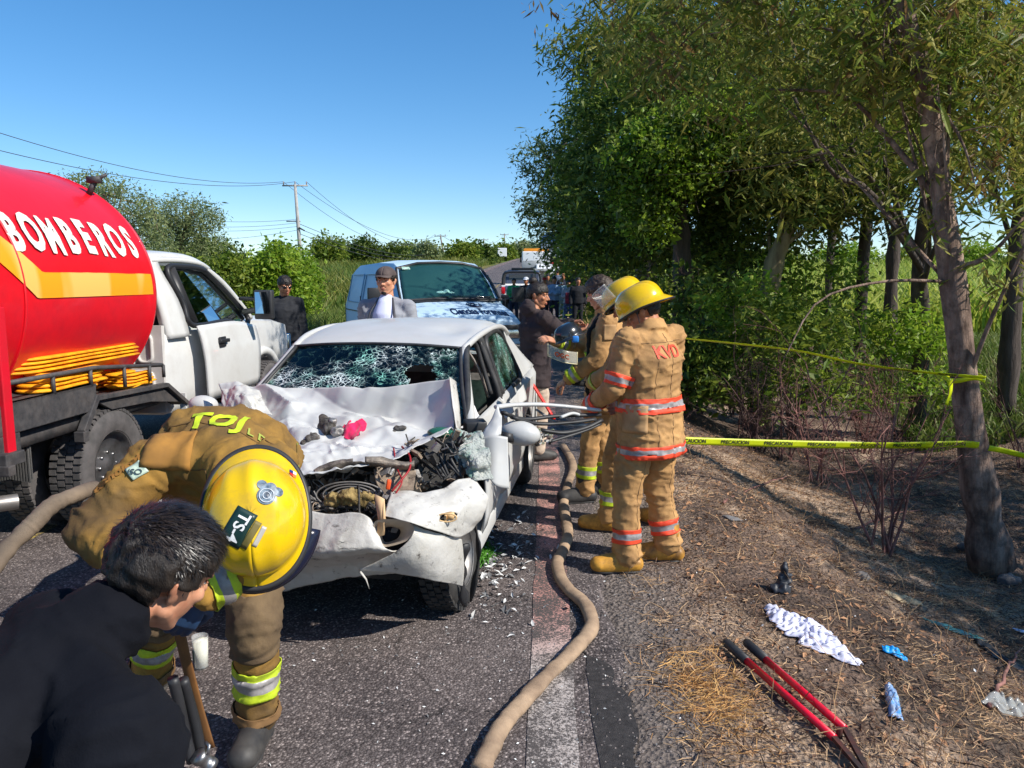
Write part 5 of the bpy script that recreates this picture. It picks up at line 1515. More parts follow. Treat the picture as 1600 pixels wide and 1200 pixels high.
for q_ in range(16):
    a0, b0 = rng.uniform(.1, 1), rng.uniform(0, .75); t_ = rng.uniform(0, 3.1)
    G2 = fold(G2, [(a0, b0), (a0 + .12 * math.cos(t_), b0 + .12 * math.sin(t_)), (a0 + .16 * math.cos(t_ + .8), b0 + .22 * math.sin(t_ + .5))], rng.choice([-1, 1]) * rng.uniform(.006, .016), rng.uniform(.02, .05))
wpanel('bonnet', G2, CARW, solid=.004, auto=28, label='bonnet buckled up and crumpled along its front')
# folded right edge of the bonnet
G = cgrid(pg([[(702, 589, 4.12), (707, 632, 4.05), (712, 668, 3.95)], [(712, 596, 4.16), (718, 640, 4.09), (720, 684, 3.98)]]), 4, 16)
wpanel('bonnet_fold', crumple(G, .004, 8), CARWS)
mb = MB(); mb.tube(spline([P(345, 655, 4.15), P(370, 650, 4.12), P(400, 655, 4.1), P(430, 662, 4.05)], 12), .005, 6); mb.build('wiper_arm', mat('blue_grey', srgb(120, 140, 155), rough=.5), car, world=True)
# white crumpled airbag-like sheet at the left rear corner of the bonnet
G = cgrid(pg([[(345, 608, 4.25), (375, 602, 4.2), (405, 610, 4.2)], [(352, 630, 4.15), (385, 622, 4.08), (415, 632, 4.12)], [(352, 648, 4.12), (385, 642, 4.05), (425, 650, 4.08)]]), 26, 36)
wpanel('torn_wing_piece', crumple(G, .022, 12, 9), CARWS)
# things lying on the bonnet
def lump(name, parent, parts, vox, amp, f, m, label=None, cat=None, sm=1, seed=0, ridged=True):
    mb = MB()
    for c_, r_ in parts: mb.ell(c_, r_)
    me = remesh(mb, vox, sm)
    V = getv(me); n = getn(me)
    d = (ridge(V * f + seed) * .6 + vnoise(V * f * 2.3 + seed) * .4) if ridged else fbm(V * f + seed, 3)
    setv(me, V + n * (d * amp)[:, None])
    me.polygons.foreach_set('use_smooth', np.full(len(me.polygons), True)); me.materials.append(m)
    o = put(me, name, parent)
    if cat: tag(o, label, cat)
    return o
MESSD = mat('charred_mess', (.010, .009, .008, 1), (.09, .07, .055, 1), scale=16, rough=.8, bump=.9, bscale=60, dirt=(.35, .33, .3, 1), dirt_amt=.6, dirt_scale=14)
bp_ = lambda u, v, Y, dz=.0: P(u, v, Y) + Vector((0, 0, dz))
lump('crumpled_debris', None, [(bp_(492, 684, 3.98), (.055, .05, .03)), (bp_(512, 668, 4.0), (.045, .05, .045)), (bp_(505, 655, 4.02), (.02, .03, .03)), (bp_(478, 690, 3.97), (.03, .04, .02))], .006, .014, 26, MESSD, 'black and grey heap of crumpled debris lying on the white bonnet', 'debris')
lump('foil_scrap', None, [(bp_(527, 674, 3.97), (.035, .03, .024)), (bp_(520, 660, 3.99), (.02, .02, .02))], .006, .012, 30, ALU, 'crumpled silvery scrap between the black heap and the pink cloth', 'scrap')
PINK = mat('pink_cloth', srgb(235, 20, 90), srgb(190, 12, 70), scale=10, rough=.75, sheen=.3)
G = cgrid(pg([[(520, 680, 4.0), (545, 664, 4.0), (566, 660, 4.0)], [(530, 688, 3.95), (552, 676, 3.95), (573, 668, 3.97)], [(548, 694, 3.90), (560, 688, 3.90), (570, 682, 3.92)]]), 30, 40)
G = crumple(G, .012, 18, 3); G[..., 2] += .022
kk = fbm(G.reshape(-1, 3) * 30, 2).reshape(G.shape[:2])
ii, jj = np.meshgrid(np.linspace(-1, 1, 31), np.linspace(-1, 1, 41), indexing='ij')
keep = (np.maximum(abs(ii), abs(jj)) + kk * .9 < .95)[:-1, :-1]
mb = MB(); mb.grid(G, keep=keep); o = mb.build('pink_cloth', PINK, None, solid=.003); tag(o, 'bright pink torn cloth lying on the crumpled bonnet', 'cloth')
lump('bonnet_scrap', None, [(bp_(625, 672, 3.99, .01), (.035, .02, .01)), (bp_(612, 677, 3.98, .01), (.025, .02, .008))], .005, .01, 30, MESSD, 'small dark scrap right of the pink cloth', 'scrap')

# ---- bumper, wing, lamp and fog lamp holes
rows = pg([
    [(250, 815, 3.76), (330, 805, 3.66), (440, 790, 3.56), (480, 797, 3.49), (520, 803, 3.44), (553, 801, 3.41), (572, 806, 3.39), (588, 822, 3.38)],
    [(245, 840, 3.68), (330, 835, 3.58), (440, 836, 3.46), (480, 846, 3.38), (520, 848, 3.34), (560, 846, 3.32), (583, 846, 3.32), (598, 852, 3.34)],
    [(240, 866, 3.70), (330, 864, 3.58), (435, 868, 3.46), (478, 872, 3.39), (520, 868, 3.345), (562, 862, 3.33), (588, 861, 3.33), (612, 860, 3.35)],
    [(240, 890, 3.92), (330, 892, 3.79), (430, 893, 3.66), (475, 889, 3.61), (525, 881, 3.57), (570, 874, 3.52), (600, 868, 3.47), (636, 862, 3.42)],
    [(245, 915, 4.0), (330, 928, 3.88), (425, 926, 3.74), (472, 915, 3.69), (532, 904, 3.64), (570, 899, 3.59), (600, 897, 3.54), (640, 893, 3.48)]])
G = crumple(cgrid(rows, 60, 110), .010, 5, 1); G = crumple(G, .004, 18, 4)
wpanel('bumper', G, CARWS, solid=.006, auto=40, label='white bumper hanging with scraped crease')
rows = pg([
    [(612, 768, 3.55), (640, 767, 3.56), (668, 768, 3.58), (692, 762, 3.62), (714, 749, 3.68), (738, 746, 3.74)],
    [(608, 782, 3.46), (638, 784, 3.46), (668, 785, 3.50), (700, 780, 3.55), (730, 770, 3.62), (755, 766, 3.70)],
    [(603, 796, 3.40), (636, 802, 3.38), (668, 806, 3.42), (702, 806, 3.49), (735, 795, 3.58), (763, 784, 3.68)],
    [(600, 806, 3.37), (632, 814, 3.34), (664, 824, 3.36), (694, 833, 3.44), (720, 840, 3.54), (740, 826, 3.64)]])
G = crumple(cgrid(rows, 50, 70), .014, 5, 5)
G = G + (crumple(G, .004, 20, 2) - G) * 1.0
yv = np.linspace(-1.95, -.93, 26); zb = np.where(np.abs(yv + 1.3) < .36, .30 + np.sqrt(np.maximum(0, .36 ** 2 - (yv + 1.3) ** 2)), .32)
G9 = np.array([[(-(.80 - .12 * max(0, -1.45 - y_) - (.06 if k > .9 else 0)), y_, z0 + (.90 + .10 * (y_ + 1.9) / 1.0 * .6 - z0) * k) for k in np.linspace(0, 1, 10)] for y_, z0 in zip(yv, zb)])
mb = MB(); mb.grid(crumple(G9, .014, 4, 3)); mb.build('wing', CARW, car, solid=.01, auto=40)
# lamp washer slot
uu = (G[..., 0].copy())
ctr = np.array(P(698, 810, 3.45))
dd = np.sqrt(((G[..., 0] - ctr[0]) / .052) ** 2 + ((G[..., 2] - ctr[2]) / .024) ** 2)
keep = (dd > .75)[:-1, :-1]
wpanel('wing', G, CARWS, solid=.005, keep=keep, auto=32, label='crushed front wing pushed over the wheel')
mb = MB(); mb.tube([ctr + Vector((.045 * math.cos(t), .0 + .01, .02 * math.sin(t))) for t in np.linspace(0, 2 * math.pi, 20, endpoint=False)], .004, 5, closed=True); mb.box(ctr + Vector((.012, .04, 0)), (.04, .02, .03)); mb.box(ctr + Vector((-.008, .03, -.012)), (.01, .02, .04)); mb.build('lamp_socket', mat('tan_plastic', srgb(215, 180, 130), rough=.5), car, world=True)
rows = pg([
    [(644, 818, 3.38), (664, 827, 3.40), (694, 836, 3.47), (722, 843, 3.58)],
    [(643, 838, 3.35), (664, 846, 3.37), (694, 852, 3.46), (724, 862, 3.60)],
    [(618, 862, 3.345), (652, 868, 3.35), (690, 874, 3.45), (725, 884, 3.62)],
    [(585, 880, 3.36), (640, 884, 3.36), (686, 893, 3.46), (724, 902, 3.65)],
    [(561, 891, 3.38), (628, 897, 3.39), (682, 907, 3.48), (722, 915, 3.68)]])
G = crumple(cgrid(rows, 50, 50), .007, 7, 8)
wpanel('bumper_corner', G, CARWS, solid=.006, auto=40, label='torn bumper corner over the wheel')
mb = MB(); mb.tube([P(563, 893, 3.38), P(572, 905, 3.38), P(577, 920, 3.385)], [.012, .008, .003], 6, flat=.4); mb.build('torn_strip', CARWS, car, world=True)
# fog lamp recess
outr = spline([P(586, 815, 3.365), P(612, 811, 3.34), P(640, 817, 3.345), P(647, 829, 3.35), P(637, 844, 3.355), P(612, 853, 3.36), P(595, 853, 3.36), P(587, 836, 3.365)], 48, closed=True)
innr = spline([P(598, 827, 3.43), P(608, 823, 3.42), P(621, 825, 3.42), P(626, 831, 3.42), P(621, 841, 3.42), P(610, 846, 3.43), P(601, 846, 3.43), P(597, 836, 3.43)], 48, closed=True)
midr = (outr * .55 + innr * .45); midr[:, 1] -= .02
mb = MB(); mb.loft([[Vector(p) for p in outr], [Vector(p) for p in midr], [Vector(p) for p in innr]], False)
mb.build('fog_lamp_rim', mat('beige_plastic', srgb(190, 175, 155), srgb(150, 138, 122), rough=.5), car, world=True)
mb = MB(); mb.box(P(612, 834, 3.54), (.10, .16, .07)); mb.build('fog_lamp_recess', DARKVOID, car, world=True)
mb = MB(); mb.add([P(586, 772, 3.40), P(600, 780, 3.38), P(602, 812, 3.36), (P(600, 836, 3.36)), (P(588, 840, 3.36)), P(592, 815, 3.37)], [tuple(range(6))]); mb.build('tan_bracket', mat('tan_foam', srgb(216, 182, 140), srgb(180, 150, 112), rough=.8), car, world=True, solid=.012)

# ---- engine bay
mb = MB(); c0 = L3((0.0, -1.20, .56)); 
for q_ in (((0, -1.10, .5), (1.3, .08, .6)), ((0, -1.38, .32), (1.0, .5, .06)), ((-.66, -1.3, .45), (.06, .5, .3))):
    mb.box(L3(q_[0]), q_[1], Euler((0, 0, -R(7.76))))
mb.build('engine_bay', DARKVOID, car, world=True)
mb = MB()
G = cgrid(pg([[(472, 754, 3.56), (503, 728, 3.60), (545, 716, 3.62), (590, 715, 3.64), (640, 721, 3.66), (692, 706, 3.74)], [(474, 759, 3.54), (504, 734, 3.58), (545, 722, 3.60), (590, 722, 3.62), (640, 727, 3.64), (692, 711, 3.73)], [(477, 766, 3.57), (506, 742, 3.61), (546, 730, 3.63), (590, 731, 3.65), (640, 735, 3.67), (690, 717, 3.75)]]), 12, 70)
kp = np.ones((12, 70), bool); kp[:, :9] = False; kp[:, 58:] = False; kp[:7, 30:36] = False
mb.grid(crumple(G, .012, 14, 6), keep=kp)
mb.build('radiator_support', mat('support_metal', srgb(150, 138, 124), srgb(84, 76, 70), scale=16, rough=.55, metal=.3, bump=.6, bscale=50, dirt=(.02, .018, .016, 1), dirt_amt=.9, dirt_scale=18), car, world=True, solid=.004, auto=14)
# clusters of engine parts
r_ = np.random.default_rng(5)
ENGM = [mat('eng_dark', (.02, .019, .018, 1), (.07, .065, .06, 1), scale=14, rough=.6, bump=.6), TANM, ALU, mat('eng_grey', (.12, .115, .11, 1), (.24, .22, .2, 1), scale=10, rough=.6, bump=.5)]
def clutter(name, n, rect, Y0, Y1, size, mats_, seed):
    r = np.random.default_rng(seed)
    mb = MB()
    for i in range(n):
        u = r.uniform(rect[0], rect[2]); v = r.uniform(rect[1], rect[3]); Y = r.uniform(Y0, Y1)
        p = P(u, v, Y); k = int(r.integers(0, 4)); mi = int(r.integers(0, len(mats_)))
        e = Euler(r.uniform(-1.2, 1.2, 3)).to_matrix(); s = size * r.uniform(.4, 1.3)
        if k == 0: mb.box(p, (s, s * r.uniform(.3, .9), s * r.uniform(.1, .6)), e, mi)
        elif k == 1: mb.tube([p, p + e @ Vector((0, 0, s * 1.3))], s * r.uniform(.12, .3), 8, mi)
        elif k == 2:
            q = [p + Vector(r.normal(0, s * .8, 3)) for _ in range(4)]
            mb.tube(spline(q, 12), s * r.uniform(.06, .12), 6, mi)
        else:
            q = [p + e @ Vector((a * s, b * s, r.normal(0, s * .15))) for a, b in ((-.6, -.4), (0, -.5), (.6, -.3), (.5, .4), (0, .5), (-.5, .45))]
            mb.add(q + [x + e @ Vector((0, 0, .004)) for x in q], [tuple(range(6)), tuple(reversed(range(6, 12)))] + [(i_, (i_ + 1) % 6, 6 + (i_ + 1) % 6, 6 + i_) for i_ in range(6)], mi)
    return mb.build(name, mats_, car, world=True, smooth=False, kind='stuff')
clutter('broken_engine_parts', 90, (455, 735, 640, 800), 3.62, 3.85, .05, ENGM, 3)
clutter('broken_engine_parts', 110, (640, 680, 735, 765), 3.72, 3.95, .045, ENGM[:3] + [ENGM[0]], 4)
clutter('torn_fragments', 70, (570, 770, 622, 840), 3.42, 3.6, .03, ENGM, 6)
clutter('torn_fragments', 60, (455, 770, 600, 808), 3.48, 3.66, .035, ENGM, 8)
# cooling fan grille with clod of earth
mb = MB(); fc = P(545, 775, 3.55)
for k in range(4):
    mb.tube([fc + Vector((math.cos(t) * .16 * (1 - k * .2), .02 + .02 * math.sin(t), math.sin(t) * .058 * (1 - k * .2))) for t in np.linspace(0, 2 * math.pi, 40, endpoint=False)], .0045, 5, closed=True)
mb.build('fan_grille', mat('grille_grey', (.28, .26, .24, 1), (.1, .09, .08, 1), rough=.6), car, world=True, kind='stuff')
lump('clod_of_earth', None, [(P(520, 780, 3.50), (.04, .03, .025)), (P(548, 776, 3.49), (.055, .035, .034)), (P(572, 780, 3.50), (.035, .03, .03))], .005, .020, 30, mat('earth_clod', srgb(165, 140, 88), srgb(105, 88, 52), scale=22, rough=.95, bump=1, bscale=90), 'clod of tan earth caught on the broken radiator fan', 'clod')
G = cgrid(pg([[(584, 733, 3.66), (615, 736, 3.66), (650, 735, 3.68)], [(588, 755, 3.62), (618, 757, 3.62), (648, 752, 3.64)], [(600, 775, 3.58), (622, 772, 3.58), (645, 770, 3.6)]]), 20, 26)
wpanel('radiator_plate', crumple(G, .012, 10, 4), TANM, solid=.01)
mb = MB(); mb.tube(spline([P(628, 698, 3.80), P(640, 712, 3.70), P(640, 732, 3.62), P(627, 750, 3.56), P(612, 768, 3.53)], 24), .0055, 6); mb.tube(spline([P(615, 700, 3.8), P(620, 730, 3.66), P(628, 752, 3.56), P(618, 772, 3.52)], 20), .004, 6)
mb.build('red_cable', mat('red_wire', srgb(150, 30, 35), rough=.5), car, world=True)
mb = MB(); mb.box(P(607, 757, 3.55), (.02, .03, .045), (0, .2, .2)); mb.build('orange_clip', mat('orange_clip', srgb(235, 90, 40), rough=.5), car, world=True, bevel=.004)
mb = MB()
for k in range(9): mb.tube(spline([P(648 + k * 8, 700 + (k * 37) % 20, 3.85), P(672 + k * 4, 712 + (k * 53) % 30, 3.78), P(690 + k * 4, 740 + (k * 29) % 25, 3.76)], 10), .008, 6)
mb.build('black_hoses', BLACK, car, world=True, kind='stuff')
mb = MB(); mb.ell(P(688, 676, 3.95), (.07, .05, .03)); mb.build('green_reservoir', mat('green_glass_bit', (.02, .11, .07, 1), rough=.15), car, world=True)
# curled black tyre liner
mb = MB(); mb.tube(spline([P(690, 690, 3.9), P(716, 700, 3.84), P(722, 730, 3.8), P(705, 760, 3.76)], 18), .03, 8, flat=.4); mb.build('wheel_arch_liner', BLACK, car, world=True)
# heap of shattered laminated glass
GLH = mat('glass_heap', (.55, .60, .56, 1), (.66, .67, .62, 1), scale=9, rough=.5, bump=1, bscale=70, dirt=(.12, .36, .26, 1), dirt_amt=.7, dirt_scale=10, dramp=(.52, .62), trl=.2, dist=.02)
G = cgrid(pg([[(698, 684, 3.95), (725, 672, 3.93), (752, 678, 3.92)], [(704, 705, 3.84), (732, 698, 3.80), (764, 702, 3.82)], [(722, 728, 3.78), (742, 726, 3.74), (764, 722, 3.78)], [(740, 748, 3.75), (755, 750, 3.73), (772, 748, 3.77)]]), 60, 46)
G = crumple(G, .036, 14, 2); G = crumple(G, .016, 34, 7)
wpanel('shattered_glass_sheet', G, GLH, solid=.004, auto=20)
# upper wing piece, white triangle, mirror
G = cgrid(pg([[(748, 686, 3.98), (770, 680, 3.95), (793, 683, 3.96)], [(752, 722, 3.92), (772, 720, 3.90), (794, 722, 3.93)], [(755, 730, 3.9), (772, 757, 3.86), (795, 764, 3.90)]]), 18, 18)
wpanel('wing_piece', crumple(G, .005, 6, 1), CARW, solid=.006)
G = cgrid(pg([[(749, 684, 4.02), (765, 660, 4.06), (778, 633, 4.10)], [(765, 686, 3.98), (775, 668, 4.02), (781, 645, 4.08)], [(783, 678, 4.0), (784, 665, 4.03), (784, 650, 4.07)]]), 14, 14)
wpanel('mirror_sail', crumple(G, .008, 14, 6), CARW, solid=.004)
G = cgrid(pg([[(793, 683, 3.98), (812, 700, 4.4), (825, 690, 5.0)], [(794, 725, 3.94), (805, 745, 4.35), (822, 725, 5.0)], [(795, 765, 3.92), (785, 800, 4.25), (815, 752, 5.0)]]), 8, 12)
mb = MB(); mb.box(P(742, 666, 4.2), (.12, .12, .07), (0, 0, .2)); mb.build('door_hinge_block', BLACK, car, world=True, bevel=.01)
# near mirror
mc = P(813, 677, 4.22)
mb = MB(); mb.ell(mc, (.116, .075, .070), (0, .12, -.15), 24, 14); me = remesh(mb, .008, 3); me.materials.append(CARW); me.polygons.foreach_set('use_smooth', np.full(len(me.polygons), True)); mo = put(me, 'mirror', car, world=True)
mb = MB(); mb.beam(P(786, 682, 4.15), P(800, 684, 4.18), .05, .05); mb.build('mirror_arm', BLACK, car, world=True)
# far mirror
mb = MB(); mb.ell(P(318, 632, 4.55), (.085, .06, .055), (0, .1, .2), 20, 12); mb.build('mirror', CARW, car, world=True)
# crumpled white strip on the rear door
G = cgrid(pg([[(782, 640, 5.0), (800, 622, 5.2), (818, 600, 5.5)], [(790, 655, 5.0), (806, 640, 5.2), (822, 625, 5.4)]]), 10, 16)
wpanel('rear_door_skin_fold', crumple(G, .016, 9, 3), CARW, solid=.004)
# ---- the torn-off window frame sticking out to the right
def wbar(name, pts, r, m, flat=1.0, n=16): 
    mb = MB(); mb.tube(spline([P(*p) for p in pts], n), r, 8, flat=flat); return mb.build(name, m, car, world=True)
wbar('bent_window_frame', [(776, 636, 4.12), (800, 633, 4.25), (840, 632, 4.35), (885, 635, 4.42), (938, 641, 4.50)], [.020] * 4 + [.018] * 6 + [.015] * 7, CARW, .7)
FRM = mat('frame_grey', (.45, .44, .42, 1), (.1, .1, .1, 1), scale=12, rough=.5)
wbar('bent_frame_trim', [(786, 645, 4.15), (820, 655, 4.3), (870, 650, 4.4), (938, 648, 4.50)], .019, SEAL, .6)
wbar('bent_frame_trim', [(800, 652, 4.2), (840, 662, 4.32), (890, 660, 4.40), (930, 655, 4.46)], .022, SEAL, .5)
wbar('bent_frame_trim', [(846, 672, 4.3), (880, 676, 4.36), (915, 668, 4.42), (940, 656, 4.48)], .020, SEAL, .6)
wbar('bent_frame_trim', [(838, 640, 4.4), (870, 660, 4.42), (905, 664, 4.44), (935, 660, 4.48)], .012, FRM, .6)
wbar('bent_frame_trim', [(858, 690, 4.3), (885, 682, 4.36), (915, 672, 4.42), (938, 662, 4.48)], .016, SEAL, .6)
wbar('bent_frame_trim', [(876, 652, 4.35), (893, 646, 4.4), (905, 648, 4.42)], .012, CARW, .8)
clutter('torn_door_bits', 26, (838, 672, 864, 694), 4.25, 4.4, .03, [CARWS, TANM, mat('lime_bit', (.5, .55, .3, 1), rough=.6), ENGM[0]], 12)

SCR = mat('scratch', (.05, .045, .04, 1), (.16, .14, .12, 1), scale=30, rough=.8)
bvs = []
for nm in ('bumper', 'wing', 'bumper_corner', 'bonnet'):
    for o in [k for k in bpy.data.objects if k.parent == car and k.name.split('.')[0] == nm]:
        bvs.append(BVHTree_from(o))
def scratch(name, pts, r):
    q = []
    for u, v in pts:
        o = CM.inverted() @ Vector((0, 0, CAMH)); d = (CM.inverted() @ P(u, v, 3.5) - o).normalized(); best = None
        for b_ in bvs:
            h = b_.ray_cast(o, d)
            if h[0] is not None and (best is None or h[3] < best[1]): best = (h[0] - d * .003, h[3])
        if best: q.append(best[0])
    if len(q) > 1:
        mb = MB(); mb.tube(q, [r * (.3 + .7 * math.sin(math.pi * (i + .5) / len(q))) for i in range(len(q))], 4, flat=.4); mb.build(name, SCR, car, kind='stuff')
rs_ = np.random.default_rng(3)
for k in range(46):
    u = rs_.uniform(452, 570) if k < 26 else rs_.uniform(605, 720); v = (rs_.normal(852, 7) if k < 26 else rs_.uniform(785, 895))
    a_ = rs_.uniform(-.5, .3); L_ = rs_.uniform(6, 22)
    scratch('scratch', [(u + math.cos(a_) * L_ * t + rs_.normal(0, .6), v + math.sin(a_) * L_ * t + rs_.normal(0, .5)) for t in np.linspace(0, 1, 6)], rs_.uniform(.0006, .0018))
# ------------------------------------------------------------------ pale blue forensic van
VANB = mat('van_blue', (0.42, 0.58, 0.72, 1), (0.47, 0.62, 0.75, 1), scale=1.2, rough=0.5, coat=0.05, spec=.4, dirt=(.5, .5, .48, 1), dirt_amt=.1)
VANG = mat('van_glass', (.012, .05, .05, 1), (.02, .07, .065, 1), scale=1.5, rough=0.06, spec=.8)
TRIM = MATS['trim_black']
van = empty('panel_van', tuple(P(733, 440, 12.0).xy) + (0,), R(22), 'pale blue panel van with forensic lettering on its bonnet, parked askew behind the wreck', 'van')
def vring(y, hw, zb, zt, ht, mid=None, crown=.04):
    zm = zb + (zt - zb) * .55 if mid is None else mid
    pts = [(hw * .96, zb), (hw, zb + .12), (hw, zm), (ht + .02, zt - .12), (ht - .06, zt - .02), (ht * .5, zt + crown * .7), (0, zt + crown)]
    pts = pts + [(-x, z) for x, z in reversed(pts[:-1])]
    return [Vector((x, y, z)) for x, z in pts]
mb = MB()
st = [(-.02, .88, .42, 1.10, .84, .8), (.04, .95, .40, 1.17, .88, .85), (.35, .99, .38, 1.27, .90, .9), (.80, 1.0, .36, 1.36, .92, .95), (.92, 1.0, .36, 1.40, .92, 1.0), (1.28, 1.0, .36, 1.74, .86, 1.15), (1.62, 1.0, .36, 2.0, .80, 1.2), (1.85, 1.0, .36, 2.06, .80, 1.2), (3.0, 1.0, .36, 2.09, .81, 1.2), (4.8, 1.0, .36, 2.07, .80, 1.2), (5.35, .98, .38, 2.0, .78, 1.2), (5.45, .94, .42, 1.9, .74, 1.2)]
mb.loft([vring(y, hw, zb, zt, ht, m_) for y, hw, zb, zt, ht, m_ in st], True)
mb.build('van_body', VANB, van, auto=32)
G = cgrid([[(-.80, .965, 1.435), (-.4, .93, 1.455), (0, .915, 1.46), (.4, .93, 1.455), (.80, .965, 1.435)], [(-.77, 1.27, 1.715), (-.4, 1.245, 1.785), (0, 1.235, 1.80), (.4, 1.245, 1.785), (.77, 1.27, 1.715)], [(-.72, 1.57, 1.955), (-.4, 1.535, 2.01), (0, 1.52, 2.025), (.4, 1.535, 2.01), (.72, 1.57, 1.955)]], 12, 20)
mb = MB(); mb.grid(G); mb.build('windscreen', VANG, van, solid=.01)
lp = [(-.86, .90, 1.42), (-.4, .87, 1.44), (0, .855, 1.445), (.4, .87, 1.44), (.86, .90, 1.42), (.83, 1.25, 1.70), (.76, 1.58, 1.95), (.4, 1.56, 2.035), (0, 1.545, 2.05), (-.4, 1.56, 2.035), (-.76, 1.58, 1.95), (-.83, 1.25, 1.70)]
mb = MB(); mb.tube([Vector(p) for p in lp], .028, 6, closed=True); mb.build('windscreen_seal', TRIM, van)
mb = MB(); mb.box((0, .86, 1.41), (1.5, .1, .03)); mb.build('cowl', TRIM, van, bevel=.01)
for a, b in (((.1, .88, 1.45), (.72, .95, 1.475)), ((-.65, .88, 1.44), (-.05, .92, 1.475))):
    mb = MB(); mb.tube([a, b], .011, 6); mb.build('wiper', TRIM, van)
mb = MB(); mb.box((-.60, 1.50, 1.95), (.17, .012, .07), (-.95, 0, 0)); mb.build('sticker', mat('sticker', srgb(120, 170, 150), srgb(200, 215, 205), scale=30, rough=.5), van, smooth=False)
o = lump('glove', None, [((-.15, 1.01, 1.545), (.10, .05, .03)), ((-.05, 1.03, 1.57), (.05, .04, .03)), ((.03, 1.0, 1.54), (.06, .03, .02))], .012, .006, 20, mat('glove_teal', srgb(140, 190, 180), rough=.7), 'pale teal glove lying at the foot of the van windscreen', 'glove')
o.location = van.location; o.rotation_euler = van.rotation_euler
for s in (-1, 1):
    x = s * 1.004
    mb = MB(); mb.add([(s * .975, 1.10, 1.36), (s * .985, 1.95, 1.34), (s * .885, 1.95, 1.86), (s * .90, 1.62, 1.85), (s * .95, 1.30, 1.58)], [(0, 1, 2, 3, 4)]); mb.build('side_window', VANG, van, smooth=False, solid=.012)
    for y_ in (1.02, 2.02, 3.55, 5.2):
        mb = MB(); mb.box((x, y_, .95), (.012, .014, 1.0)); mb.build('door_gap', TRIM, van, smooth=False)
    mb = MB(); mb.box((x, 3.6, 1.15), (.02, 3.1, .02)); mb.build('slide_rail', TRIM, van, smooth=False)
    mb = MB(); mb.box((x, 1.85, 1.22), (.04, .16, .04)); mb.build('door_handle', TRIM, van, bevel=.008)
    mb = MB(); mb.tube([(s * .98, 1.15, 1.40), (s * 1.18, 1.10, 1.45)], .02, 6); mb.box((s * 1.26, 1.08, 1.50), (.2, .09, .26)); mb.build('side_mirror', TRIM, van, bevel=.02)
    mb = MB(); mb.box((s * .74, -.05, .92), (.26, .04, .18)); mb.build('headlight', CHROME, van, bevel=.02)
    for y_ in (.85, 4.3):
        wr = empty('wheel', (0, 0, 0)); wr.parent = van; wheel('wheel', wr, (s * .86, y_, .36), .36, .24, lugs=0, ax=(s, 0, 0))
        # panel
    for y0 in (2.2, 3.7):
        mb = MB(); mb.tube([(s * (.985 - .06 * 0), y0, 1.32), (s * .985, y0 + 1.3, 1.32), (s * .875, y0 + 1.3, 1.86), (s * .875, y0, 1.86)], .012, 6, closed=True); mb.build('side_panel_bead', mat('van_blue_dark', (.2, .33, .45, 1), rough=.3), van)
mb = MB(); mb.box((0, -.06, .93), (1.2, .05, .24))
for k in range(4): mb.box((0, -.09, .84 + k * .06), (1.18, .02, .018))
mb.build('grille', TRIM, van, smooth=False)
mb = MB(); mb.box((0, -.12, .62), (1.96, .2, .26)); mb.build('bumper', TRIM, van, bevel=.03)
mb = MB(); mb.box((-.02 + .02, -.10, 1.015), (1.70, .04, .08)); mb.build('grille_top_bar', TRIM, van, bevel=.01)
mb = MB(); mb.ell((.36, -.125, 1.0), (.05, .02, .022)); mb.build('red_light', mat('red_beacon', (1, .02, .03, 1), emis=6), van)
vbv = BVHTree_from([k for k in bpy.data.objects if k.parent == van and k.name.startswith('van_body')][0])
def hood_pt(x, y):          # y up the bonnet
    yy = .05 + .76 * y
    h = vbv.ray_cast(Vector((x, yy, 3.0)), Vector((0, 0, -1)))
    return Vector((x, yy, (h[0].z if h[0] is not None else 1.3) + .006))
NAVY = mat('navy_print', srgb(16, 24, 60), rough=.4)
text_on('lettering', 'Ciencias Forenses', lambda x, y: hood_pt(x * .72 + .24, .19 + y / .36), NAVY, van, size=.17, offset=.006, cuts=1, spacing=1.06)
for k in range(3):
    mb = MB(); mb.tube([hood_pt(.27 + (.055 + .03 * k) * math.cos(t), .66 + (.04 + .022 * k) * math.sin(t) * 2.6) + Vector((0, 0, .004)) for t in np.linspace(.3 + k * .8, 5.2 + k * .8, 26)], .007, 5); mb.build('emblem_arc', NAVY, van)
mb = MB(); mb.ell(hood_pt(.27, .66) + Vector((0, 0, .002)), (.03, .03, .008)); mb.build('emblem_dot', NAVY, van)

# ------------------------------------------------------------------ traffic further up the road
def place(name, label, cat, u, Y, rz=0, group=None):
    p = P(u, 438, Y)
    return empty(name, (p.x, Y, float(elev(Y))), rz, label, cat, group)
VW = mat('vehicle_white', (.75, .75, .74, 1), rough=.3, coat=.4)
VK = mat('vehicle_dark', (.02, .02, .022, 1), rough=.4)
VR = mat('vehicle_red', (.55, .02, .03, 1), rough=.35, coat=.3)
VO = mat('vehicle_orange', srgb(240, 150, 30), rough=.35, coat=.3)
VGL = mat('vehicle_glass', (.02, .04, .05, 1), rough=.08, spec=.8)
TL = mat('tail_light', (.6, .01, .02, 1), rough=.2)
def wheels_for(root, xs_, ys_, r, w):
    for x_ in xs_:
        for y_ in ys_:
            wr = empty('wheel', (0, 0, 0)); wr.parent = root; wheel('wheel', wr, (x_, y_, r), r, w, lugs=0)
def prof_body(root, name, m, prof, hw, bev=.04, inset=None):
    """side outline (y,z) extruded across the width"""
    mb = MB(); mb.prism([(-hw, y, z) for y, z in prof], (2 * hw, 0, 0)); return mb.build(name, m, root, smooth=False, bevel=bev)
pk = place('police_pickup', 'police pickup with black roll cage and red and white tail, seen from behind', 'pickup', 815, 36, -R(2))
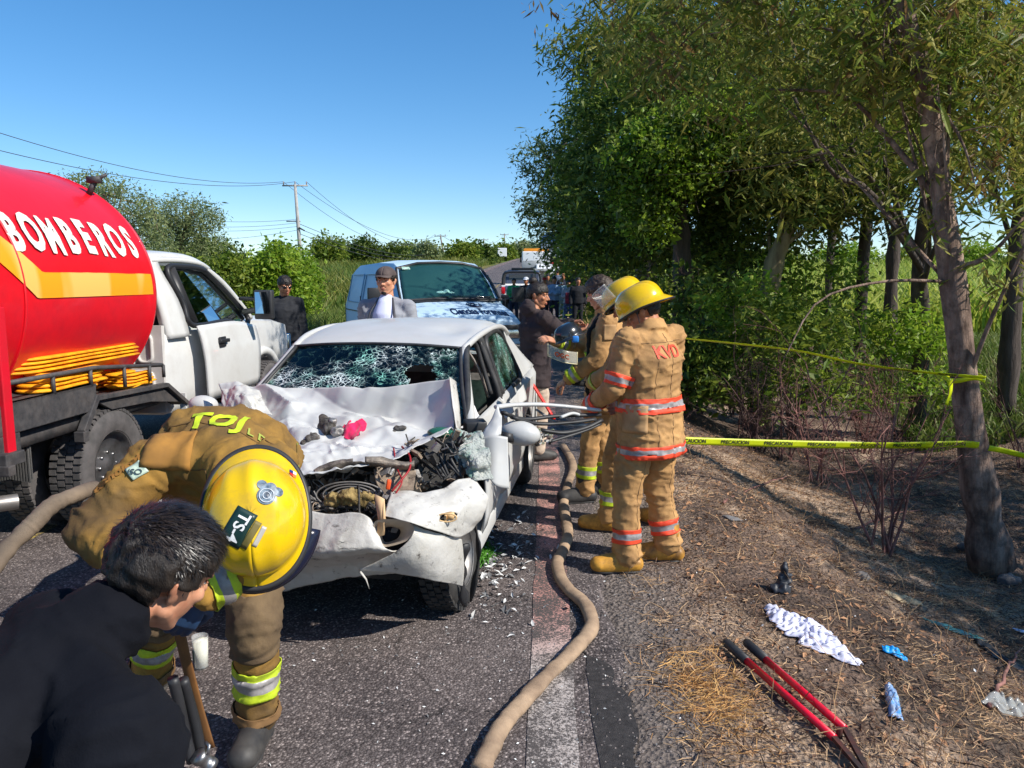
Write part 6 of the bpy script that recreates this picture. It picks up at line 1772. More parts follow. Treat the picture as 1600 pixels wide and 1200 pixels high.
prof_body(pk, 'body', VW, [(0, .55), (0, 1.12), (1.6, 1.14), (1.62, 1.2), (3.6, 1.2), (5.0, 1.1), (5.1, .55)], .95)
prof_body(pk, 'cab', mat('cab_slate', srgb(70, 80, 100), rough=.4, coat=.3), [(1.6, 1.18), (1.75, 1.72), (2.1, 1.82), (3.0, 1.80), (3.6, 1.18)], .82)
mb = MB(); mb.box((0, 1.63, 1.48), (1.3, .03, .32), (.25, 0, 0)); mb.build('rear_window', VGL, pk, smooth=False)
mb = MB(); mb.box((0, -.03, .98), (1.5, .04, .26)); mb.build('tailgate', mat('tailgate_grey', srgb(120, 130, 150), rough=.4), pk, bevel=.02)
mb = MB(); mb.box((.30, -.06, .93), (.75, .02, .16)); mb.build('tailgate_stripe', VR, pk, smooth=False)
for s in (-1, 1):
    mb = MB(); mb.box((s * .86, -.03, .88), (.17, .06, .32)); mb.build('tail_light', TL, pk, bevel=.015)
mb = MB(); mb.box((0, -.12, .60), (1.9, .16, .16)); mb.build('bumper', VK, pk, bevel=.02)
for y_ in (.15, .85, 1.55):
    mb = MB(); mb.tube(spline([(-.88, y_, 1.12), (-.86, y_, 1.5), (-.72, y_, 1.70), (0, y_, 1.72), (.72, y_, 1.70), (.86, y_, 1.5), (.88, y_, 1.12)], 20), .06, 8); mb.build('roll_hoop', VK, pk)
for s in (-1, 1):
    mb = MB(); mb.tube([(s * .84, .15, 1.5), (s * .84, 1.55, 1.5)], .035, 6); mb.build('roll_rail', VK, pk)
mb = MB(); mb.box((0, 2.2, 1.90), (1.1, .22, .12)); mb.build('light_bar', VK, pk, bevel=.03)
wheels_for(pk, (-.82, .82), (.95, 4.1), .38, .24)

tw = place('tow_truck', 'orange and white tow truck parked beyond the police pickup', 'truck', 838, 60, R(177))
prof_body(tw, 'cab', VW, [(0, .5), (-.03, 1.25), (.35, 2.35), (1.7, 2.40), (1.75, .5)], 1.05, .08)
mb = MB(); mb.add([(-.95, -.045, 1.32), (.95, -.045, 1.32), (.86, .32, 2.22), (-.86, .32, 2.22)], [(0, 1, 2, 3)]); mb.build('windscreen', VGL, tw, smooth=False, solid=.03)
for s in (-1, 1):
    mb = MB(); mb.box((s * 1.055, .9, 1.75), (.02, .9, .6)); mb.build('side_window', VGL, tw, bevel=.01)
    mb = MB(); mb.box((s * .8, -.05, .85), (.3, .05, .2)); mb.build('headlight', CHROME, tw, bevel=.02)
    mb = MB(); mb.box((s * 1.2, .1, 1.8), (.12, .08, .4)); mb.build('side_mirror', VK, tw, bevel=.02)
mb = MB(); mb.box((0, .95, 2.50), (1.9, 1.0, .22)); mb.build('orange_roof_box', VO, tw, bevel=.05)
mb = MB(); mb.box((0, 4.2, .95), (2.2, 4.7, .18)); mb.box((0, 1.95, 1.35), (2.1, .12, .7)); mb.build('bed', mat('bed_grey', (.4, .4, .38, 1), rough=.6), tw, bevel=.03)
mb = MB(); mb.box((0, -.08, .55), (2.1, .16, .25)); mb.build('bumper', VK, tw, bevel=.02)
wheels_for(tw, (-.95, .95), (.9, 5.0), .45, .28)

def lorry(label, u, Y, h, w, cabc, boxc, L=8, group='lorries queuing on the far road', tarp=None):
    t = place('lorry', label, 'truck', u, Y, R(178), group)
    prof_body(t, 'cab', cabc, [(0, .5), (0, 1.6), (.25, h * .78), (1.9, h * .82), (2.0, .5)], w / 2, .08)
    mb = MB(); mb.box((0, -.01 + .1, h * .62), (w * .84, .1, h * .22), (-.12, 0, 0)); mb.build('windscreen', VGL, t, smooth=False)
    mb = MB(); mb.box((0, -.03, .95), (w * .6, .08, .5)); mb.build('grille', VK, t, bevel=.02)
    for s in (-1, 1):
        mb = MB(); mb.box((s * w * .4, -.03, .8), (.3, .06, .2)); mb.build('headlight', CHROME, t, bevel=.02)
    mb = MB(); mb.box((0, 2.2 + L / 2, h * .55 + .3), (w, L, h * .9 - .6)); mb.build('cargo_box', boxc, t, bevel=.05)
    if tarp:
        mb = MB(); mb.prism([(-w / 2 - .05, 2.1, h * .82), (w / 2 + .05, 2.1, h * .82), (w * .3, 2.1, h * 1.06), (-w * .3, 2.1, h * 1.06)], (0, L + .2, 0)); mb.build('tarpaulin', tarp, t, smooth=False)
    wheels_for(t, (-w / 2 + .2, w / 2 - .2), (1.0, 2.2 + L * .8), .5, .3)
    return t
VBL = mat('tarp_blue', srgb(40, 95, 170), rough=.7)
lorry('white lorry with blue tarpaulin ridge on the far road', 861, 92, 3.5, 2.4, VW, mat('lorry_grey', (.4, .45, .5, 1), rough=.5), 7, tarp=VBL)
lorry('tall white box lorry coming over the road crest', 869, 165, 4.2, 2.5, VW, VW, 10)
lorry('white lorry half hidden beyond the blue tarpaulin one', 875, 205, 3.6, 2.5, VW, VW, 9)
def carfar(label, u, Y, m, rz=R(180)):
    c = place('parked_car', label, 'car', u, Y, rz, 'cars halted on the far road')
    prof_body(c, 'body', m, [(0, .35), (0, .75), (1.0, .90), (1.6, 1.40), (3.0, 1.42), (3.7, 1.0), (4.3, .95), (4.3, .35)], .85, .07)
    mb = MB(); mb.add([(-.7, 1.02, .93), (.7, 1.02, .93), (.6, 1.56, 1.37), (-.6, 1.56, 1.37)], [(0, 1, 2, 3)]); mb.build('windscreen', VGL, c, smooth=False, solid=.02)
    for s in (-1, 1):
        mb = MB(); mb.box((s * .853, 2.3, 1.15), (.01, 1.5, .3)); mb.build('side_window', VGL, c, smooth=False)
        mb = MB(); mb.box((s * .6, -.01, .62), (.3, .04, .13)); mb.build('headlight', CHROME, c, bevel=.01)
    wheels_for(c, (-.75, .75), (.8, 3.4), .32, .2)
carfar('white car in the queue just beyond the tow truck', 853, 60, VW)
carfar('red car in the queue on the far road', 861, 74, VR)
carfar('white car between the red car and the blue tarpaulin', 857, 84, VW)
carfar('small dark car under the road crest', 871, 130, VK)
wv = place('parked_van', 'small white van parked off the road left of the police pickup', 'van', 784, 150, R(182))
prof_body(wv, 'body', VW, [(0, .4), (0, 1.0), (.5, 1.15), (1.0, 2.0), (4.2, 2.0), (4.3, .4)], .85, .08)
mb = MB(); mb.add([(-.74, .52, 1.2), (.74, .52, 1.2), (.66, .96, 1.92), (-.66, .96, 1.92)], [(0, 1, 2, 3)]); mb.build('windscreen', VGL, wv, smooth=False, solid=.03)
for s in (-1, 1):
    mb = MB(); mb.box((s * .6, -.01, .75), (.3, .05, .15)); mb.build('headlight', CHROME, wv, bevel=.01)
wheels_for(wv, (-.75, .75), (.8, 3.4), .33, .2)

# ------------------------------------------------------------------ power line
CONC = mat('concrete_pole', (.42, .40, .37, 1), (.30, .28, .26, 1), scale=3, rough=.9, bump=.2)
POLEM = mat('wood_pole', (.16, .12, .10, 1), (.25, .2, .17, 1), scale=3, rough=.9)
POLES = [(472, 416, 461, 288, 62, 1), (696, 408, 688, 368, 135, 0), (757, 405, 756, 374, 170, 0), (790, 405, 788, 366, 185, 0), (812, 402, 811, 377, 250, 0), (735, 404, 733, 384, 230, 0), (820, 402, 820, 379, 290, 0), (832, 403, 832, 386, 320, 0)]
plab = ['tall pale concrete utility pole left of the van', 'dark utility pole above the van roof', 'utility pole left of the far road crest trees', 'tall thin utility pole on the rise', 'faint double pole near the crest', 'small faint pole between the taller ones', 'faint distant pole by the crest', 'last faint pole beside the road crest']
arms = []
for (ub, vb, ut, vt, Y, m_), lab in zip(POLES, plab):
    a = P(ub, vb, Y); t = P(ut, vt, Y)
    g0 = Vector((a.x, Y, H(a.x, Y) - .3))
    root = empty('utility_pole', g0, 0, lab, 'utility pole', 'utility poles of the power line')
    rb, rt = (.19, .11) if m_ else (.17, .11)
    mm = CONC if m_ else POLEM
    mb = MB(); mb.tube([g0, g0.lerp(t, .5), t], [rb, (rb + rt) / 2, rt], 12); mb.build('pole', mm, root, world=True)
    mb = MB(); mb.beam(t + Vector((-1.0, 0, -.1)), t + Vector((1.0, 0, -.1)), .11, .11); mb.build('crossarm', mm, root, world=True)
    for x_ in (-.9, 0, .9):
        mb = MB(); mb.tube([t + Vector((x_, 0, -.05)), t + Vector((x_, 0, .22))], .045, 6); mb.build('insulator', mat('insulator', (.25, .2, .18, 1), rough=.4), root, world=True)
    if m_:
        lo = g0.lerp(t, .64)
        mb = MB(); mb.beam(lo + Vector((-.9, 0, .0)), lo + Vector((.2, 0, 0)), .09, .09); mb.build('lower_crossarm', mm, root, world=True)
        mb = MB(); mb.tube([lo + Vector((.1, -.15, -.5)), lo + Vector((.55, -.15, -.75))], .06, 6); mb.build('cable_bracket', BLACK, root, world=True)
    arms.append((t, g0))
WIRE = mat('wire', (.06, .06, .065, 1), rough=.6)
def wire(a, b, sag, label, r=.016):
    a, b = Vector(a), Vector(b)
    L = (b - a).length
    mb = MB(); mb.tube([a.lerp(b, t) - Vector((0, 0, sag * 4 * t * (1 - t))) for t in np.linspace(0, 1, 40)], r, 4, caps=False)
    o = mb.build('power_line', WIRE, None); tag(o, label, 'cable', 'power lines along the road'); return o
t0, g0 = arms[0]
near = P(-120, 168, 30)
wire(near + Vector((0, 0, 0)), t0 + Vector((-.9, 0, .2)), 1.0, 'top power line running left over the tank')
wire(P(-120, 204, 30), t0 + Vector((0, 0, .2)), 1.0, 'second power line running left over the tank')
for k, (va, vb) in enumerate(((334, 349), (345, 352), (352, 355), (371, 360))):
    a = P(250, va + 4, 58); b = g0.lerp(t0, .66 - k * .035)
    wire(a, b, .3, ['highest', 'second', 'third', 'lowest'][k] + ' of the low cables left of the tall pole', .013)
t1, g1 = arms[1]
for k, x_ in enumerate((-.9, 0, .9)):
    wire(t0 + Vector((x_, 0, .2)), t1 + Vector((x_, 0, .2)), 3.2 if k != 1 else 2.4, ['left', 'middle', 'right'][k] + ' top wire from the tall pole to the next pole', .02)
for k in range(3):
    wire(g0.lerp(t0, .62 - .05 * k), g1.lerp(t1, .45 - .1 * k), 1.5, ['upper', 'middle', 'lower'][k] + ' low cable sagging right of the tall pole', .022)
prev = arms[1]
for n_, k in enumerate((2, 3, 4, 6)):
    wire(prev[0] + Vector((0, 0, .2)), arms[k][0] + Vector((0, 0, .2)), 1.5, ['power line from the second to the third pole', 'power line between the poles on the rise', 'power line to the double pole', 'power line beyond the double pole'][n_], .03)
    prev = arms[k]
# ------------------------------------------------------------------ people
from mathutils.bvhtree import BVHTree

def frame(f, u):
    f = Vector(f).normalized(); u = Vector(u)
    x = f.cross(u).normalized(); u = x.cross(f).normalized()
    return Matrix((x, f, u)).transposed()

def head_mb(mb, c, M_, s=1.0, neck=None):
    c = Vector(c)
    def q(x, y, z): return c + M_ @ (Vector((x, y, z)) * s)
    def e(p, r, rot=None): mb.ell(q(*p), tuple(k * s for k in r), M_ if rot is None else M_ @ Euler(rot).to_matrix(), 20, 14)
    e((0, -.014, .036), (.076, .096, .083)); e((0, .028, -.018), (.064, .070, .092)); e((0, .052, -.085), (.034, .034, .026))
    for k in (-1, 1):
        mb.limb(q(k * .055, .0, -.048), q(k * .022, .055, -.090), .022 * s, .018 * s, 10)
        e((k * .040, .066, -.014), (.023, .020, .020))
        e((k * .0125, .098, -.022), (.010, .011, .009))
        e((k * .079, -.006, -.004), (.008, .018, .031), (.15, k * .25, k * .35)); e((k * .081, -.012, .008), (.006, .020, .022), (.15, k * .2, k * .45))
    mb.limb(q(-.042, .074, .032), q(.042, .074, .032), .013 * s, .013 * s, 10)
    mb.limb(q(0, .088, .022), q(0, .112, -.016), .0085 * s, .0125 * s, 10)
    e((0, .090, -.052), (.022, .012, .0055)); e((0, .088, -.0635), (.018, .012, .0065))
    if neck is not None: mb.limb(q(0, -.022, -.05), neck, .054 * s, .060 * s, 14)

def hand_mb(mb, wrist, d, pn, side=1, curl=.6, s=1.0):
    """d: towards the fingers; pn: palm normal (palm faces this way); side +1: thumb to d x pn"""
    d = Vector(d).normalized(); pn = Vector(pn); pn = (pn - d * pn.dot(d)).normalized(); x = d.cross(pn) * side
    w = Vector(wrist)
    mb.trunk([(w - d * .02 * s, .026 * s, .019 * s), (w + d * .02 * s, .034 * s, .018 * s), (w + d * .06 * s, .041 * s, .016 * s), (w + d * .09 * s, .040 * s, .014 * s)], x, 14)
    for i, (o, L) in enumerate(((.030, .072), (.010, .080), (-.010, .074), (-.029, .058))):
        p = w + d * .082 * s + x * o * s
        dd = (d + x * o * 2.0).normalized(); a = 0
        for j, fr in enumerate((.42, .32, .26)):
            a += curl * (.75 if j == 0 else 1.0)
            v = dd * math.cos(a) + pn * math.sin(a)
            e = p + v * L * fr * s
            mb.limb(p, e, (.0095 - .0008 * j) * s, (.0088 - .0008 * j) * s, 8); p = e
    p = w + d * .025 * s + x * .030 * s
    v = (x * .75 + d * .6 + pn * .35).normalized(); e = p + v * .04 * s; mb.limb(p, e, .014 * s, .0115 * s, 8)
    v2 = (d * .9 + pn * (.3 + curl * .5) + x * .15).normalized(); e2 = e + v2 * .032 * s; mb.limb(e, e2, .0112 * s, .0102 * s, 8)
    mb.limb(e2, e2 + (v2 + pn * curl * .4).normalized() * .026 * s, .0102 * s, .009 * s, 8)

def stand(x, y, yaw, h=1.72, z=0.0, **ov):
    """joints of a standing figure; local x right, y forward; yaw turns +Y (away from the camera) anticlockwise"""
    k = h / 1.72
    J = dict(pel=(0, 0, .95), wai=(0, .01, 1.10), che=(0, 0, 1.30), nek=(0, -.01, 1.455), head=(0, .02, 1.605),
             sl=(-.185, 0, 1.385), sr=(.185, 0, 1.385), el=(-.235, -.02, 1.13), er=(.235, -.02, 1.13), wl=(-.25, .06, .89), wr=(.25, .06, .89),
             hl=(-.09, 0, .92), hr=(.09, 0, .92), kl=(-.105, .02, .49), kr=(.105, .02, .49), al=(-.115, -.02, .085), ar=(.115, -.02, .085), tl=(-.14, .15, .03), tr=(.14, .15, .03))
    J.update({a: b for a, b in ov.items() if a in J})
    m = Matrix.Translation((x, y, z)) @ Matrix.Rotation(yaw, 4, 'Z')
    out = {a: m @ (Vector(b) * k) for a, b in J.items()}
    out['hf'] = (m.to_3x3() @ Vector(ov.get('hf', (0, 1, -.05)))).normalized(); out['hu'] = (m.to_3x3() @ Vector(ov.get('hu', (0, 0, 1)))).normalized()
    out['k'] = k; out['m'] = m
    return out

BR = [.13, .15, .13, .055, .045, .055, .045, .085, .065, .085, .065]
def nearest(V, bones):
    best = np.full(len(V), 1e9); bi = np.zeros(len(V), int); bt = np.zeros(len(V)); ax = np.zeros((len(V), 3))
    for i, (a, b) in enumerate(bones):
        a = np.array(a); b = np.array(b); d = b - a; L = np.linalg.norm(d) + 1e-9
        t = ((V - a) @ d) / L ** 2
        tc_ = np.clip(t, 0, 1)
        dist = np.linalg.norm(V - (a + tc_[:, None] * d), axis=1) - (BR[i] if len(bones) == 11 else 0)
        m = dist < best
        best[m] = dist[m]; bi[m] = i; bt[m] = t[m]; ax[m] = d / L
    return best, bi, bt, ax

def cloth(mb, bones, vox, amp, f=7.0, squeeze=2.6, m=None, seed=0, smooth=5, name='cloth', parent=None, hi=1.0):
    me = remesh(mb, vox, smooth)
    V = getv(me); n = getn(me)
    _, bi, bt, ax = nearest(V, bones)
    along = (V * ax).sum(1, keepdims=True)
    W = V + ax * along * (squeeze - 1)
    W = W + fbm(V * 5 + seed, 2)[:, None] * .12
    r1 = ridge(W * f * .8 + seed); r2 = ridge(W * f * 1.9 + seed + 9); r3 = ridge(V * f * 1.1 + seed + 4)
    d = amp * (.8 * np.maximum(r1, 0) ** 2.2 + .5 * np.maximum(r2, 0) ** 2 * hi + .5 * np.maximum(r3, 0) ** 3 - .45)
    setv(me, V + n * d[:, None])
    me.polygons.foreach_set('use_smooth', np.full(len(me.polygons), True))
    me.materials.clear()
    me.materials.append(m)
    o = bpy.data.objects.new(name, me); COL.objects.link(o)
    if parent is not None: o.parent = parent
    return o

def cloth_world(o):      # vertices are in world space while building
    return o.data

def stripes(cloth_me, bones, keys, cuts, mats_, name, parent, a=None, b=None, off=.004):
    """ring stripes on bone set `keys`; measured along a->b; cuts in 0..1 with len(mats_)+1 values"""
    a = Vector(a); b = Vector(b); d = b - a; L = d.length; d.normalize()
    bm = bmesh.new(); bm.from_mesh(cloth_me)
    V = np.array([v.co for v in bm.verts])
    _, bi, _, _ = nearest(V, bones)
    T = ((V - np.array(a)) @ np.array(d)) / L
    sel = np.isin(bi, keys)
    if 1 in keys:
        da = np.full(len(V), 9.0)
        for k_ in (3, 4, 5, 6):
            p_, q_ = np.array(bones[k_][0]), np.array(bones[k_][1]); d_ = q_ - p_
            t_ = np.clip(((V - p_) @ d_) / (d_ @ d_), 0, 1); da = np.minimum(da, np.linalg.norm(V - (p_ + t_[:, None] * d_), axis=1))
        sel = da > .094
    ok = sel & (T > cuts[0] - .12) & (T < cuts[-1] + .12)
    bm.verts.ensure_lookup_table()
    bmesh.ops.delete(bm, geom=[v for v, k in zip(bm.verts, ok) if not k], context='VERTS')
    for c in cuts:
        bmesh.ops.bisect_plane(bm, geom=bm.verts[:] + bm.edges[:] + bm.faces[:], plane_co=a + d * L * c, plane_no=d)
    kill = []
    for f in bm.faces:
        t = (f.calc_center_median() - a).dot(d) / L
        if t < cuts[0] or t > cuts[-1]: kill.append(f); continue
        for i in range(len(mats_)):
            if cuts[i] <= t <= cuts[i + 1]: f.material_index = i
        f.smooth = True
    bmesh.ops.delete(bm, geom=kill, context='FACES')
    bm.normal_update()
    for v in bm.verts: v.co = v.co + v.normal * off
    me = bpy.data.meshes.new(name)
    for k in mats_: me.materials.append(k)
    bm.to_mesh(me); bm.free()
    o = bpy.data.objects.new(name, me); COL.objects.link(o); o.parent = parent
    md = o.modifiers.new('t', 'SOLIDIFY'); md.thickness = .003; md.offset = 1
    return o

def localise(root, objs):
    mi = wmat(root).inverted()
    seen = set()
    for o in objs:
        if o.type == 'MESH' and o.data.name not in seen:
            seen.add(o.data.name); o.data.transform(mi)

def hairshell(c, M_, s, m, parent, seed=0, length=.0, front=.052, amp=.006, side=.012, back=-.075, bun=False, world=True):
    nu, nv = 64, 40
    V = []; 
    for i in range(nv + 1):
        a = math.pi * i / nv * .80
        for j in range(nu):
            b_ = 2 * math.pi * j / nu
            V.append((math.sin(a) * math.cos(b_), math.sin(a) * math.sin(b_), math.cos(a)))
    V = np.array(V)
    P_ = V * np.array([.083, .103, .092]) + np.array([0, -.014, .036])
    tuft = ridge(V * np.array([9, 9, 3]) + seed) * amp + fbm(V * 3 + seed, 2) * amp + length * (.4 + .6 * np.clip(V[:, 2], 0, 1)) + .012 * np.clip(V[:, 1], 0, 1) * np.clip(V[:, 2], 0, 1) * (length > 0)
    P_ = P_ + V * tuft[:, None]
    lim = np.where(P_[:, 1] > .02, front - .02 * (P_[:, 1] < .05), np.where(P_[:, 1] > -.045, side, back)) + vnoise(V * 12 + seed) * .006
    bad = P_[:, 2] < lim
    F = []
    for i in range(nv):
        for j in range(nu):
            a, b_, c2, d = i * nu + j, i * nu + (j + 1) % nu, (i + 1) * nu + (j + 1) % nu, (i + 1) * nu + j
            if bad[a] and bad[b_] and bad[c2] and bad[d]: continue
            F.append((a, d, c2, b_))
    mb = MB(); mb.add([Vector(c) + M_ @ (Vector(p) * s) for p in P_], F)
    if bun:
        mb.ell(Vector(c) + M_ @ (Vector((0, -.075, .135)) * s), (.042 * s, .042 * s, .038 * s), M_)
    o = mb.build('hair', m, parent, solid=.006)
    return o

EYEW = mat('eye_white', (.6, .58, .55, 1), rough=.3); EYED = mat('eye_dark', (.02, .012, .01, 1), rough=.2)
LIP = mat('lip', srgb(160, 85, 75), rough=.5)
BROWN_ = mat('brow', (.02, .014, .01, 1), rough=.8)
def face_parts(c, M_, s, parent, brow=True, beard=None):
    c = Vector(c)
    def q(x, y, z): return c + M_ @ (Vector((x, y, z)) * s)
    for k in (-1, 1):
        mb = MB(); mb.ell(q(k * .030, .079, .010), (.0125 * s, .0085 * s, .0062 * s), M_, 12, 8); mb.build('eye', EYEW, parent)
        mb = MB(); mb.ell(q(k * .030, .0845, .010), (.0052 * s, .004 * s, .0052 * s), M_, 10, 6); mb.build('iris', EYED, parent)
        mb = MB(); mb.limb(q(k * .016, .0895, .016), q(k * .046, .079, .014), .0035 * s, .0025 * s, 6); mb.build('eyelid', SKIN, parent)
        if brow:
            mb = MB(); mb.limb(q(k * .014, .089, .030), q(k * .046, .080, .034), .0042 * s, .0028 * s, 6); mb.build('eyebrow', BROWN_, parent)
    mb = MB(); mb.ell(q(0, .0945, -.0535), (.021 * s, .0085 * s, .0042 * s), M_, 14, 8); mb.ell(q(0, .093, -.0625), (.017 * s, .0085 * s, .005 * s), M_, 14, 8); mb.build('lips', LIP, parent)
    if beard:
        mb = MB(); mb.ell(q(0, .064, -.092), (.026 * s, .026 * s, .02 * s), M_, 14, 10); mb.limb(q(-.022, .089, -.042), q(.022, .089, -.042), .005 * s, .005 * s, 6); mb.build('beard', beard, parent)

def boot_mb(mb, a, t, s=1.0, w=.050):
    a = Vector(a); t = Vector(t); d = (t - a); d.z = 0; d.normalize()
    g = Vector((a.x, a.y, t.z))
    mb.limb(a + Vector((0, 0, .12 * s)), Vector((a.x, a.y, t.z + .05)), .058 * s, .052 * s)
    mb.limb(g - d * .045 * s + Vector((0, 0, .02)), g + d * .12 * s + Vector((0, 0, .015)), .046 * s, w * s)
    mb.limb(g + d * .02 * s + Vector((0, 0, .05)), g + d * .13 * s + Vector((0, 0, .025)), .046 * s, .046 * s)
    mb.ell(g + d * .15 * s + Vector((0, 0, .018)), (.052 * s, .055 * s, .046 * s))


def person(label, J, top=None, legs=None, shoes=None, skin=SKIN, vox=.014, group=None, hands=(0, 0), sleeve=1.0, hair=None, fat=1.0, coat_hem=None, collar=False, seed=0, face=True, amp=(.010, .010), hd=None, glove=None, legr=1.0, armr=1.0, hscale=1.0, tuck=False, hood=False, hairkw={}, beard=None, cat='person', boots=False, bare_arm=False):
    k = J['k']
    g0 = (J['al'] + J['ar']) / 2; base = Vector((g0.x, g0.y, min(J['tl'].z, J['tr'].z) - .03 * k))
    side = (J['sr'] - J['sl']).normalized()
    M_ = frame(J['hf'], J['hu'])
    # ---- body
    mb = MB()
    mb.trunk([(J['pel'] - (J['wai'] - J['pel']) * .5, .13 * k, .09 * k), (J['pel'], .15 * k * fat, .10 * k * fat), (J['wai'], .125 * k * fat, .09 * k * fat), (J['che'], .15 * k, .10 * k), (J['nek'] - (J['nek'] - J['che']) * .3, .085 * k, .055 * k)], side)
    for a in 'lr':
        mb.limb(J['s' + a], J['e' + a], .048 * k, .037 * k); mb.limb(J['e' + a], J['w' + a], .037 * k, .026 * k); mb.limb(J['che'].lerp(J['nek'], .6), J['s' + a] - (J['nek'] - J['che']).normalized() * .015 * k, .040 * k, .042 * k)
        mb.limb(J['h' + a], J['k' + a], .075 * k, .05 * k); mb.limb(J['k' + a], J['a' + a], .05 * k, .035 * k); mb.limb(J['a' + a], J['t' + a] + Vector((0, 0, .01)), .036 * k, .03 * k)
    mb.limb(J['che'].lerp(J['nek'], .6), J['nek'] + Vector((0, 0, .02)), .06 * k, .055 * k)
    body = remesh(mb, vox, 3)
    hm = MB(); head_mb(hm, J['head'], M_, k * hscale, J['nek'])
    hmesh = remesh(hm, .0055 if vox < .02 else .011, 2, .5)
    extra = [hmesh]
    for i, a in enumerate('lr'):
        if hands[i]:
            sp = hands[i]; hh = MB()
            hand_mb(hh, J['w' + a] + (J['w' + a] - J['e' + a]).normalized() * .015, sp[0], sp[1], sp[2], sp[3], k)
            extra.append(remesh(hh, .0048 if vox < .02 else .008, 2, .5))
    bm = bmesh.new(); bm.from_mesh(body)
    for e in extra: bm.from_mesh(e); bpy.data.meshes.remove(e)
    bm.to_mesh(body); bm.free()
    body.polygons.foreach_set('use_smooth', np.full(len(body.polygons), True))
    body.materials.clear()
    body.materials.append(skin); body.name = 'person'
    root = bpy.data.objects.new('person', body); COL.objects.link(root); tag(root, label, cat, group)
    ch = []
    bones = [(J['pel'], J['wai']), (J['wai'], J['che']), (J['che'], J['nek']), (J['sl'], J['el']), (J['el'], J['wl']), (J['sr'], J['er']), (J['er'], J['wr']), (J['hl'], J['kl']), (J['kl'], J['al']), (J['hr'], J['kr']), (J['kr'], J['ar'])]
    info = dict(root=root, bones=bones, J=J, M=M_)
    if legs is not None:
        mb = MB()
        mb.trunk([(J['pel'] - (J['wai'] - J['pel']) * .35, .16 * k * legr ** .5, .115 * k * legr ** .5), (J['pel'], .165 * k * fat, .12 * k * fat), (J['wai'], .14 * k * fat, .105 * k * fat)], side)
        for a in 'lr':
            an = J['a' + a] + (J['k' + a] - J['a' + a]).normalized() * .03
            mb.limb(J['h' + a], J['k' + a], .096 * k * legr, .072 * k * legr); mb.limb(J['k' + a], an, .070 * k * legr, .064 * k * legr)
            mb.limb(an.lerp(J['k' + a], .12), an, .066 * k * legr, .070 * k * legr)
        o = cloth(mb, bones, vox, amp[1], m=legs, seed=seed + 3, name='trousers', parent=root); ch.append(o); info['trousers'] = o
    if top is not None:
        mb = MB()
        hem = coat_hem if coat_hem is not None else .25
        dn = (J['pel'] - J['wai'])
        ct = .02 if collar else 0
        mb.trunk([(J['pel'] + dn * hem * 1.6, (.185 + ct) * k * fat, (.135 + ct) * k * fat), (J['pel'], (.178 + ct) * k * fat, (.130 + ct) * k * fat), (J['wai'], (.160 + ct) * k * fat, (.120 + ct) * k * fat), (J['che'], (.180 + ct) * k * fat, (.130 + ct) * k * fat), (J['che'].lerp(J['nek'], .5), (.138 + ct) * k, (.105 + ct) * k), (J['che'].lerp(J['nek'], .8), (.095 + ct) * k, (.085 + ct) * k), (J['nek'] + (J['nek'] - J['che']) * .08, .070 * k, .070 * k)], side)
        for a in 'lr':
            mb.limb(J['che'].lerp(J['nek'], .78), J['s' + a] - (J['nek'] - J['che']).normalized() * .012 * k, .066 * k, .066 * k * armr)
            e_ = J['e' + a].lerp(J['w' + a], sleeve) if sleeve <= 1 else J['w' + a]
            mb.limb(J['s' + a], J['e' + a], .072 * k * armr, .058 * k * armr)
            if sleeve > 0: mb.limb(J['e' + a], e_, .060 * k * armr, .048 * k * armr)
        if tuck: mb.ell(J['nek'] + (J['head'] - J['nek']) * .04, (.088 * k, .088 * k, .08 * k))
        if collar: mb.trunk([(J['nek'] - (J['head'] - J['nek']) * .15, .10 * k, .09 * k), (J['nek'].lerp(J['head'], .42), .092 * k, .088 * k)], side)
        if hood: mb.ell(J['nek'] - J['m'].to_3x3() @ Vector((0, .07, -.03)), (.11 * k, .075 * k, .085 * k), J['m'].to_3x3())
        o = cloth(mb, bones, vox, amp[0], m=top, seed=seed, name='jacket' if (collar or hood or coat_hem) else 'shirt', parent=root); ch.append(o); info['top'] = o
    if shoes is not None:
        for a in 'lr':
            mb = MB(); boot_mb(mb, J['a' + a], J['t' + a], k * (1.12 if boots else 1), .052)
            me = remesh(mb, .010 if vox < .02 else .018, 3); V = getv(me); V[:, 2] = np.maximum(V[:, 2], J['t' + a].z - .03 * k); setv(me, V)
            me.materials.append(shoes); me.polygons.foreach_set('use_smooth', np.full(len(me.polygons), True))
            o = bpy.data.objects.new('boot' if boots else 'shoe', me); COL.objects.link(o); o.parent = root; ch.append(o)
    if glove is not None:
        for i, a in enumerate('lr'):
            if hands[i] is None: continue
    n0 = set(bpy.data.objects)
    if hair is not None: hairshell(J['head'], M_, k * hscale, hair, root, seed, **hairkw)
    if face: face_parts(J['head'], M_, k * hscale, root, beard=beard)
    ch += [o for o in bpy.data.objects if o not in n0]
    info['ch'] = ch; info['base'] = base
    return info

def settle(info, extra=()):
    """place the object's origin at the feet"""
    root = info['root']; b = info['base']
    ms = {root.data}
    for o in bpy.data.objects:
        p = o.parent
        while p is not None and p != root: p = p.parent
        if p == root and o.type == 'MESH': ms.add(o.data)
    for me in ms: me.transform(Matrix.Translation(-b))
    root.location = b

